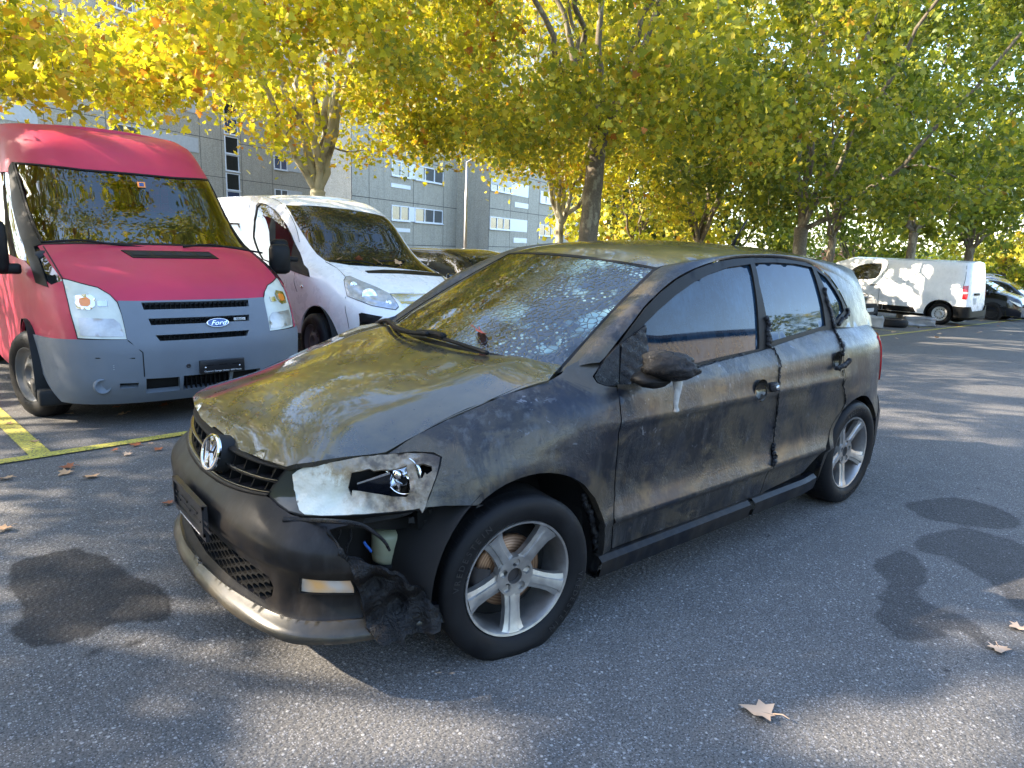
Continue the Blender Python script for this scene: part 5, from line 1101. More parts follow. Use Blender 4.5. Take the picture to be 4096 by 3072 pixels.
# windscreen sticker
st_ = rv('Z5', (672, 402), (712, 404), (716, 432), (678, 430)); so_ = panel('toll_sticker', RS_, st_, MAT['amber'], RV, step=.05, thick=0, push=.002); c_ = st_.mean(0); panel('sticker_print', RS_, c_+(st_-c_)*.6, MAT['lblue'], so_, step=.05, thick=0, push=.004)

# ---- white passenger van beside it
EV = thing('white_van', (0, 0, 0), 'white van with black mirror and side window, parked nose out beside the red one', 'van', 'vans parked in the bays')
e_dy = cr_tab([.12, .25, .35, .5, .6, .68, .78, .88, .96, 1.02, 1.05, 1.70, 1.78, 1.85, 1.92], [.16, .06, .0, -.02, .0, .06, .22, .42, .62, .82, .93, 1.80, 1.97, 2.2, 2.7])
e_tum = cr_tab([.1, .5, .9, 1.1, 1.6, 1.92], [.02, .0, .0, .03, .11, .19])
ES = plan_surface(2.86, 4.05, [(0, 0), (.3, .02), (.5, .07), (.65, .15), (.78, .29), (.87, .47), (.93, .75), (.947, 1.1), (.95, 2.5), (.95, 4.4), (.94, 4.5)], e_dy, e_tum, .05)
ED = (-1.6, 4.4, .1, 1.9)
def ev(*a): return hit(ES, ED, PX(*a))
ew = ev('Z6', (485, 342), (740, 347), (1000, 375), (1340, 415), (1390, 432), (1540, 550), (1700, 745), (1775, 850), (1300, 842), (1000, 826), (810, 792), (740, 738), (655, 620), (560, 470))
esw = ev('Z6', (232, 460), (250, 350), (275, 324), (330, 337), (400, 382), (470, 462), (530, 572), (600, 722), (660, 850), (676, 918), (560, 878), (440, 830), (300, 780), (225, 600))
ela = ev('Z6', (960, 950), (975, 922), (1010, 917), (1100, 957), (1220, 1005), (1322, 1057), (1393, 1160), (1368, 1184), (1180, 1150), (985, 1075), (968, 1000))
WEY, WEZ = 5.0, .19
nt = notch(ES, WEY, WEZ, .42)
hb_e = np.array([(0, .22), (.5, .22), (.86, .2), (.95, .22)]+[p for p in nt if p[1] > .2]+[(3.0, .2), (4.3, .2), (4.3, 1.885), (0, 1.89)])
bo = np.vstack([hb_e, (hb_e*[-1, 1])[::-1][1:-1]])
esr = np.array([(esw[:, 0].max()+.18, 1.10), (esw[:, 0].max()+.18, 1.52), (esw[:, 0].max()+1.3, 1.54), (esw[:, 0].max()+1.3, 1.08)])
eb = panel('body', ES, bo, MAT['white'], EV, holes=[ew, esw, ela, mir(ela), esr], step=.06, thick=.02)
van_roof('roof', ES, 1.88, 4.3, .05, MAT['white'], EV)
panel('windscreen', ES, ew, MAT['glass'], EV, step=.08, thick=0, push=-.004); o = panel('side_window', ES, esw, MAT['glass'], EV, step=.08, thick=0, push=-.008); panel('side_window', ES, esr, MAT['glass'], EV, step=.1, thick=0, push=-.008)
c_ = esw.mean(0); panel('window_rubber', ES, c_+(esw-c_)*1.015, MAT['trim'], EV, holes=[c_+(esw-c_)*.965], step=.05, thick=.008, push=.002)
tri = ev('Z6', (560, 640), (600, 722), (660, 850), (676, 918), (560, 878), (500, 850), (540, 760)); panel('mirror_base', ES, tri, MAT['trim'], EV, step=.05, thick=.02, push=.01)
for s_ in (1, -1):
    q_ = ela*[s_, 1]; c_ = q_.mean(0); h = panel('headlamp', ES, q_, MAT['lampglass'] if 'lampglass' in MAT else MAT['chrome'], EV, step=.03, thick=.02, push=.006)
    panel('lamp_rim', ES, c_+(q_-c_)*1.03, MAT['void'], h, holes=[c_+(q_-c_)*.975], step=.04, thick=.02, push=.004)
    for (px_, r_) in (((1160, 1070), .075), ((1035, 985), .035), ((1315, 1130), .030)):
        q2 = ev('Z6', px_)[0]*[s_, 1]; P0 = ES(np.array([q2[0]]), np.array([q2[1]]))[0]; nn = np.array([-.45*s_, -.8, .35]); m = MB(); m.lathe([(r_*1.1, -.004), (r_*1.05, .006), (r_*.95, .008), (r_*.85, .002), (r_*.4, .006), (.0005, .012)], ax='Z', n=28); place(m, P0+nn*.006, nn); m.build('lamp_bowl', MAT['mirrorchrome'], h)
gr = ev('Z6', (1330, 1062), (1465, 1115), (1405, 1166), (1396, 1150)); gq_ = np.array([(gr[1][0], gr[1][1]), (-gr[1][0], gr[1][1]), (-gr[0][0], gr[0][1]), (-gr[2][0], gr[2][1]-.02), (gr[2][0], gr[2][1]-.02), (gr[0][0], gr[0][1])])
panel('grille_bar', ES, np.array([(gr[0][0], gr[0][1]), (-gr[0][0], gr[0][1]), (-gr[0][0]+.05, gr[2][1]), (gr[0][0]-.05, gr[2][1])]), MAT['mirrorchrome'], EV, step=.05, thick=.015, push=.008)
bq = ev('Z6', (1078, 1216), (1100, 1208), (1270, 1240), (1205, 1290), (1085, 1312)); panel('bumper_corner', ES, bq, MAT['trim'], EV, step=.04, thick=.01, push=.006); panel('bumper_corner', ES, mir(bq), MAT['trim'], EV, step=.04, thick=.01, push=.006)
def seam_on(S, q_, r=.004, parent=None, name='panel_gap', n=5, mat=None, off=.001): P = S(q_[:, 0], q_[:, 1])+[-off, -off, 0]; m = MB(); m.tube(smooth_poly(P, n, False), r, 5); return m.build(name, mat or MAT['void'], parent)
seam_on(ES, ev('Z6', (970, 1080), (968, 1180), (985, 1260), (998, 1335)), .003, EV); seam_on(ES, ev('Z6', (325, 275), (430, 310), (510, 400), (570, 520), (600, 640)), .003, EV); seam_on(ES, ev('Z6', (228, 270), (200, 340), (185, 420)), .003, EV)
seam_on(ES, ev('Z6', (808, 798), (900, 850), (965, 915)), .004, EV); seam_on(ES, ev('Z6', (562, 885), (556, 960), (580, 1040)), .003, EV); seam_on(ES, ev('Z6', (1322, 1055), (1400, 1052), (1520, 1050)), .003, EV)
vq = ev('Z6', (1125, 872), (1270, 863), (1500, 870), (1760, 880), (1800, 900), (1400, 893), (1150, 889)); panel('scuttle_vent', ES, vq, MAT['trim'], EV, step=.04, thick=.004, push=.004)
c_ = ES(*[np.array([v]) for v in ev('Z6', (620, 998))[0]])[0]; m = MB(); m.lathe([(0, .012), (.010, .012), (.013, .008), (.017, .006), (.018, 0)], ax='Z', n=18); place(m, c_, (-1, -.1, 0)); m.build('door_lock', MAT['chrome'], EV)
for a in (((830, 800), (980, 795), (1080, 800), (1200, 825)), ((1220, 800), (1420, 795), (1540, 805), (1720, 845))):
    q_ = ev('Z6', *a); P = ES(q_[:, 0], q_[:, 1])+[0, -.025, .01]; m = MB(); m.tube(smooth_poly(P, 5, False), .010, 6); m.build('wiper', MAT['trim'], EV)
e_ = on_plane(*PX('Z6', (445, 730))[0], 1, 4.95); m = MB(); m.box(e_-[.10, .05, .13], e_+[.09, .06, .15], .05); m.box(e_+[0, -.02, -.09], e_+[.2, .06, -.03], .02); m.build('door_mirror', MAT['trim'], EV)
steelwheel(EV, (1.90, WEY, WEZ), .33, R_(-90), MAT['wheelgrey'], None); steelwheel(EV, (3.6, WEY+.1, WEZ), .33, R_(90), MAT['wheelgrey'], None); steelwheel(EV, (1.72, WEY+3, WEZ-.06), .33, R_(-90), MAT['wheelgrey'], None); steelwheel(EV, (3.5, WEY+3.1, WEZ-.06), .33, R_(90), MAT['wheelgrey'], None)
m = MB(); m.box((2.0, 4.5, .1), (3.5, 8.7, .5), .05); m.box((2.05, 4.65, .5), (3.5, 5.1, .8), .02); m.build('underbody', MAT['void'], EV)
m = MB(); P = [[(x, WEY-.43*math.cos(t), WEZ+.43*math.sin(t)) for t in np.linspace(R_(-15), R_(195), 30)] for x in (1.86, 2.0, 2.2)]; m.grid(P); m.build('wheel_house', MAT['void'], EV)

# ================================================================== FAR CARS AND VAN
def car(name, label, cat, org, heading, L, W, H, prof, green, belt, mat, wheelR=.31, axles=(.85, 3.45), rimmat=None, group='cars parked in the far bays', ghost=()):
    """heading: direction the nose points; local x = 0 at the nose, running to the tail"""
    root = thing(name, org, label, cat, group); root.rotation_euler = (0, 0, heading+math.pi)
    ft = cr_tab(*zip(*prof))         # bonnet/boot line
    xs = np.linspace(0, L, 44); P = []
    for x in xs:
        e = min(x, L-x); k = 1-.30*(1-ssm(np.array(e), 0, .55))**2; zt = float(ft(x)); row = []
        for y, z in ((-.62, .2), (-.95, .24), (-1.0, .38), (-.99, .6), (-.97, .8), (-.92, .96), (-.80, 1.0), (-.4, 1.02), (0, 1.03), (.4, 1.02), (.80, 1.0), (.92, .96), (.97, .8), (.99, .6), (1.0, .38), (.95, .24), (.62, .2)):
            zz = .18+(zt-.18)*(z-.2)/.82 if z > .2 else .18; row.append((x, y*W/2*float(k), max(zz, .16)))
        P.append(row)
    m = MB(); m.grid(P); m.f.append(tuple(range(17))); m.f.append(tuple(43*17+i for i in range(16, -1, -1)))
    b = m.build('body', mat, root, auto=40); fixn(b)
    gt = cr_tab(*zip(*green)); gx0, gx1 = green[0][0], green[-1][0]
    xs = np.linspace(gx0, gx1, 40); P = []
    for x in xs:
        zt = float(gt(x)); zb = float(ft(x))-.06; row = []
        for y, w_ in ((-.93, 0), (-.90, .15), (-.80, .72), (-.74, .92), (-.60, 1.0), (-.3, 1.02), (0, 1.03), (.3, 1.02), (.60, 1.0), (.74, .92), (.80, .72), (.90, .15), (.93, 0)): row.append((x, y*W/2*(1-.03*w_), zb+(zt-zb)*w_))
        P.append(row)
    m = MB(); m.grid(P); m.f.append(tuple(range(13))); m.f.append(tuple(39*13+i for i in range(12, -1, -1))); cab = m.build('cabin', mat, root, auto=50); fixn(cab)
    # glass laid just proud of the cabin
    def gp(x, w_, sgn):
        zt = float(gt(x)); zb = float(ft(x))-.06; yy = np.interp(w_, [0, .15, .72, .92, 1], [.93, .90, .80, .74, .6]); return (x, sgn*(yy*W/2*(1-.03*w_)+.004), zb+(zt-zb)*w_)
    for sgn in (-1, 1):
        for a, b_ in belt['side']:
            m = MB(); m.grid([[gp(x, w_, sgn) for w_ in np.linspace(.2, .86, 7)] for x in np.linspace(a, b_, 10) if (float(gt(x))-float(ft(x)) > .14)]); m.build('side_window', MAT['glass'], root)
    a, b_ = belt['front']; m = MB()
    m.grid([[(x-.006, y, float(gt(x))+.006) for y in np.linspace(-.62*W/2*(1.18-.3*(x-a)/(b_-a)), .62*W/2*(1.18-.3*(x-a)/(b_-a)), 9)] for x in np.linspace(a, b_, 10)]); m.build('windscreen', MAT['glass'], root)
    for ax in axles:
        for sgn in (-1, 1):
            steelwheel(root, (ax, sgn*(W/2-.10), wheelR), wheelR, 0 if sgn < 0 else math.pi, rimmat or MAT['wheelgrey'], None)
            m = MB(); m.lathe([(wheelR*1.16, -.006*sgn), (.001, -.006*sgn)], c=(ax, sgn*(W/2-.001), wheelR+.01), ax='Y', n=36); m.build('wheel_house', MAT['void'], root)
    for sgn in (-1, 1):
        z = float(ft(.12)); m = MB(); m.add([(.02, sgn*W*.30, z-.26), (.10, sgn*W*.425, z-.24), (.42, sgn*W*.478, z-.04), (.34, sgn*W*.40, z+.0), (.10, sgn*W*.28, z-.10)], [(0, 1, 2, 3, 4)]); m.v = [(x-.02, y+sgn*.012, z_+.01) for x, y, z_ in m.v]; h = m.build('headlamp', MAT['hazel'], root, smooth=False)
        m = MB(); m.box((L-.07, sgn*W*.40-.06, .72), (L+.004, sgn*W*.40+.06, 1.0), .02); m.build('tail_lamp', MAT['tail'], root)
        m = MB(); m.box((green[0][0]+.35, sgn*(W/2+.09)-.08, .98), (green[0][0]+.45, sgn*(W/2+.09)+.08, 1.10), .03); m.build('door_mirror', mat, root)
        for xg in belt.get('gaps', ()): m = MB(); m.tube([(xg, sgn*W*.488, .3), (xg, sgn*W*.502, .45), (xg, sgn*W*.4985, .75), (xg, sgn*W*.468, .93)], .004, 4); m.build('door_gap', MAT['void'], root)
        m = MB(); m.box((belt['gaps'][0]-.28, sgn*W*.487-.02, .84), (belt['gaps'][0]-.10, sgn*W*.487+.02, .87), .008) if belt.get('gaps') else None
        if m.v: m.build('door_handle', mat, root)
    m = MB(); m.box((-.012, -.26, .36), (.02, .26, .47), .005); m.build('number_plate', MAT['palecloth'], root)
    m = MB(); m.box((-.02, -.42, float(ft(0.05))-.20), (.03, .42, float(ft(.05))-.08), .01); m.build('grille', MAT['void'], root)
    return root
hatch_prof = [(0, .55), (.08, .72), (.35, .84), (.95, .96), (2.2, .98), (3.6, 1.0), (3.85, .9), (3.95, .6)]
hatch_gr = [(.85, .93), (1.55, 1.38), (2.0, 1.47), (2.8, 1.47), (3.35, 1.38), (3.72, .98)]
b1 = {'side': [(1.35, 2.15), (2.2, 3.1)], 'front': (.92, 1.5), 'gaps': (2.18, 1.15)}
def on_g(px, py, d): p = CP+ray(px, py)*d; return p
c1 = car('parked_car', 'glossy black small hatchback with orange indicator, just right of the white panel van', 'car', (28.9, 4.65, 0), R_(-88), 3.95, 1.72, 1.5, [(0, .6), (.08, .78), (.35, .93), (.9, 1.06), (2.2, 1.05), (3.6, 1.05), (3.85, .95), (3.95, .6)], [(.7, 1.0), (1.6, 1.48), (2.1, 1.58), (2.9, 1.58), (3.5, 1.45), (3.8, 1.0)], {'side': [(1.2, 2.1), (2.2, 3.2)], 'front': (.85, 1.5), 'gaps': (2.18, 1.1)}, MAT['blackcar'])
c1.location.z = float(gz(28.9, 5.5))
c2 = car('parked_car', 'dark hatchback with light wheel covers behind the glossy black hatchback', 'car', (31.9, 4.45, float(gz(31.9, 5.5))), R_(-88), 4.1, 1.74, 1.48, hatch_prof, [(a+.05, b) for a, b in hatch_gr], b1, MAT['blackcar'], rimmat=MAT['alloy'])
c3 = car('parked_car', 'silver blue estate car with roof rails at the right edge', 'car', (35.0, 5.3, float(gz(35, 6))), R_(-88), 4.5, 1.8, 1.6, [(0, .6), (.08, .78), (.4, .92), (1.1, 1.02), (2.2, 1.04), (4.2, 1.05), (4.45, .9), (4.5, .6)], [(1.0, .98), (1.8, 1.52), (2.3, 1.64), (3.6, 1.64), (4.2, 1.52), (4.45, 1.0)], {'side': [(1.6, 2.4), (2.5, 3.4), (3.5, 4.1)], 'front': (1.08, 1.75), 'gaps': (2.45, 1.3)}, MAT['silver'], rimmat=MAT['alloy'])
m = MB()
for s_ in (-1, 1): m = MB(); m.tube([(2.0, s_*.62, 1.66), (2.2, s_*.62, 1.71), (3.8, s_*.62, 1.71), (4.0, s_*.62, 1.66)], .015, 6); m.build('roof_rail', MAT['chrome'], c3)
c4 = car('parked_car', 'dark car with curved glossy roof, hidden behind the white van', 'car', (5.55, 4.9, float(gz(5.5, 6))), R_(-86), 4.2, 1.76, 1.45, hatch_prof, [(a, b*.985) for a, b in hatch_gr], b1, MAT['blackcar'])
c5 = car('parked_car', 'dark low car beyond the white panel van', 'car', (19.0, 6.0, float(gz(19, 7))), R_(-88), 4.2, 1.76, 1.5, hatch_prof, hatch_gr, b1, MAT['blackcar'])
# white panel van, tail towards the lane
PV = thing('white_panel_van', (0, 0, 0), 'white panel van with red tail lamp and tree shadows along its side', 'van', 'vans parked in the bays')
zg = float(gz(21.9, 5.0)); x0v = 21.72; PVY = 4.42
PS = plan_surface(x0v+.96, PVY, [(0, 0), (.5, .0), (.80, .015), (.9, .05), (.945, .13), (.96, .3), (.96, 2.5), (.96, 3.9), (.95, 4.3), (.90, 4.7), (.7, 5.1), (.4, 5.28), (0, 5.33)], cr_tab([-1, .3+zg, 1.0+zg, 1.9+zg], [0, 0, .04, .14]), cr_tab([-1, .9+zg, 1.4+zg, 1.8+zg, 1.92+zg], [.0, .0, .06, .15, .26]), .035)
PDm = (-1.2, PS.len, zg+.1, zg+1.9)
def pv(*a): return hit(PS, PDm, PX(*a))
RWY = 5.12; nt = notch(PS, RWY, zg+.34, .42, 1, (.7, 3.0)); FWY = 8.2; nt2 = notch(PS, FWY, zg+.34, .42, 1, (3.2, 5.5))
def pv_top(u):
    return 0
rw = pv('Z7', (345, 565), (390, 480), (470, 430), (560, 405), (650, 397), (728, 397), (728, 440), (700, 520), (660, 560), (600, 568))
nose = PS.len-1.0
hbv = [(0, zg+.32), (.7, zg+.32)]+[p for p in nt if p[1] > zg+.3]+[(2.0, zg+.30), (3.0, zg+.30)]+[p for p in nt2 if p[1] > zg+.3]+[(PS.len-.05, zg+.35), (PS.len-.05, zg+.95), (PS.len-1.0, zg+1.12), (5.25, zg+1.22), (4.75, zg+1.72), (4.3, zg+1.88), (0, zg+1.88)]
hbv = np.array(hbv); bo = np.vstack([hbv, (hbv*[-1, 1])[::-1]]); bo = np.array([p for i, p in enumerate(bo) if i == 0 or np.linalg.norm(p-bo[i-1]) > 1e-4]); bo = bo[:-1] if np.linalg.norm(bo[0]-bo[-1]) < 1e-3 else bo
pb = panel('body', PS, bo, MAT['white'], PV, holes=[rw, mir(rw)], step=.10, thick=.03, out=(0, 0, 0) if False else (-1, -.6, 0))
us = np.linspace(0, 4.3, 30); A_ = PS(us, np.full(30, zg+1.88)); B_ = PS(-us, np.full(30, zg+1.88)); m = MB(); m.grid([[a*(1-w)+b*w+[0, 0, .05*math.sin(math.pi*w)] for w in np.linspace(0, 1, 12)] for a, b in zip(A_, B_)]); m.build('roof', MAT['white'], PV)
ue = np.array([4.3, 4.75, 5.25, PS.len-1.0]); ze = np.array([1.88, 1.72, 1.22, 1.12])+zg; A_ = PS(ue, ze); B_ = PS(-ue, ze); m = MB(); m.grid([[a*(1-w)+b*w+[0, .05*math.sin(math.pi*w), .03*math.sin(math.pi*w)] for w in np.linspace(0, 1, 10)] for a, b in zip(A_, B_)]); m.build('windscreen', MAT['glass'], PV)
panel('side_window', PS, rw, MAT['glass'], PV, step=.1, thick=0, push=-.01, out=(-1, 0, 0)); panel('side_window', PS, mir(rw), MAT['glass'], PV, step=.1, thick=0, push=-.01, out=(1, 0, 0))
green = rw.mean(0)
for s_ in (1, -1):
    tl_ = pv('Z7', (1578, 640), (1632, 635), (1625, 720), (1615, 778), (1562, 778), (1572, 700))*[s_, 1]; tlo = panel('tail_lamp', PS, tl_, MAT['tail'], PV, step=.06, thick=.02, push=.012, out=(-s_, -.6, 0)); tm = pv('Z7', (1576, 700), (1625, 702), (1622, 722), (1572, 722))*[s_, 1]; panel('reversing_lens', PS, tm, MAT['palecloth'], tlo, step=.06, thick=.003, push=.015, out=(-s_, -.6, 0))
bb = pv('Z7', (1470, 848), (1605, 850), (1625, 895), (1730, 900), (1728, 940), (1600, 955), (1480, 952)); ub = bb[0][0]; zz0, zz1 = zg+.28, float(bb[0][1])
panel('rear_bumper', PS, np.array([(ub, zz1), (.75, zz1), (.62, zz1-.14), (-.62, zz1-.14), (-.75, zz1), (-ub, zz1), (-ub+.05, zz0), (ub-.05, zz0)]), MAT['trim'], PV, step=.06, thick=.05, push=.05, out=(-.5, -1, 0))
ml = pv('Z7', (505, 850), (1050, 868), (1078, 915), (800, 900), (515, 880)); panel('side_moulding', PS, np.array([(ml[2][0], ml[2][1]), (ml[1][0], ml[1][1]+.03), (3.2, ml[1][1]+.04), (3.2, ml[2][1])]), MAT['trim'], PV, step=.06, thick=.012, push=.012, out=(-1, 0, 0))
panel('side_moulding', PS, np.array([(3.22, ml[1][1]+.04), (4.0, ml[1][1]+.04), (4.0, ml[2][1]), (3.22, ml[2][1])]), MAT['trim'], PV, step=.06, thick=.012, push=.012, out=(-1, 0, 0))
for q_ in (pv('Z7', (735, 400), (738, 480), (715, 600), (695, 700), (680, 870)), pv('Z7', (1615, 425), (1600, 560), (1575, 660), (1550, 850)), pv('Z7', (800, 405), (785, 440), (760, 560))): seam_on(PS, q_, .006, PV)
q_ = np.array([(-.03, zg+.5), (-.03, zg+1.7)]); seam_on(PS, q_, .006, PV, n=2)
hd = pv('Z7', (596, 622), (680, 620), (680, 630), (640, 633), (600, 630)); panel('door_handle', PS, hd, MAT['void'], PV, step=.05, thick=.01, push=.012, out=(-1, 0, 0))
gh_ = pv('Z7', (1632, 738), (1700, 740), (1700, 755), (1632, 757)); ph_ = pv('Z7', (1632, 765), (1675, 768), (1672, 806), (1628, 808)); m = MB(); y_ = PVY-.03
m.box((x0v+.55, y_+.02, zg+.92), (x0v+1.0, y_+.09, zg+.99), .02); m.build('tailgate_handle', MAT['trim'], PV); m = MB(); m.box((x0v+.50, y_+.03, zg+.66), (x0v+.78, y_+.08, zg+.85), .01); p_ = m.build('number_plate', MAT['palecloth'], PV)
steelwheel(PV, (x0v+.14, RWY, zg+.335), .335, R_(-90), MAT['palecloth'], None, holes=14); steelwheel(PV, (x0v+1.8, RWY+.05, zg+.335), .335, R_(90), MAT['palecloth'], None, holes=14); steelwheel(PV, (x0v+.05, FWY, zg+.335), .335, R_(-90), MAT['palecloth'], None, holes=14)
m = MB(); m.box((x0v+.25, 4.4, zg+.2), (x0v+1.75, 9.1, zg+.45)); m.build('underbody', MAT['void'], PV); m = MB(); m.box((x0v-.16, 8.0, zg+1.12), (x0v-.0, 8.12, zg+1.38), .04); m.build('door_mirror', MAT['trim'], PV)
for yy in (RWY, FWY): m = MB(); P = [[(x0v+dx, yy-.43*math.cos(t), zg+.34+.43*math.sin(t)) for t in np.linspace(R_(-15), R_(195), 26)] for dx in (.015, .2, .45)]; m.grid(P); m.build('wheel_house', MAT['void'], PV)
# things lying by the panel van
def at_g(px, py):
    d = ray(px, py); lo, hi = 1.0, 80.0
    for _ in range(60):
        md = (lo+hi)/2; p = CP+d*md
        if p[2] > gz(p[0], p[1]): lo = md
        else: hi = md
    return CP+d*lo
p = at_g(3250+830/2.6147, 900+1065/2.6147); m = MB(); m.lathe([(.18, .0), (.20, -.0), (.29, .01), (.325, .05), (.33, .10), (.325, .15), (.29, .19), (.2, .2), (.18, .19), (.18, .0)], ax='Z', n=40)
for z in (.06, .09, .12, .15): pass
m.v = [(a*1.15, b*1.15, c*1.15) for a, b, c in m.v]; lt = m.build('loose_tyre', MAT['tyre'], None, loc=tuple(p)); tag(lt, 'worn black tyre lying flat on the ground beside the white panel van', 'tyre')
m = MB()
for z in (.07, .10, .13, .16): m.lathe([(.382, z-.006), (.382, z+.006)], ax='Z', n=40)
m.build('tread', MAT['void'], lt, smooth=False)
def lump(name, px, py, size, mat, label, cat, seed):
    p = at_g(3250+px/2.6147, 900+py/2.6147); bm = bmesh.new(); bmesh.ops.create_cube(bm, size=1); bmesh.ops.subdivide_edges(bm, edges=bm.edges[:], cuts=5, use_grid_fill=True); rs = np.random.default_rng(seed)
    for v in bm.verts:
        q_ = Vector((v.co.x*size[0], v.co.y*size[1], (v.co.z+.5)*size[2])); q_ *= 1; v.co = q_+Vector(rs.normal(0, .008, 3))
    bmesh.ops.bevel(bm, geom=[e for e in bm.edges if e.calc_face_angle(0) > .9], offset=.03, segments=2, affect='EDGES'); me = bpy.data.meshes.new(name); bm.to_mesh(me); bm.free(); me.polygons.foreach_set('use_smooth', [True]*len(me.polygons)); me.materials.append(mat)
    o = bpy.data.objects.new(name, me); COL.objects.link(o); o.location = p; o.rotation_euler = (0, 0, R_(-60)); return tag(o, label, cat)
MAT['wrapg'] = simple('grey wrap', (.17, .17, .175), .3, 0, .5, bump=.6, bscale=18, var=.3)
MAT['stone'] = simple('concrete lump', (.28, .28, .27), .85, bump=.6, bscale=30, var=.2)
lump('wrapped_bundle', 1100, 1055, (.78, .55, .27), MAT['wrapg'], 'grey plastic wrapped bundle on the ground beside the rear wheel of the white panel van', 'bundle', 3)
lump('concrete_block', 640, 1075, (.40, .4, .30), MAT['stone'], 'pale rough concrete block on the ground between the burnt car and the loose tyre', 'block', 5)
# ================================================================== APARTMENT BLOCKS
t = NT('aggregate concrete'); n1 = t.noise(2.2, 4); v_ = t.n('ShaderNodeTexVoronoi'); v_.inputs['Scale'].default_value = 26; t.l(t.co(), v_.inputs[0]); sc_ = t.n('ShaderNodeSeparateColor'); t.l(v_.outputs['Color'], sc_.inputs[0])
c_ = t.ramp(t.math('ADD', t.math('MULTIPLY', n1, .5), t.math('MULTIPLY', t.noise(.35, 3), .5)), [(.3, (.38, .335, .255)), (.7, (.48, .425, .33))]); c_ = t.mix(.45, c_, t.ramp(sc_.outputs[0], [(0, (.20, .18, .14)), (.5, (.40, .36, .28)), (1, (.62, .56, .45))])); st_ = t.noise(1.2, 4, .6, t.mapping((2.5, 2.5, .25))); c_ = t.mix(t.ramp(st_, [(.5, 0), (.8, .35)]), c_, (.17, .16, .14))
MAT['concrete'] = t.pbr(c_, .9, 0, t.bump(t.noise(30, 3), .4, .03))
MAT['winframe'] = simple('white window frame', (.72, .73, .74), .4, var=.04); MAT['blind'] = simple('roller blind', (.5, .5, .48), .6, var=.08); MAT['joint'] = simple('panel joint', (.05, .05, .047), .9)
t = NT('curtained glass'); wv = t.n('ShaderNodeTexWave'); wv.bands_direction = 'X'; wv.inputs['Scale'].default_value = 3.2; wv.inputs['Distortion'].default_value = 2; t.l(t.mapping((1, 1, .15)), wv.inputs[0]); t.pbr(t.ramp(wv.outputs['Fac'], [(.3, (.04, .045, .045)), (.7, (.16, .165, .16))]), .06, 0, None, spec=.8); MAT['curtain'] = t.m
MAT['skyglass'] = simple('blue reflecting glass', (.03, .05, .12), .04, 0, 0, 1.0, var=.1)
HB = R_(25.5); EB = np.array([math.cos(HB), math.sin(HB), 0]); NB = np.array([math.sin(HB), -math.cos(HB), 0])
WC = [0]
def block(name, org, s0, s1, z0, z1, label, depth=11):
    """slab whose facade runs along EB; returns a function placing things on the facade"""
    root = thing(name, (float(org[0]), float(org[1]), 0), label, 'building'); root.rotation_euler = (0, 0, HB)
    m = MB(); m.box((s0, 0, z0), (s1, depth, z1)); m.build('wall', MAT['concrete'], root, smooth=False)
    m = MB(); m.box((s0-.15, -.15, z1), (s1+.15, depth+.15, z1+.35)); m.build('roof', MAT['joint'], root, smooth=False)
    return root
def fpx(org, px, py):                # facade coordinates (s, z) of a traced point
    d = ray(px, py); o = np.array([org[0], org[1], 0]); tt = ((o-CP)@NB)/(d@NB); p = CP+d*tt; return float((p-o)@EB), float(p[2])
def window(root, s0, s1, z0, z1, n, kind='curtain'):
    if WC[0] > 95: pass
    w = bpy.data.objects.new('window', None); COL.objects.link(w); w.parent = root; w.location = (s0, 0, z0); W, H = s1-s0, z1-z0
    m = MB(); f = .07
    for a, b, c, d in ((0, W, 0, f), (0, W, H-f, H), (0, f, f, H-f), (W-f, W, f, H-f)): m.box((a, -.06, c), (b, .02, d))
    for i in range(1, n): m.box((W*i/n-f*.7, -.058, f), (W*i/n+f*.7, .02, H-f))
    m.build('frame', MAT['winframe'], w, smooth=False); m = MB(); m.box((f*.5, -.012, f*.5), (W-f*.5, .01, H-f*.5)); m.build('pane', MAT[kind], w, smooth=False)
    m = MB(); m.box((-.05, -.12, -.06), (W+.05, -.061, 0)); m.build('sill', MAT['winframe'], w, smooth=False); return w
def plate(root, name, s0, s1, z0, z1, mat, d=.03): m = MB(); m.box((s0, -d, z0), (s1, .02, z1)); return m.build(name, MAT[mat], root, smooth=False)
def joints(root, s0, s1, ss, zs, z0, z1):
    for s in ss: m = MB(); m.box((s-.02, -.004, z0), (s+.02, .01, z1)); m.build('panel_joint', MAT['joint'], root, smooth=False)
    for z in zs: m = MB(); m.box((s0, -.005, z-.02), (s1, .01, z+.02)); m.build('panel_joint', MAT['joint'], root, smooth=False)
P0 = lambda px, py, d: (CP+ray(px, py)*d)[:2]
ST = 2.8
# middle block
oB = P0(1600, 816, 45); f = lambda x, y, z='C': fpx(oB, *PX(z, (x, y))[0])
sL = fpx(oB, 1407, 900)[0]; sR = fpx(oB, 1958, 900)[0]
BB = block('apartment_block', oB, sL, sR, -6, 26, 'grey concrete apartment block wing with paired curtained windows, behind the white van', 2.5)
a2 = [f(82, 337), f(172, 347)]; b2 = [f(201, 355), f(342, 366)]; zb = f(342, 440)[1]; zt = b2[0][1]
st0, st1 = f(431, 240)[0], f(474, 240)[0]
for k in range(-1, 7):
    dz = ST*k; window(BB, a2[0][0], a2[1][0], zb+dz, zt+dz, 2); window(BB, b2[0][0], b2[1][0], zb+dz, zt+dz, 3); plate(BB, 'wall_panel', a2[1][0], b2[0][0], zb+dz, zt+dz, 'winframe')
    v0, v1 = f(80, 230), f(178, 266); plate(BB, 'ventilation_panel', v0[0], v1[0], v1[1]+dz-ST, v0[1]+dz-ST, 'winframe', .04)
    window(BB, st0, st1, zb-.9+dz, zb+.45+dz, 1, 'glass'); window(BB, st0, st1, zb+.5+dz, zb+1.75+dz, 1, 'glass')
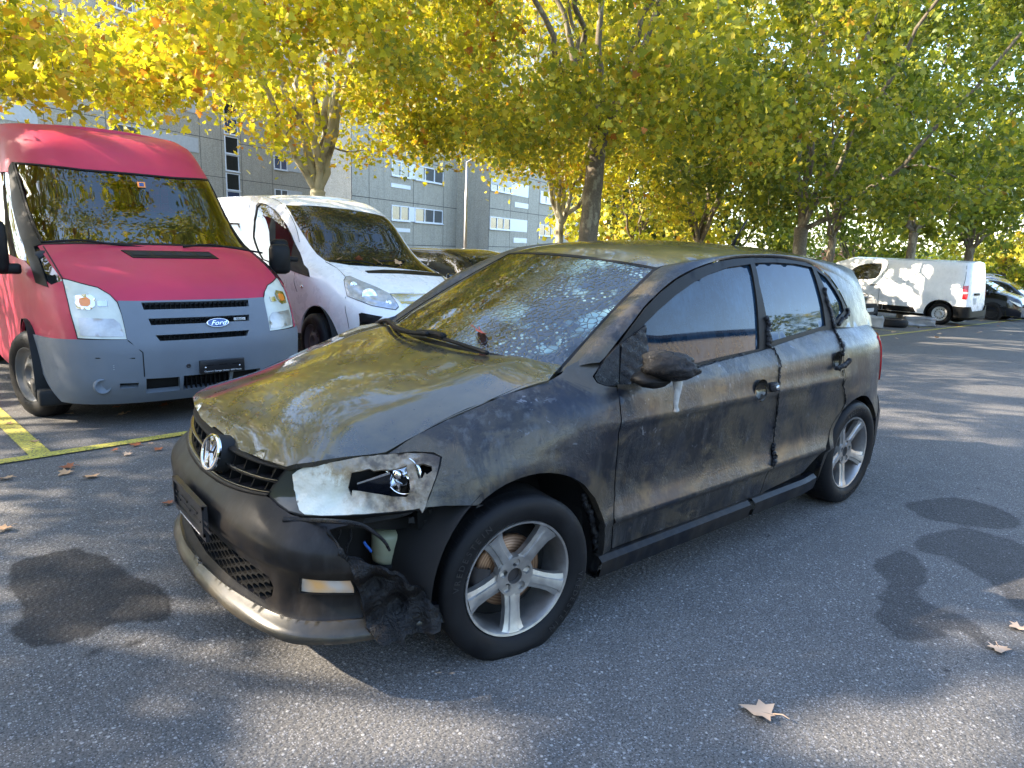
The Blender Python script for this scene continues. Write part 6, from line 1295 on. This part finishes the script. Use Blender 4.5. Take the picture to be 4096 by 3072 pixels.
jz = f(100, 322)[1]; joints(BB, sL, sR, [sL+.02, f(-30, 300)[0], b2[0][0]-.15, b2[1][0]+.15, st0-.25, st1+.2], [jz+ST*k for k in range(-2, 7)], -5, 26)
# right block, standing forward
oC = P0(1963, 864, 51); f = lambda x, y, z='C': fpx(oC, *PX(z, (x, y))[0])
sL = fpx(oC, 1955, 900)[0]; sR = fpx(oC, 2318, 900)[0]
BC = block('apartment_block', oC, sL, sR, -6, 24, 'grey concrete apartment block wing with roller blinds, right behind the slim plane tree')
w1_ = [f(583, 400), f(686, 410)]; p1_ = f(773, 417)[0]; w2_ = [f(832, 440), f(924, 450)]; zb = f(686, 472)[1]; zt = w1_[0][1]; zb2 = f(924, 505)[1]; zt2 = w2_[0][1]
g0, g1 = f(996, 400)[0], f(1026, 400)[0]
for k in range(-1, 7):
    dz = ST*k; window(BC, w1_[0][0], w1_[1][0], zb+dz, zt+dz, 3); plate(BC, 'wall_panel', w1_[1][0], p1_, zb+dz-.05, zt+dz, 'winframe'); window(BC, w2_[0][0], w2_[1][0], zb2+dz, zt2+dz, 3, 'skyglass' if k in (1, 2) else 'curtain')
    plate(BC, 'ventilation_panel', f(703, 500)[0], f(770, 500)[0], zb-.95+dz, zb-.55+dz, 'winframe', .04)
    if k in (1, 3, 4): plate(BC, 'roller_blind', w1_[0][0]+.05, w1_[1][0]-.05, zb+dz+.45, zt+dz-.03, 'blind', .07)
    window(BC, g0, g1, zb2+dz, zb2+1.2+dz, 1, 'glass'); window(BC, g0, g1, zb2-1.3+dz, zb2-.1+dz, 1, 'skyglass')
joints(BC, sL, sR, [sL+.05, w1_[0][0]-.1, w1_[1][0]+.05, p1_+.1, w2_[0][0]-.15, w2_[1][0]+.2], [zb-1.3+ST*k for k in range(-1, 7)], -5, 24)
# left block
oA = P0(430, 487, 45); f = lambda x, y, z='A': fpx(oA, *PX(z, (x, y))[0])
sL = fpx(oA, -900, 600)[0]; sR = fpx(oA, 1410, 700)[0]
BA = block('apartment_block', oA, sL, sR, -4, 30, 'grey concrete apartment block wing with long roller blinds, behind the red van')
w_ = [f(960, 525), f(1245, 590)]; bl_ = f(1750, 690)[0]; zt = w_[0][1]; zb = f(1235, 275)[1]-ST+.0
zb = zt-1.15; s2a, s2b = f(1993, 900)[0], f(2112, 900)[0]
md = bl_-w_[0][0]; q0 = fpx(oA, *PX('Y1', (1728, 980))[0]); 
for k in range(-2, 7):
    dz = ST*k; kind = 'skyglass' if k in (1, 3) else 'curtain'
    window(BA, w_[0][0], w_[1][0], zb+dz, zt+dz, 2, kind); plate(BA, 'roller_blind', w_[1][0]+.05, bl_, zb+dz+.1, zt+dz, 'blind', .05)
    window(BA, s2a, s2b, zb-.9+dz, zb+.35+dz, 1, 'skyglass' if k % 2 else 'glass'); window(BA, s2a, s2b, zb+.42+dz, zb+1.75+dz, 1, 'glass')
    window(BA, q0[0], q0[0]+1.6, zb+dz-.2, zt+dz-.2, 2, 'skyglass' if k % 3 == 0 else 'curtain'); plate(BA, 'roller_blind', q0[0]+1.65, q0[0]+3.4, zb+dz-.2, zt+dz-.2, 'blind', .05)
    window(BA, w_[0][0]-9.5, w_[0][0]-7.2, zb+dz, zt+dz, 2, kind); plate(BA, 'roller_blind', w_[0][0]-7.1, w_[0][0]-4.6, zb+dz+.2, zt+dz, 'blind', .05)
joints(BA, sL, sR, [w_[0][0]-.2, w_[0][0]-2.6, bl_+.2, s2a-.3, s2b+.3, q0[0]-.2, w_[0][0]-4.2], [zt+.18+ST*k for k in range(-2, 7)], -4, 30)

# ================================================================== LAMP POST
m = MB(); lp = CP+ray(1860, 993)*26; gx_, gy_ = lp[0], lp[1]; g_ = float(gz(gx_, gy_)); top = CP+ray(1869, 655)*26; hL = top[2]-g_
LPst = thing('street_lamp', (gx_, gy_, g_), 'slim grey street lamp with two curved arms, in front of the middle block', 'street lamp')
m.tube([(0, 0, 0), (0, 0, hL*.5), (0, 0, hL)], [.07, .06, .045], 10); m.build('post', MAT['alloy'], LPst)
for s_ in (-1, 1): m = MB(); a = np.array([cr[0], cr[1], 0]); P = [a*0+[0, 0, hL-.02], a*s_*.35+[0, 0, hL+.18], a*s_*.9+[0, 0, hL+.42], a*s_*1.3+[0, 0, hL+.45]]; m.tube(smooth_poly(P, 6, False), .035, 8); m.tube([a*s_*1.25+[0, 0, hL+.45], a*s_*1.6+[0, 0, hL+.44], a*s_*1.75+[0, 0, hL+.43]], [.05, .08, .04], 8); m.build('lamp_arm', MAT['alloy'], LPst)

# ================================================================== TREES
def leafmat(name, stops, trans=.5):
    t = NT(name); g = t.n('ShaderNodeNewGeometry').outputs['Random Per Island']; n = t.noise(.55, 3, .5)
    f = t.math('ADD', t.math('MULTIPLY', g, .62), t.math('MULTIPLY', n, .55)); c = t.ramp(f, stops)
    d = t.n('ShaderNodeBsdfPrincipled'); d.inputs['Roughness'].default_value = .45; d.inputs['Specular IOR Level'].default_value = .35; t.l(c, d.inputs['Base Color'])
    tl = t.n('ShaderNodeBsdfTranslucent'); t.l(t.mix(1.0, c, (1.25, 1.2, .6), 'MULTIPLY'), tl.inputs[0]); mx = t.n('ShaderNodeMixShader'); mx.inputs[0].default_value = trans; t.l(d.outputs[0], mx.inputs[1]); t.l(tl.outputs[0], mx.inputs[2]); t.l(mx.outputs[0], t.out.inputs[0]); return t.m
MAT['leafY'] = leafmat('yellow leaves', [(.18, (.15, .19, .02)), (.38, (.32, .34, .026)), (.62, (.54, .50, .032)), (.82, (.57, .44, .04)), (.93, (.45, .20, .03)), (1.0, (.28, .06, .02))], .55)
MAT['leafM'] = leafmat('olive leaves', [(.2, (.12, .16, .025)), (.45, (.26, .29, .035)), (.68, (.46, .43, .04)), (.85, (.55, .45, .05)), (.96, (.34, .12, .02))], .5)
MAT['leafO'] = leafmat('olive green leaves', [(.2, (.07, .105, .02)), (.5, (.15, .19, .028)), (.74, (.32, .33, .035)), (.9, (.42, .37, .04)), (1.0, (.3, .09, .02))], .48)
MAT['leafG'] = leafmat('green leaves', [(.2, (.08, .12, .022)), (.5, (.16, .21, .03)), (.75, (.30, .33, .04)), (.95, (.46, .42, .045))], .45)
MAT['leafD'] = leafmat('dark green leaves', [(.2, (.02, .04, .012)), (.6, (.045, .075, .018)), (.95, (.10, .12, .025))], .35)
MAT['leafR'] = leafmat('reddish leaves', [(.2, (.3, .12, .08)), (.6, (.5, .25, .2)), (.95, (.5, .35, .1))], .5)
t = NT('plane bark'); n = t.noise(5, 4, .6, t.mapping((1, 1, .45))); n2 = t.noise(30, 4)
MAT['bark'] = t.pbr(t.mix(t.ramp(n, [(.54, 0), (.60, 1)]), t.ramp(n2, [(.3, (.10, .08, .055)), (.7, (.17, .14, .10))]), t.ramp(n2, [(.3, (.20, .175, .12)), (.7, (.30, .27, .19))])), .85, 0, t.bump(n, .6, .02))
t = NT('pale branch bark'); n = t.noise(4, 4, .6, t.mapping((1, 1, .5))); MAT['barkp'] = t.pbr(t.ramp(n, [(.4, (.14, .11, .07)), (.5, (.36, .33, .23)), (.7, (.48, .45, .33))]), .85, 0, t.bump(n, .5, .01))
LOUT = [(-.02, -.42), (-.16, -.30), (-.46, -.34), (-.36, -.10), (-.56, .12), (-.24, .14), (-.22, .36), (0, .62), (.22, .36), (.24, .14), (.56, .12), (.36, -.10), (.46, -.34), (.16, -.30), (.02, -.42)]
LV = np.array([(0, 0, .0)]+[(x, y, -.10*abs(x)-.14*max(y, 0)**1.5-.04*(y < 0)) for x, y in LOUT])
LF = [(0, i, i+1) for i in range(1, len(LOUT))]
LV2 = np.array([(0, -.4, 0), (-.42, -.05, -.06), (-.16, .2, 0), (0, .55, -.10), (.16, .2, 0), (.42, -.05, -.06)]); LF2 = [(0, 1, 2), (0, 2, 4), (2, 3, 4), (0, 4, 5)]
def leaves(name, C, size, mat, parent, rs, lod=0, droop=.55):
    n = len(C); V, Fc = (LV, LF) if lod == 0 else (LV2, LF2)
    nz = rs.normal(0, 1, (n, 3))*[.75, .75, .45]+[0, 0, droop]; nz /= np.linalg.norm(nz, axis=1)[:, None]
    a = rs.normal(0, 1, (n, 3))+[0, 0, -.8]; x = np.cross(a, nz); x /= np.linalg.norm(x, axis=1)[:, None]+1e-9; y = np.cross(nz, x)
    s = size*rs.uniform(.55, 1.25, n); P = C[:, None, :]+(V[None, :, 0:1]*x[:, None]+V[None, :, 1:2]*y[:, None]+V[None, :, 2:3]*nz[:, None])*s[:, None, None]
    k = len(V); F_ = (np.array(Fc)[None]+(np.arange(n)*k)[:, None, None]).reshape(-1, 3)
    me = bpy.data.meshes.new(name); me.vertices.add(n*k); me.vertices.foreach_set('co', P.astype(np.float32).ravel()); nf = len(F_)
    me.loops.add(nf*3); me.loops.foreach_set('vertex_index', F_.astype(np.int32).ravel()); me.polygons.add(nf); me.polygons.foreach_set('loop_start', np.arange(0, nf*3, 3, dtype=np.int32)); me.polygons.foreach_set('loop_total', np.full(nf, 3, np.int32)); me.update(calc_edges=True)
    me.materials.append(mat); o = bpy.data.objects.new(name, me); COL.objects.link(o); o.parent = parent; return o
SUN3 = np.array([SUN_AZ[0]*math.cos(SUN_EL), SUN_AZ[1]*math.cos(SUN_EL), math.sin(SUN_EL)])
_g = np.random.default_rng(21)                     # openings in the canopy: ground point and radius of the sun fleck
OPEN = [(-.52, -.56, 0, .07), (-.42, -.61, 0, .08), (-.33, -.66, 0, .06), (-.68, -.82, 0, .08), (-.58, -.88, 0, .11), (-.48, -.95, 0, .09), (.66, -1.86, 0, .09), (.78, -1.94, 0, .08)]
for _ in range(70):
    x_ = _g.uniform(6, 30); OPEN.append((x_, _g.uniform(-7, 3.6), 0, _g.uniform(.12, .34)))
for _ in range(24): OPEN.append((21.7, _g.uniform(4.4, 9.4), _g.uniform(0.0, 1.3), _g.uniform(.03, .15)))
for _ in range(5): OPEN.append((_g.uniform(-.7, .8), _g.uniform(4.2, 6.0), 2.2, _g.uniform(.06, .12)))
def keep_leaves(P):
    k = np.ones(len(P), bool)
    for ox, oy, oz, r_ in OPEN:
        o = np.array([ox, oy, oz+(float(gz(ox, oy)) if oz == 0 else 0)]); d = P-o; tt = d@SUN3; q = np.linalg.norm(d-tt[:, None]*SUN3, axis=1); k &= ~((q < r_+.10) & (tt > 1.5))
    return k
def tree(label, x, y, r, hf, cz, rx, rz, nl, leaf, seed, size=.17, lod=0, natt=130, mat='bark', lean=(0, 0), group='trees along the row', cut=None, nlimb=6, cshift=(0, 0), name='plane_tree', z0=None, sig=.30):
    rs = np.random.default_rng(seed); g = float(gz(x, y)) if z0 is None else z0
    root = thing(name, (x, y, g), label, 'tree', group)
    nodes = []; m = MB(); mb = MB()
    P = smooth_poly([(0, 0, -.2), (lean[0]*.3, lean[1]*.3, hf*.35), (lean[0]*.7, lean[1]*.7, hf*.75), (lean[0], lean[1], hf)], 5, False); P[:, :2] += rs.normal(0, r*.05, (len(P), 2))
    m.tube(P, np.interp(np.linspace(0, 1, len(P)), [0, .12, .8, 1], [r*1.35, r, r*.9, r*.95]), 12)
    C = np.array([cshift[0], cshift[1], cz-g]); F0 = P[-1]
    # limbs
    for i in range(nlimb):
        a = 2*math.pi*(i+rs.uniform(-.3, .3))/nlimb; e = rs.uniform(.2, 1.1) if i else 1.4; d = np.array([math.cos(a)*math.cos(e), math.sin(a)*math.cos(e), math.sin(e)])
        end = C+d*np.array([rx, rx, rz])*.62; mid = F0*.55+end*.45+np.array([0, 0, -.1*rz])*(e < .8)+rs.normal(0, .15, 3); Q = smooth_poly([F0-[0, 0, .1], mid, end], 8, False); Q += np.vstack([np.zeros((2, 3)), rs.normal(0, .05, (len(Q)-2, 3))])
        rr_ = np.interp(np.linspace(0, 1, len(Q)), [0, 1], [r*(.55 if mat == 'barkp' else .40), r*.12]); m.tube(Q, rr_, 8); nodes += [(q, q_r) for q, q_r in zip(Q[3:], rr_[3:])]
    N = np.array([q for q, _ in nodes]); NR = np.array([b for _, b in nodes])
    u = rs.normal(0, 1, (natt, 3)); u /= np.linalg.norm(u, axis=1)[:, None]; rad = rs.uniform(.35, 1, natt)**.6; u[:, 2] = np.sign(u[:, 2])*np.abs(u[:, 2])**.65; A = C+u*rad[:, None]*np.array([rx, rx, rz]); A[:, 2] = np.maximum(A[:, 2], rs.uniform(.0, .6, natt)+(cz-g-rz)*1.0)
    if cut is not None: A = A[[cut(p+[x, y, g]) for p in A]]
    cl = []; order = np.argsort(np.linalg.norm(A-F0, axis=1))
    for i in order:
        p = A[i]; d = np.linalg.norm(N-p, axis=1)+.3*np.maximum(0, N[:, 2]-p[2]); j = np.argmin(d); q = N[j]; L = np.linalg.norm(p-q)
        mid = (p+q)/2+rs.normal(0, .07*L, 3)+[0, 0, .08*L]; Q = smooth_poly([q, mid, p, p+(p-mid)*.25+[0, 0, -.12]], 4, False); r0_ = min(NR[j]*.6, .012+.012*L); m2 = np.linspace(r0_, .004, len(Q)); mb.tube(Q, m2, 5, cap=False)
        N = np.vstack([N, Q[2:]]); NR = np.concatenate([NR, m2[2:]]); cl.append((Q, L))
    m.build('trunk', MAT[mat], root); 
    if len(mb.v): mb.build('branches', MAT['barkp' if mat == 'barkp' else 'bark'], root)
    per = int(nl/max(1, len(cl))); Cs = []
    for Q, L in cl:
        k = rs.poisson(per); tt = rs.beta(2.2, 1.1, k)*(len(Q)-1.001); i0 = tt.astype(int); fr = (tt-i0)[:, None]; Cs.append(Q[i0]*(1-fr)+Q[i0+1]*fr+rs.normal(0, 1, (k, 3))*[sig, sig, sig*.75])
    W_ = np.vstack(Cs); W_ = W_[keep_leaves(W_+[x, y, g])]
    leaves('crown', W_, size, MAT[leaf], root, rs, lod); return root
def tr(*a, **k): return tree(*a, **k)
tr('yellow plane tree with pale forked limbs right behind the white van', 4.76, 11.3, .16, 2.5, 6.3, 5.2, 3.6, 36000, 'leafY', 11, .105, natt=150, mat='barkp', nlimb=8)
tr('large plane tree with thick mottled trunk in the centre', 8.9, 7.6, .21, 3.9, 6.2, 5.2, 3.6, 42000, 'leafM', 12, .112, natt=240, lean=(.15, .0), nlimb=7, cshift=(-1.0, -.8))
tr('slim pale plane tree directly left of the thick mottled trunk', 12.7, 12.4, .13, 2.4, 6.0, 3.8, 3.4, 15000, 'leafY', 13, .12, natt=100, mat='barkp', nlimb=8)
tr('spreading plane tree with low fork between the thick trunk and the roof aerial', 17.6, 11.0, .20, 2.1, 6.2, 4.8, 4.0, 18000, 'leafM', 14, .14, natt=130)
tr('olive green plane tree with blotched trunk above the rear of the burnt car', 14.6, 5.9, .17, 2.4, 6.2, 5.2, 4.2, 42000, 'leafO', 15, .115, natt=180, lean=(.1, .2), cshift=(-.3, -1.2))
tr('dark stemmed plane tree left of the white panel van', 18.9, 7.3, .12, 2.4, 6.0, 3.8, 3.6, 7500, 'leafG', 16, .2, natt=100)
tr('green plane tree behind the parked cars at the right edge', 29.4, 6.9, .17, 2.6, 6.2, 5.0, 4.6, 9500, 'leafG', 17, .22, natt=140)
tr('green plane tree whose crown hangs over the white panel van', 24.0, 7.0, .15, 2.9, 6.4, 4.5, 4.0, 17000, 'leafO', 18, .145, natt=130)
tr('golden plane tree with orange leaves hanging over the red van', -2.2, 9.6, .2, 3.2, 6.0, 6.0, 3.4, 44000, 'leafY', 19, .105, natt=150, cshift=(.8, -1.0))
# row out of frame to the left that shades the lane, and the row behind
for i, (x, y) in enumerate(((-8.5, 7.6), (-14.5, 7.2), (-21, 7.2), (-28, 7.5))):
    tr(('nearest', 'second nearest', 'third nearest', 'farthest')[i]+' plane tree of the left row, out of the picture', x, y, .2, 2.8, 7.0, 5.4, 5.4, 11500, 'leafM', 30+i, .25, lod=1, natt=110, group='plane trees beyond the left edge')
for i, (x, y, h, lf, lb) in enumerate(((24, 19, 5.5, 'leafD', 'dark green tree behind the thick mottled trunk'), (29, 17, 5, 'leafG', 'bright green tree showing between trunks behind the burnt car roof'), (31, 23, 6, 'leafD', 'dark green tree behind the roof aerial'), (38, 15, 5, 'leafG', 'green tree far behind the cab of the white panel van'), (44, 9.5, 4.4, 'leafM', 'olive tree far behind the tail of the white panel van'), (20, 15.5, 5, 'leafM', 'yellow green tree behind the low forked plane tree'))):
    tr(lb, x, y, .15, 1.6, h-.4, 4.2, h*.78, 6500, lf, 50+i, .3, lod=1, natt=90, group='trees far behind', name='background_tree', sig=.4)
# shrubs on the far edge of the lot
rs = np.random.default_rng(5)
for i, (px, d, h, lf, lb) in enumerate(((3390, 52, 3.3, 'leafR', 'reddish shrub left of the white panel van roof'), (3480, 50, 3.0, 'leafY', 'pale yellow shrub above the cab of the white panel van'), (3640, 55, 3.2, 'leafY', 'yellow shrub above the middle of the white panel van'), (3790, 58, 3.4, 'leafG', 'green shrub above the tail of the white panel van'), (3900, 45, 2.9, 'leafG', 'green shrub left of the tree behind the parked cars'), (4000, 42, 2.9, 'leafM', 'olive shrub behind the silver estate car'), (4090, 40, 3.0, 'leafG', 'green shrub at the right edge'), (3320, 60, 3.6, 'leafG', 'green shrub left of the reddish shrub'))):
    p = CP+ray(px, 1100)*d; g = float(gz(p[0], p[1])); root = thing('shrub', (float(p[0]), float(p[1]), g), lb, 'shrub', 'shrubs along the far edge')
    n_ = 1900; u = rs.normal(0, 1, (n_, 3)); u /= np.linalg.norm(u, axis=1)[:, None]; u[:, 2] = np.abs(u[:, 2]); R3 = rs.uniform(.3, 1, n_)**.5; C_ = u*R3[:, None]*[h*.95, h*.95, h]+rs.normal(0, .12, (n_, 3)); leaves('foliage', C_, .32, MAT[lf], root, rs, 1)
    m = MB()
    for k in range(5): a = rs.uniform(0, 6.28); m.tube([(0, 0, 0), (math.cos(a)*h*.3, math.sin(a)*h*.3, h*.5), (math.cos(a)*h*.5, math.sin(a)*h*.5, h*.85)], [.05, .035, .012], 5)
    m.build('stems', MAT['bark'], root)
# ================================================================== OPPOSITE SIDE OF THE LOT (mirrored in the paint and glass)
t = NT('ribbed cladding'); MAT['rib'] = simple('cream cladding', (.55, .50, .40), .7, var=.06)
RB_ = thing('warehouse', (27, -18, 0), 'low cream warehouse with upright ribs across the lane, behind the viewer', 'building')
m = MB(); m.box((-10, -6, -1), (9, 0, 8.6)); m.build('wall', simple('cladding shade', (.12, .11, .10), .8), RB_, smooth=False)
m = MB()
for i in range(58): m.box((-9.9+i*.325, .001, -1), (-9.9+i*.325+.16, .22, 8.4))
m.build('cladding_ribs', MAT['rib'], RB_, smooth=False); m = MB(); m.box((-10.3, -6.2, 8.6), (9.3, .5, 8.9), .05); m.build('roof', MAT['joint'], RB_, smooth=False)
for i, (x, y, h) in enumerate(((41, -14, 8.5), (47, -16, 9), (52, -13, 9), (58, -12, 9), (46, -20, 10), (62, -16, 10), (-2, -34, 6), (8, -36, 6.5), (-14, -32, 6))):
    tr(('first', 'second', 'third', 'fourth', 'fifth', 'sixth', 'seventh', 'eighth', 'ninth')[i]+' tree across the lane, behind the viewer', x, y, .16, 1.2, h*.6, 4.5, h*.6, 3800, 'leafG', 80+i, .38, lod=1, natt=70, group='trees across the lane', name='background_tree', sig=.45)
for i, (x, y) in enumerate(((-24, -16), (-26, -9), (-27, -2), (-22, -24), (-12, -28))):  # unseen trees added to keep bright sky out of the bumper's reflection
    tr(('first', 'second', 'third', 'fourth', 'fifth')[i]+' leafy tree closing the lane far left of the viewer', x, y, .18, 1.6, 4.8, 4.6, 4.6, 5200, 'leafO', 95+i, .36, lod=1, natt=80, group='trees at the left end of the lane', name='background_tree', sig=.45)
for i, (x, y, h) in enumerate(((-6, 15.5, 3.6), (-10.5, 16.5, 4.0), (-15, 16, 4.2), (-20, 15, 4.4))):  # unseen bushes added to hide low sky mirrored in the red van's side
    root = thing('shrub', (x, y, float(gz(x, y))), ('first', 'second', 'third', 'fourth')[i]+' unseen tall bush added behind the left row to dim reflections', 'shrub', 'unseen bushes added to dim reflections'); u = rs.normal(0, 1, (2200, 3)); u /= np.linalg.norm(u, axis=1)[:, None]; u[:, 2] = np.abs(u[:, 2]); leaves('foliage', u*(rs.uniform(.3, 1, 2200)**.5)[:, None]*[3.0, 2.0, h]+rs.normal(0, .12, (2200, 3)), .34, MAT['leafM'], root, rs, 1)
WB = thing('apartment_block', (-40, -8, 0), 'unseen grey concrete block added far left of the viewer to darken reflections', 'building'); m = MB(); m.box((-9, -26, -2), (0, 20, 17)); m.build('wall', MAT['concrete'], WB, smooth=False)  # unseen block added so the burnt car's nose reflects something dark
for fl_ in range(6):
    for k in range(10): m = MB(); m.box((0, -24+k*4.4, fl_*2.8+.9), (.05, -22+k*4.4, fl_*2.8+2.1)); m.build('window', MAT['glass'], WB, smooth=False)
# ================================================================== FALLEN LEAVES
MAT['dry'] = simple('dry leaf', (.42, .25, .13), .7, bump=.3, var=.25, vscale=12); MAT['rust'] = simple('rusty leaf', (.26, .075, .025), .65, var=.3, vscale=12); MAT['pale'] = simple('pale dry leaf', (.50, .34, .22), .7, var=.2)
def dead_leaf(p, size, rot, mat, label, tilt=(0, 0), curl=.25, group='fallen leaves on the asphalt'):
    v = [(x*size, y*size, size*(curl*(x*x+.6*y*y)+.06*math.sin(9*x+7*y))) for x, y in [(0, 0)]+LOUT]; mid = [((x*.55)*size, (y*.55)*size, size*curl*.35*(x*x+y*y)) for x, y in LOUT]; n = len(LOUT)
    V = v[:1]+mid+v[1:]; Fc = [(0, i+1, i+2) for i in range(n-1)]+[(i+1, i+1+n, i+2+n, i+2) for i in range(n-1)]
    o = mk('fallen_leaf', V, Fc, mat); o.location = p; o.rotation_euler = (tilt[0], tilt[1], rot); tag(o, label, 'leaf', group)
    m = MB(); m.tube([(0, -.35*size, .05*size), (.03*size, -.6*size, .1*size), (0, -.8*size, .05*size)], .018*size, 5); st = m.build('stalk', mat); st.parent = o; return o
def gp3(z, x, y, h=.012): px, py = PX(z, (x, y))[0]; p = at_g(px, py); return (float(p[0]), float(p[1]), float(p[2])+h)
L1 = (('Y7', 910, 565, .17, .4, 'pale', 'large pale maple shaped leaf lying alone in the foreground asphalt'), ('Y7', 2085, 252, .11, 2, 'pale', 'small pale leaf near the right edge below the damp patch'), ('Y7', 2178, 146, .10, 1, 'pale', 'small pale leaf at the right edge beside the damp patch'),
      ('Z8', 305, 308, .13, 1.2, 'rust', 'curled rusty leaf above its paler neighbour left of the burnt car'), ('Z8', 295, 335, .13, 2.2, 'dry', 'tan leaf directly below the curled rusty one'), ('Z8', 410, 352, .14, .3, 'dry', 'tan leaf right of the pair on the left asphalt'), ('Z8', 25, 360, .12, 1, 'dry', 'tan leaf at the left edge below the yellow line'), ('Z8', 18, 588, .12, 2, 'dry', 'tan leaf at the left edge above the wet patch'),
      ('Z8', 608, 208, .12, .8, 'rust', 'rusty leaf just below the yellow line, left of the burnt car'), ('Z8', 712, 228, .10, .2, 'rust', 'rusty leaf nearest the burnt car nose below the line'), ('Z8', 575, 250, .09, 2.4, 'pale', 'small pale leaf below the yellow line'), ('Z8', 518, 232, .08, 1.4, 'rust', 'small red brown leaf left of the small pale one'), ('Z8', 678, 202, .06, .2, 'dry', 'tiny leaf between the two rusty leaves'), ('Z8', 755, 472, .10, 1, 'rust', 'orange leaf touching the bumper corner of the burnt car'),
      ('Z8', 155, 193, .09, 1, 'dry', 'brown leaf on the corner of the yellow lines'), ('Z8', 45, 112, .10, 2, 'dry', 'brown leaf on the yellow bay line'), ('Z8', 525, 36, .13, 0, 'rust', 'brown leaf in the shade under the red van'), ('Z8', 740, 28, .14, 1.5, 'rust', 'brown leaf under the right end of the red van bumper'), ('Z8', 550, 70, .14, 1.8, 'dry', 'dull leaf below the middle of the red van bumper'), ('Z8', 310, 68, .10, .7, 'dry', 'curled leaf beside the front wheel of the red van'))
for i, (z, x, y, s_, r_, mt, lb) in enumerate(L1): dead_leaf(gp3(z, x, y), s_*.62, r_, MAT[mt], lb, (.12*math.sin(i), .1*math.cos(i)))
p = WS(*hit(WS, WD, PX('Z2', (892, 742))).T)[0]; dead_leaf(tuple(p+[-.005, 0, .012]), .10, 2.6, MAT['redl'] if 'redl' in MAT else MAT['rust'], 'red leaf stuck on the windscreen of the burnt car', (0, R_(-25)), group='leaves caught on the vehicles')
for i, (a, mt, lb) in enumerate((((1370, 820), 'dry', 'tan leaf on the wipers of the white van, right of its neighbour'), ((1200, 808), 'dry', 'brown leaf at the middle of the white van wipers'), ((1060, 792), 'rust', 'orange leaf left on the base of the white van windscreen'), ((910, 790), 'dry', 'small tan leaf at the left wiper of the white van'), ((1415, 780), 'dry', 'small leaf above the right wiper of the white van'))):
    q_ = ev('Z6', a)[0]; P = ES(np.array([q_[0]]), np.array([q_[1]]))[0]; dead_leaf(tuple(P+[0, -.05, .03]), .11 if i < 3 else .08, 1.3*i, MAT[mt], lb, (R_(35), 0), group='leaves caught on the vehicles')
# scattered leaves farther away along the bays
rs = np.random.default_rng(9); base = bpy.data.meshes.new('leaf_small'); V = [(x, y, .12*(x*x+y*y)) for x, y in [(0, 0)]+LOUT]; base.from_pydata(V, [], LF)
bm_ = {k: base.copy() for k in ('dry', 'rust', 'pale')}
for k in bm_: bm_[k].materials.append(MAT[k])
for i in range(110):
    x = rs.uniform(9, 31) if i < 85 else rs.uniform(-1.5, 5); y = (line_y(x)+rs.normal(1.0 if i < 85 else 2.6, 1.5 if i < 85 else .8)) if i % 4 else rs.uniform(-4, 4)+(0 if x > 6 else 30)
    if y > 20: y = line_y(x)+1.5
    o = bpy.data.objects.new('fallen_leaf', bm_[('dry', 'rust', 'pale')[i % 3]]); COL.objects.link(o); s_ = rs.uniform(.07, .14); o.scale = (s_, s_, s_); o.location = (x, y, float(gz(x, y))+.014); o.rotation_euler = (rs.normal(0, .2), rs.normal(0, .2), rs.uniform(0, 6.3)); tag(o, {0: 'tan', 1: 'rusty brown', 2: 'pale'}[i % 3]+(' leaf scattered on the far lane asphalt' if x > 6 and y < line_y(x)-.6 else ' leaf scattered in the far parking bays' if x > 6 else ' leaf lying under the parked vans at the left'), 'leaf', 'leaves scattered along the bays')
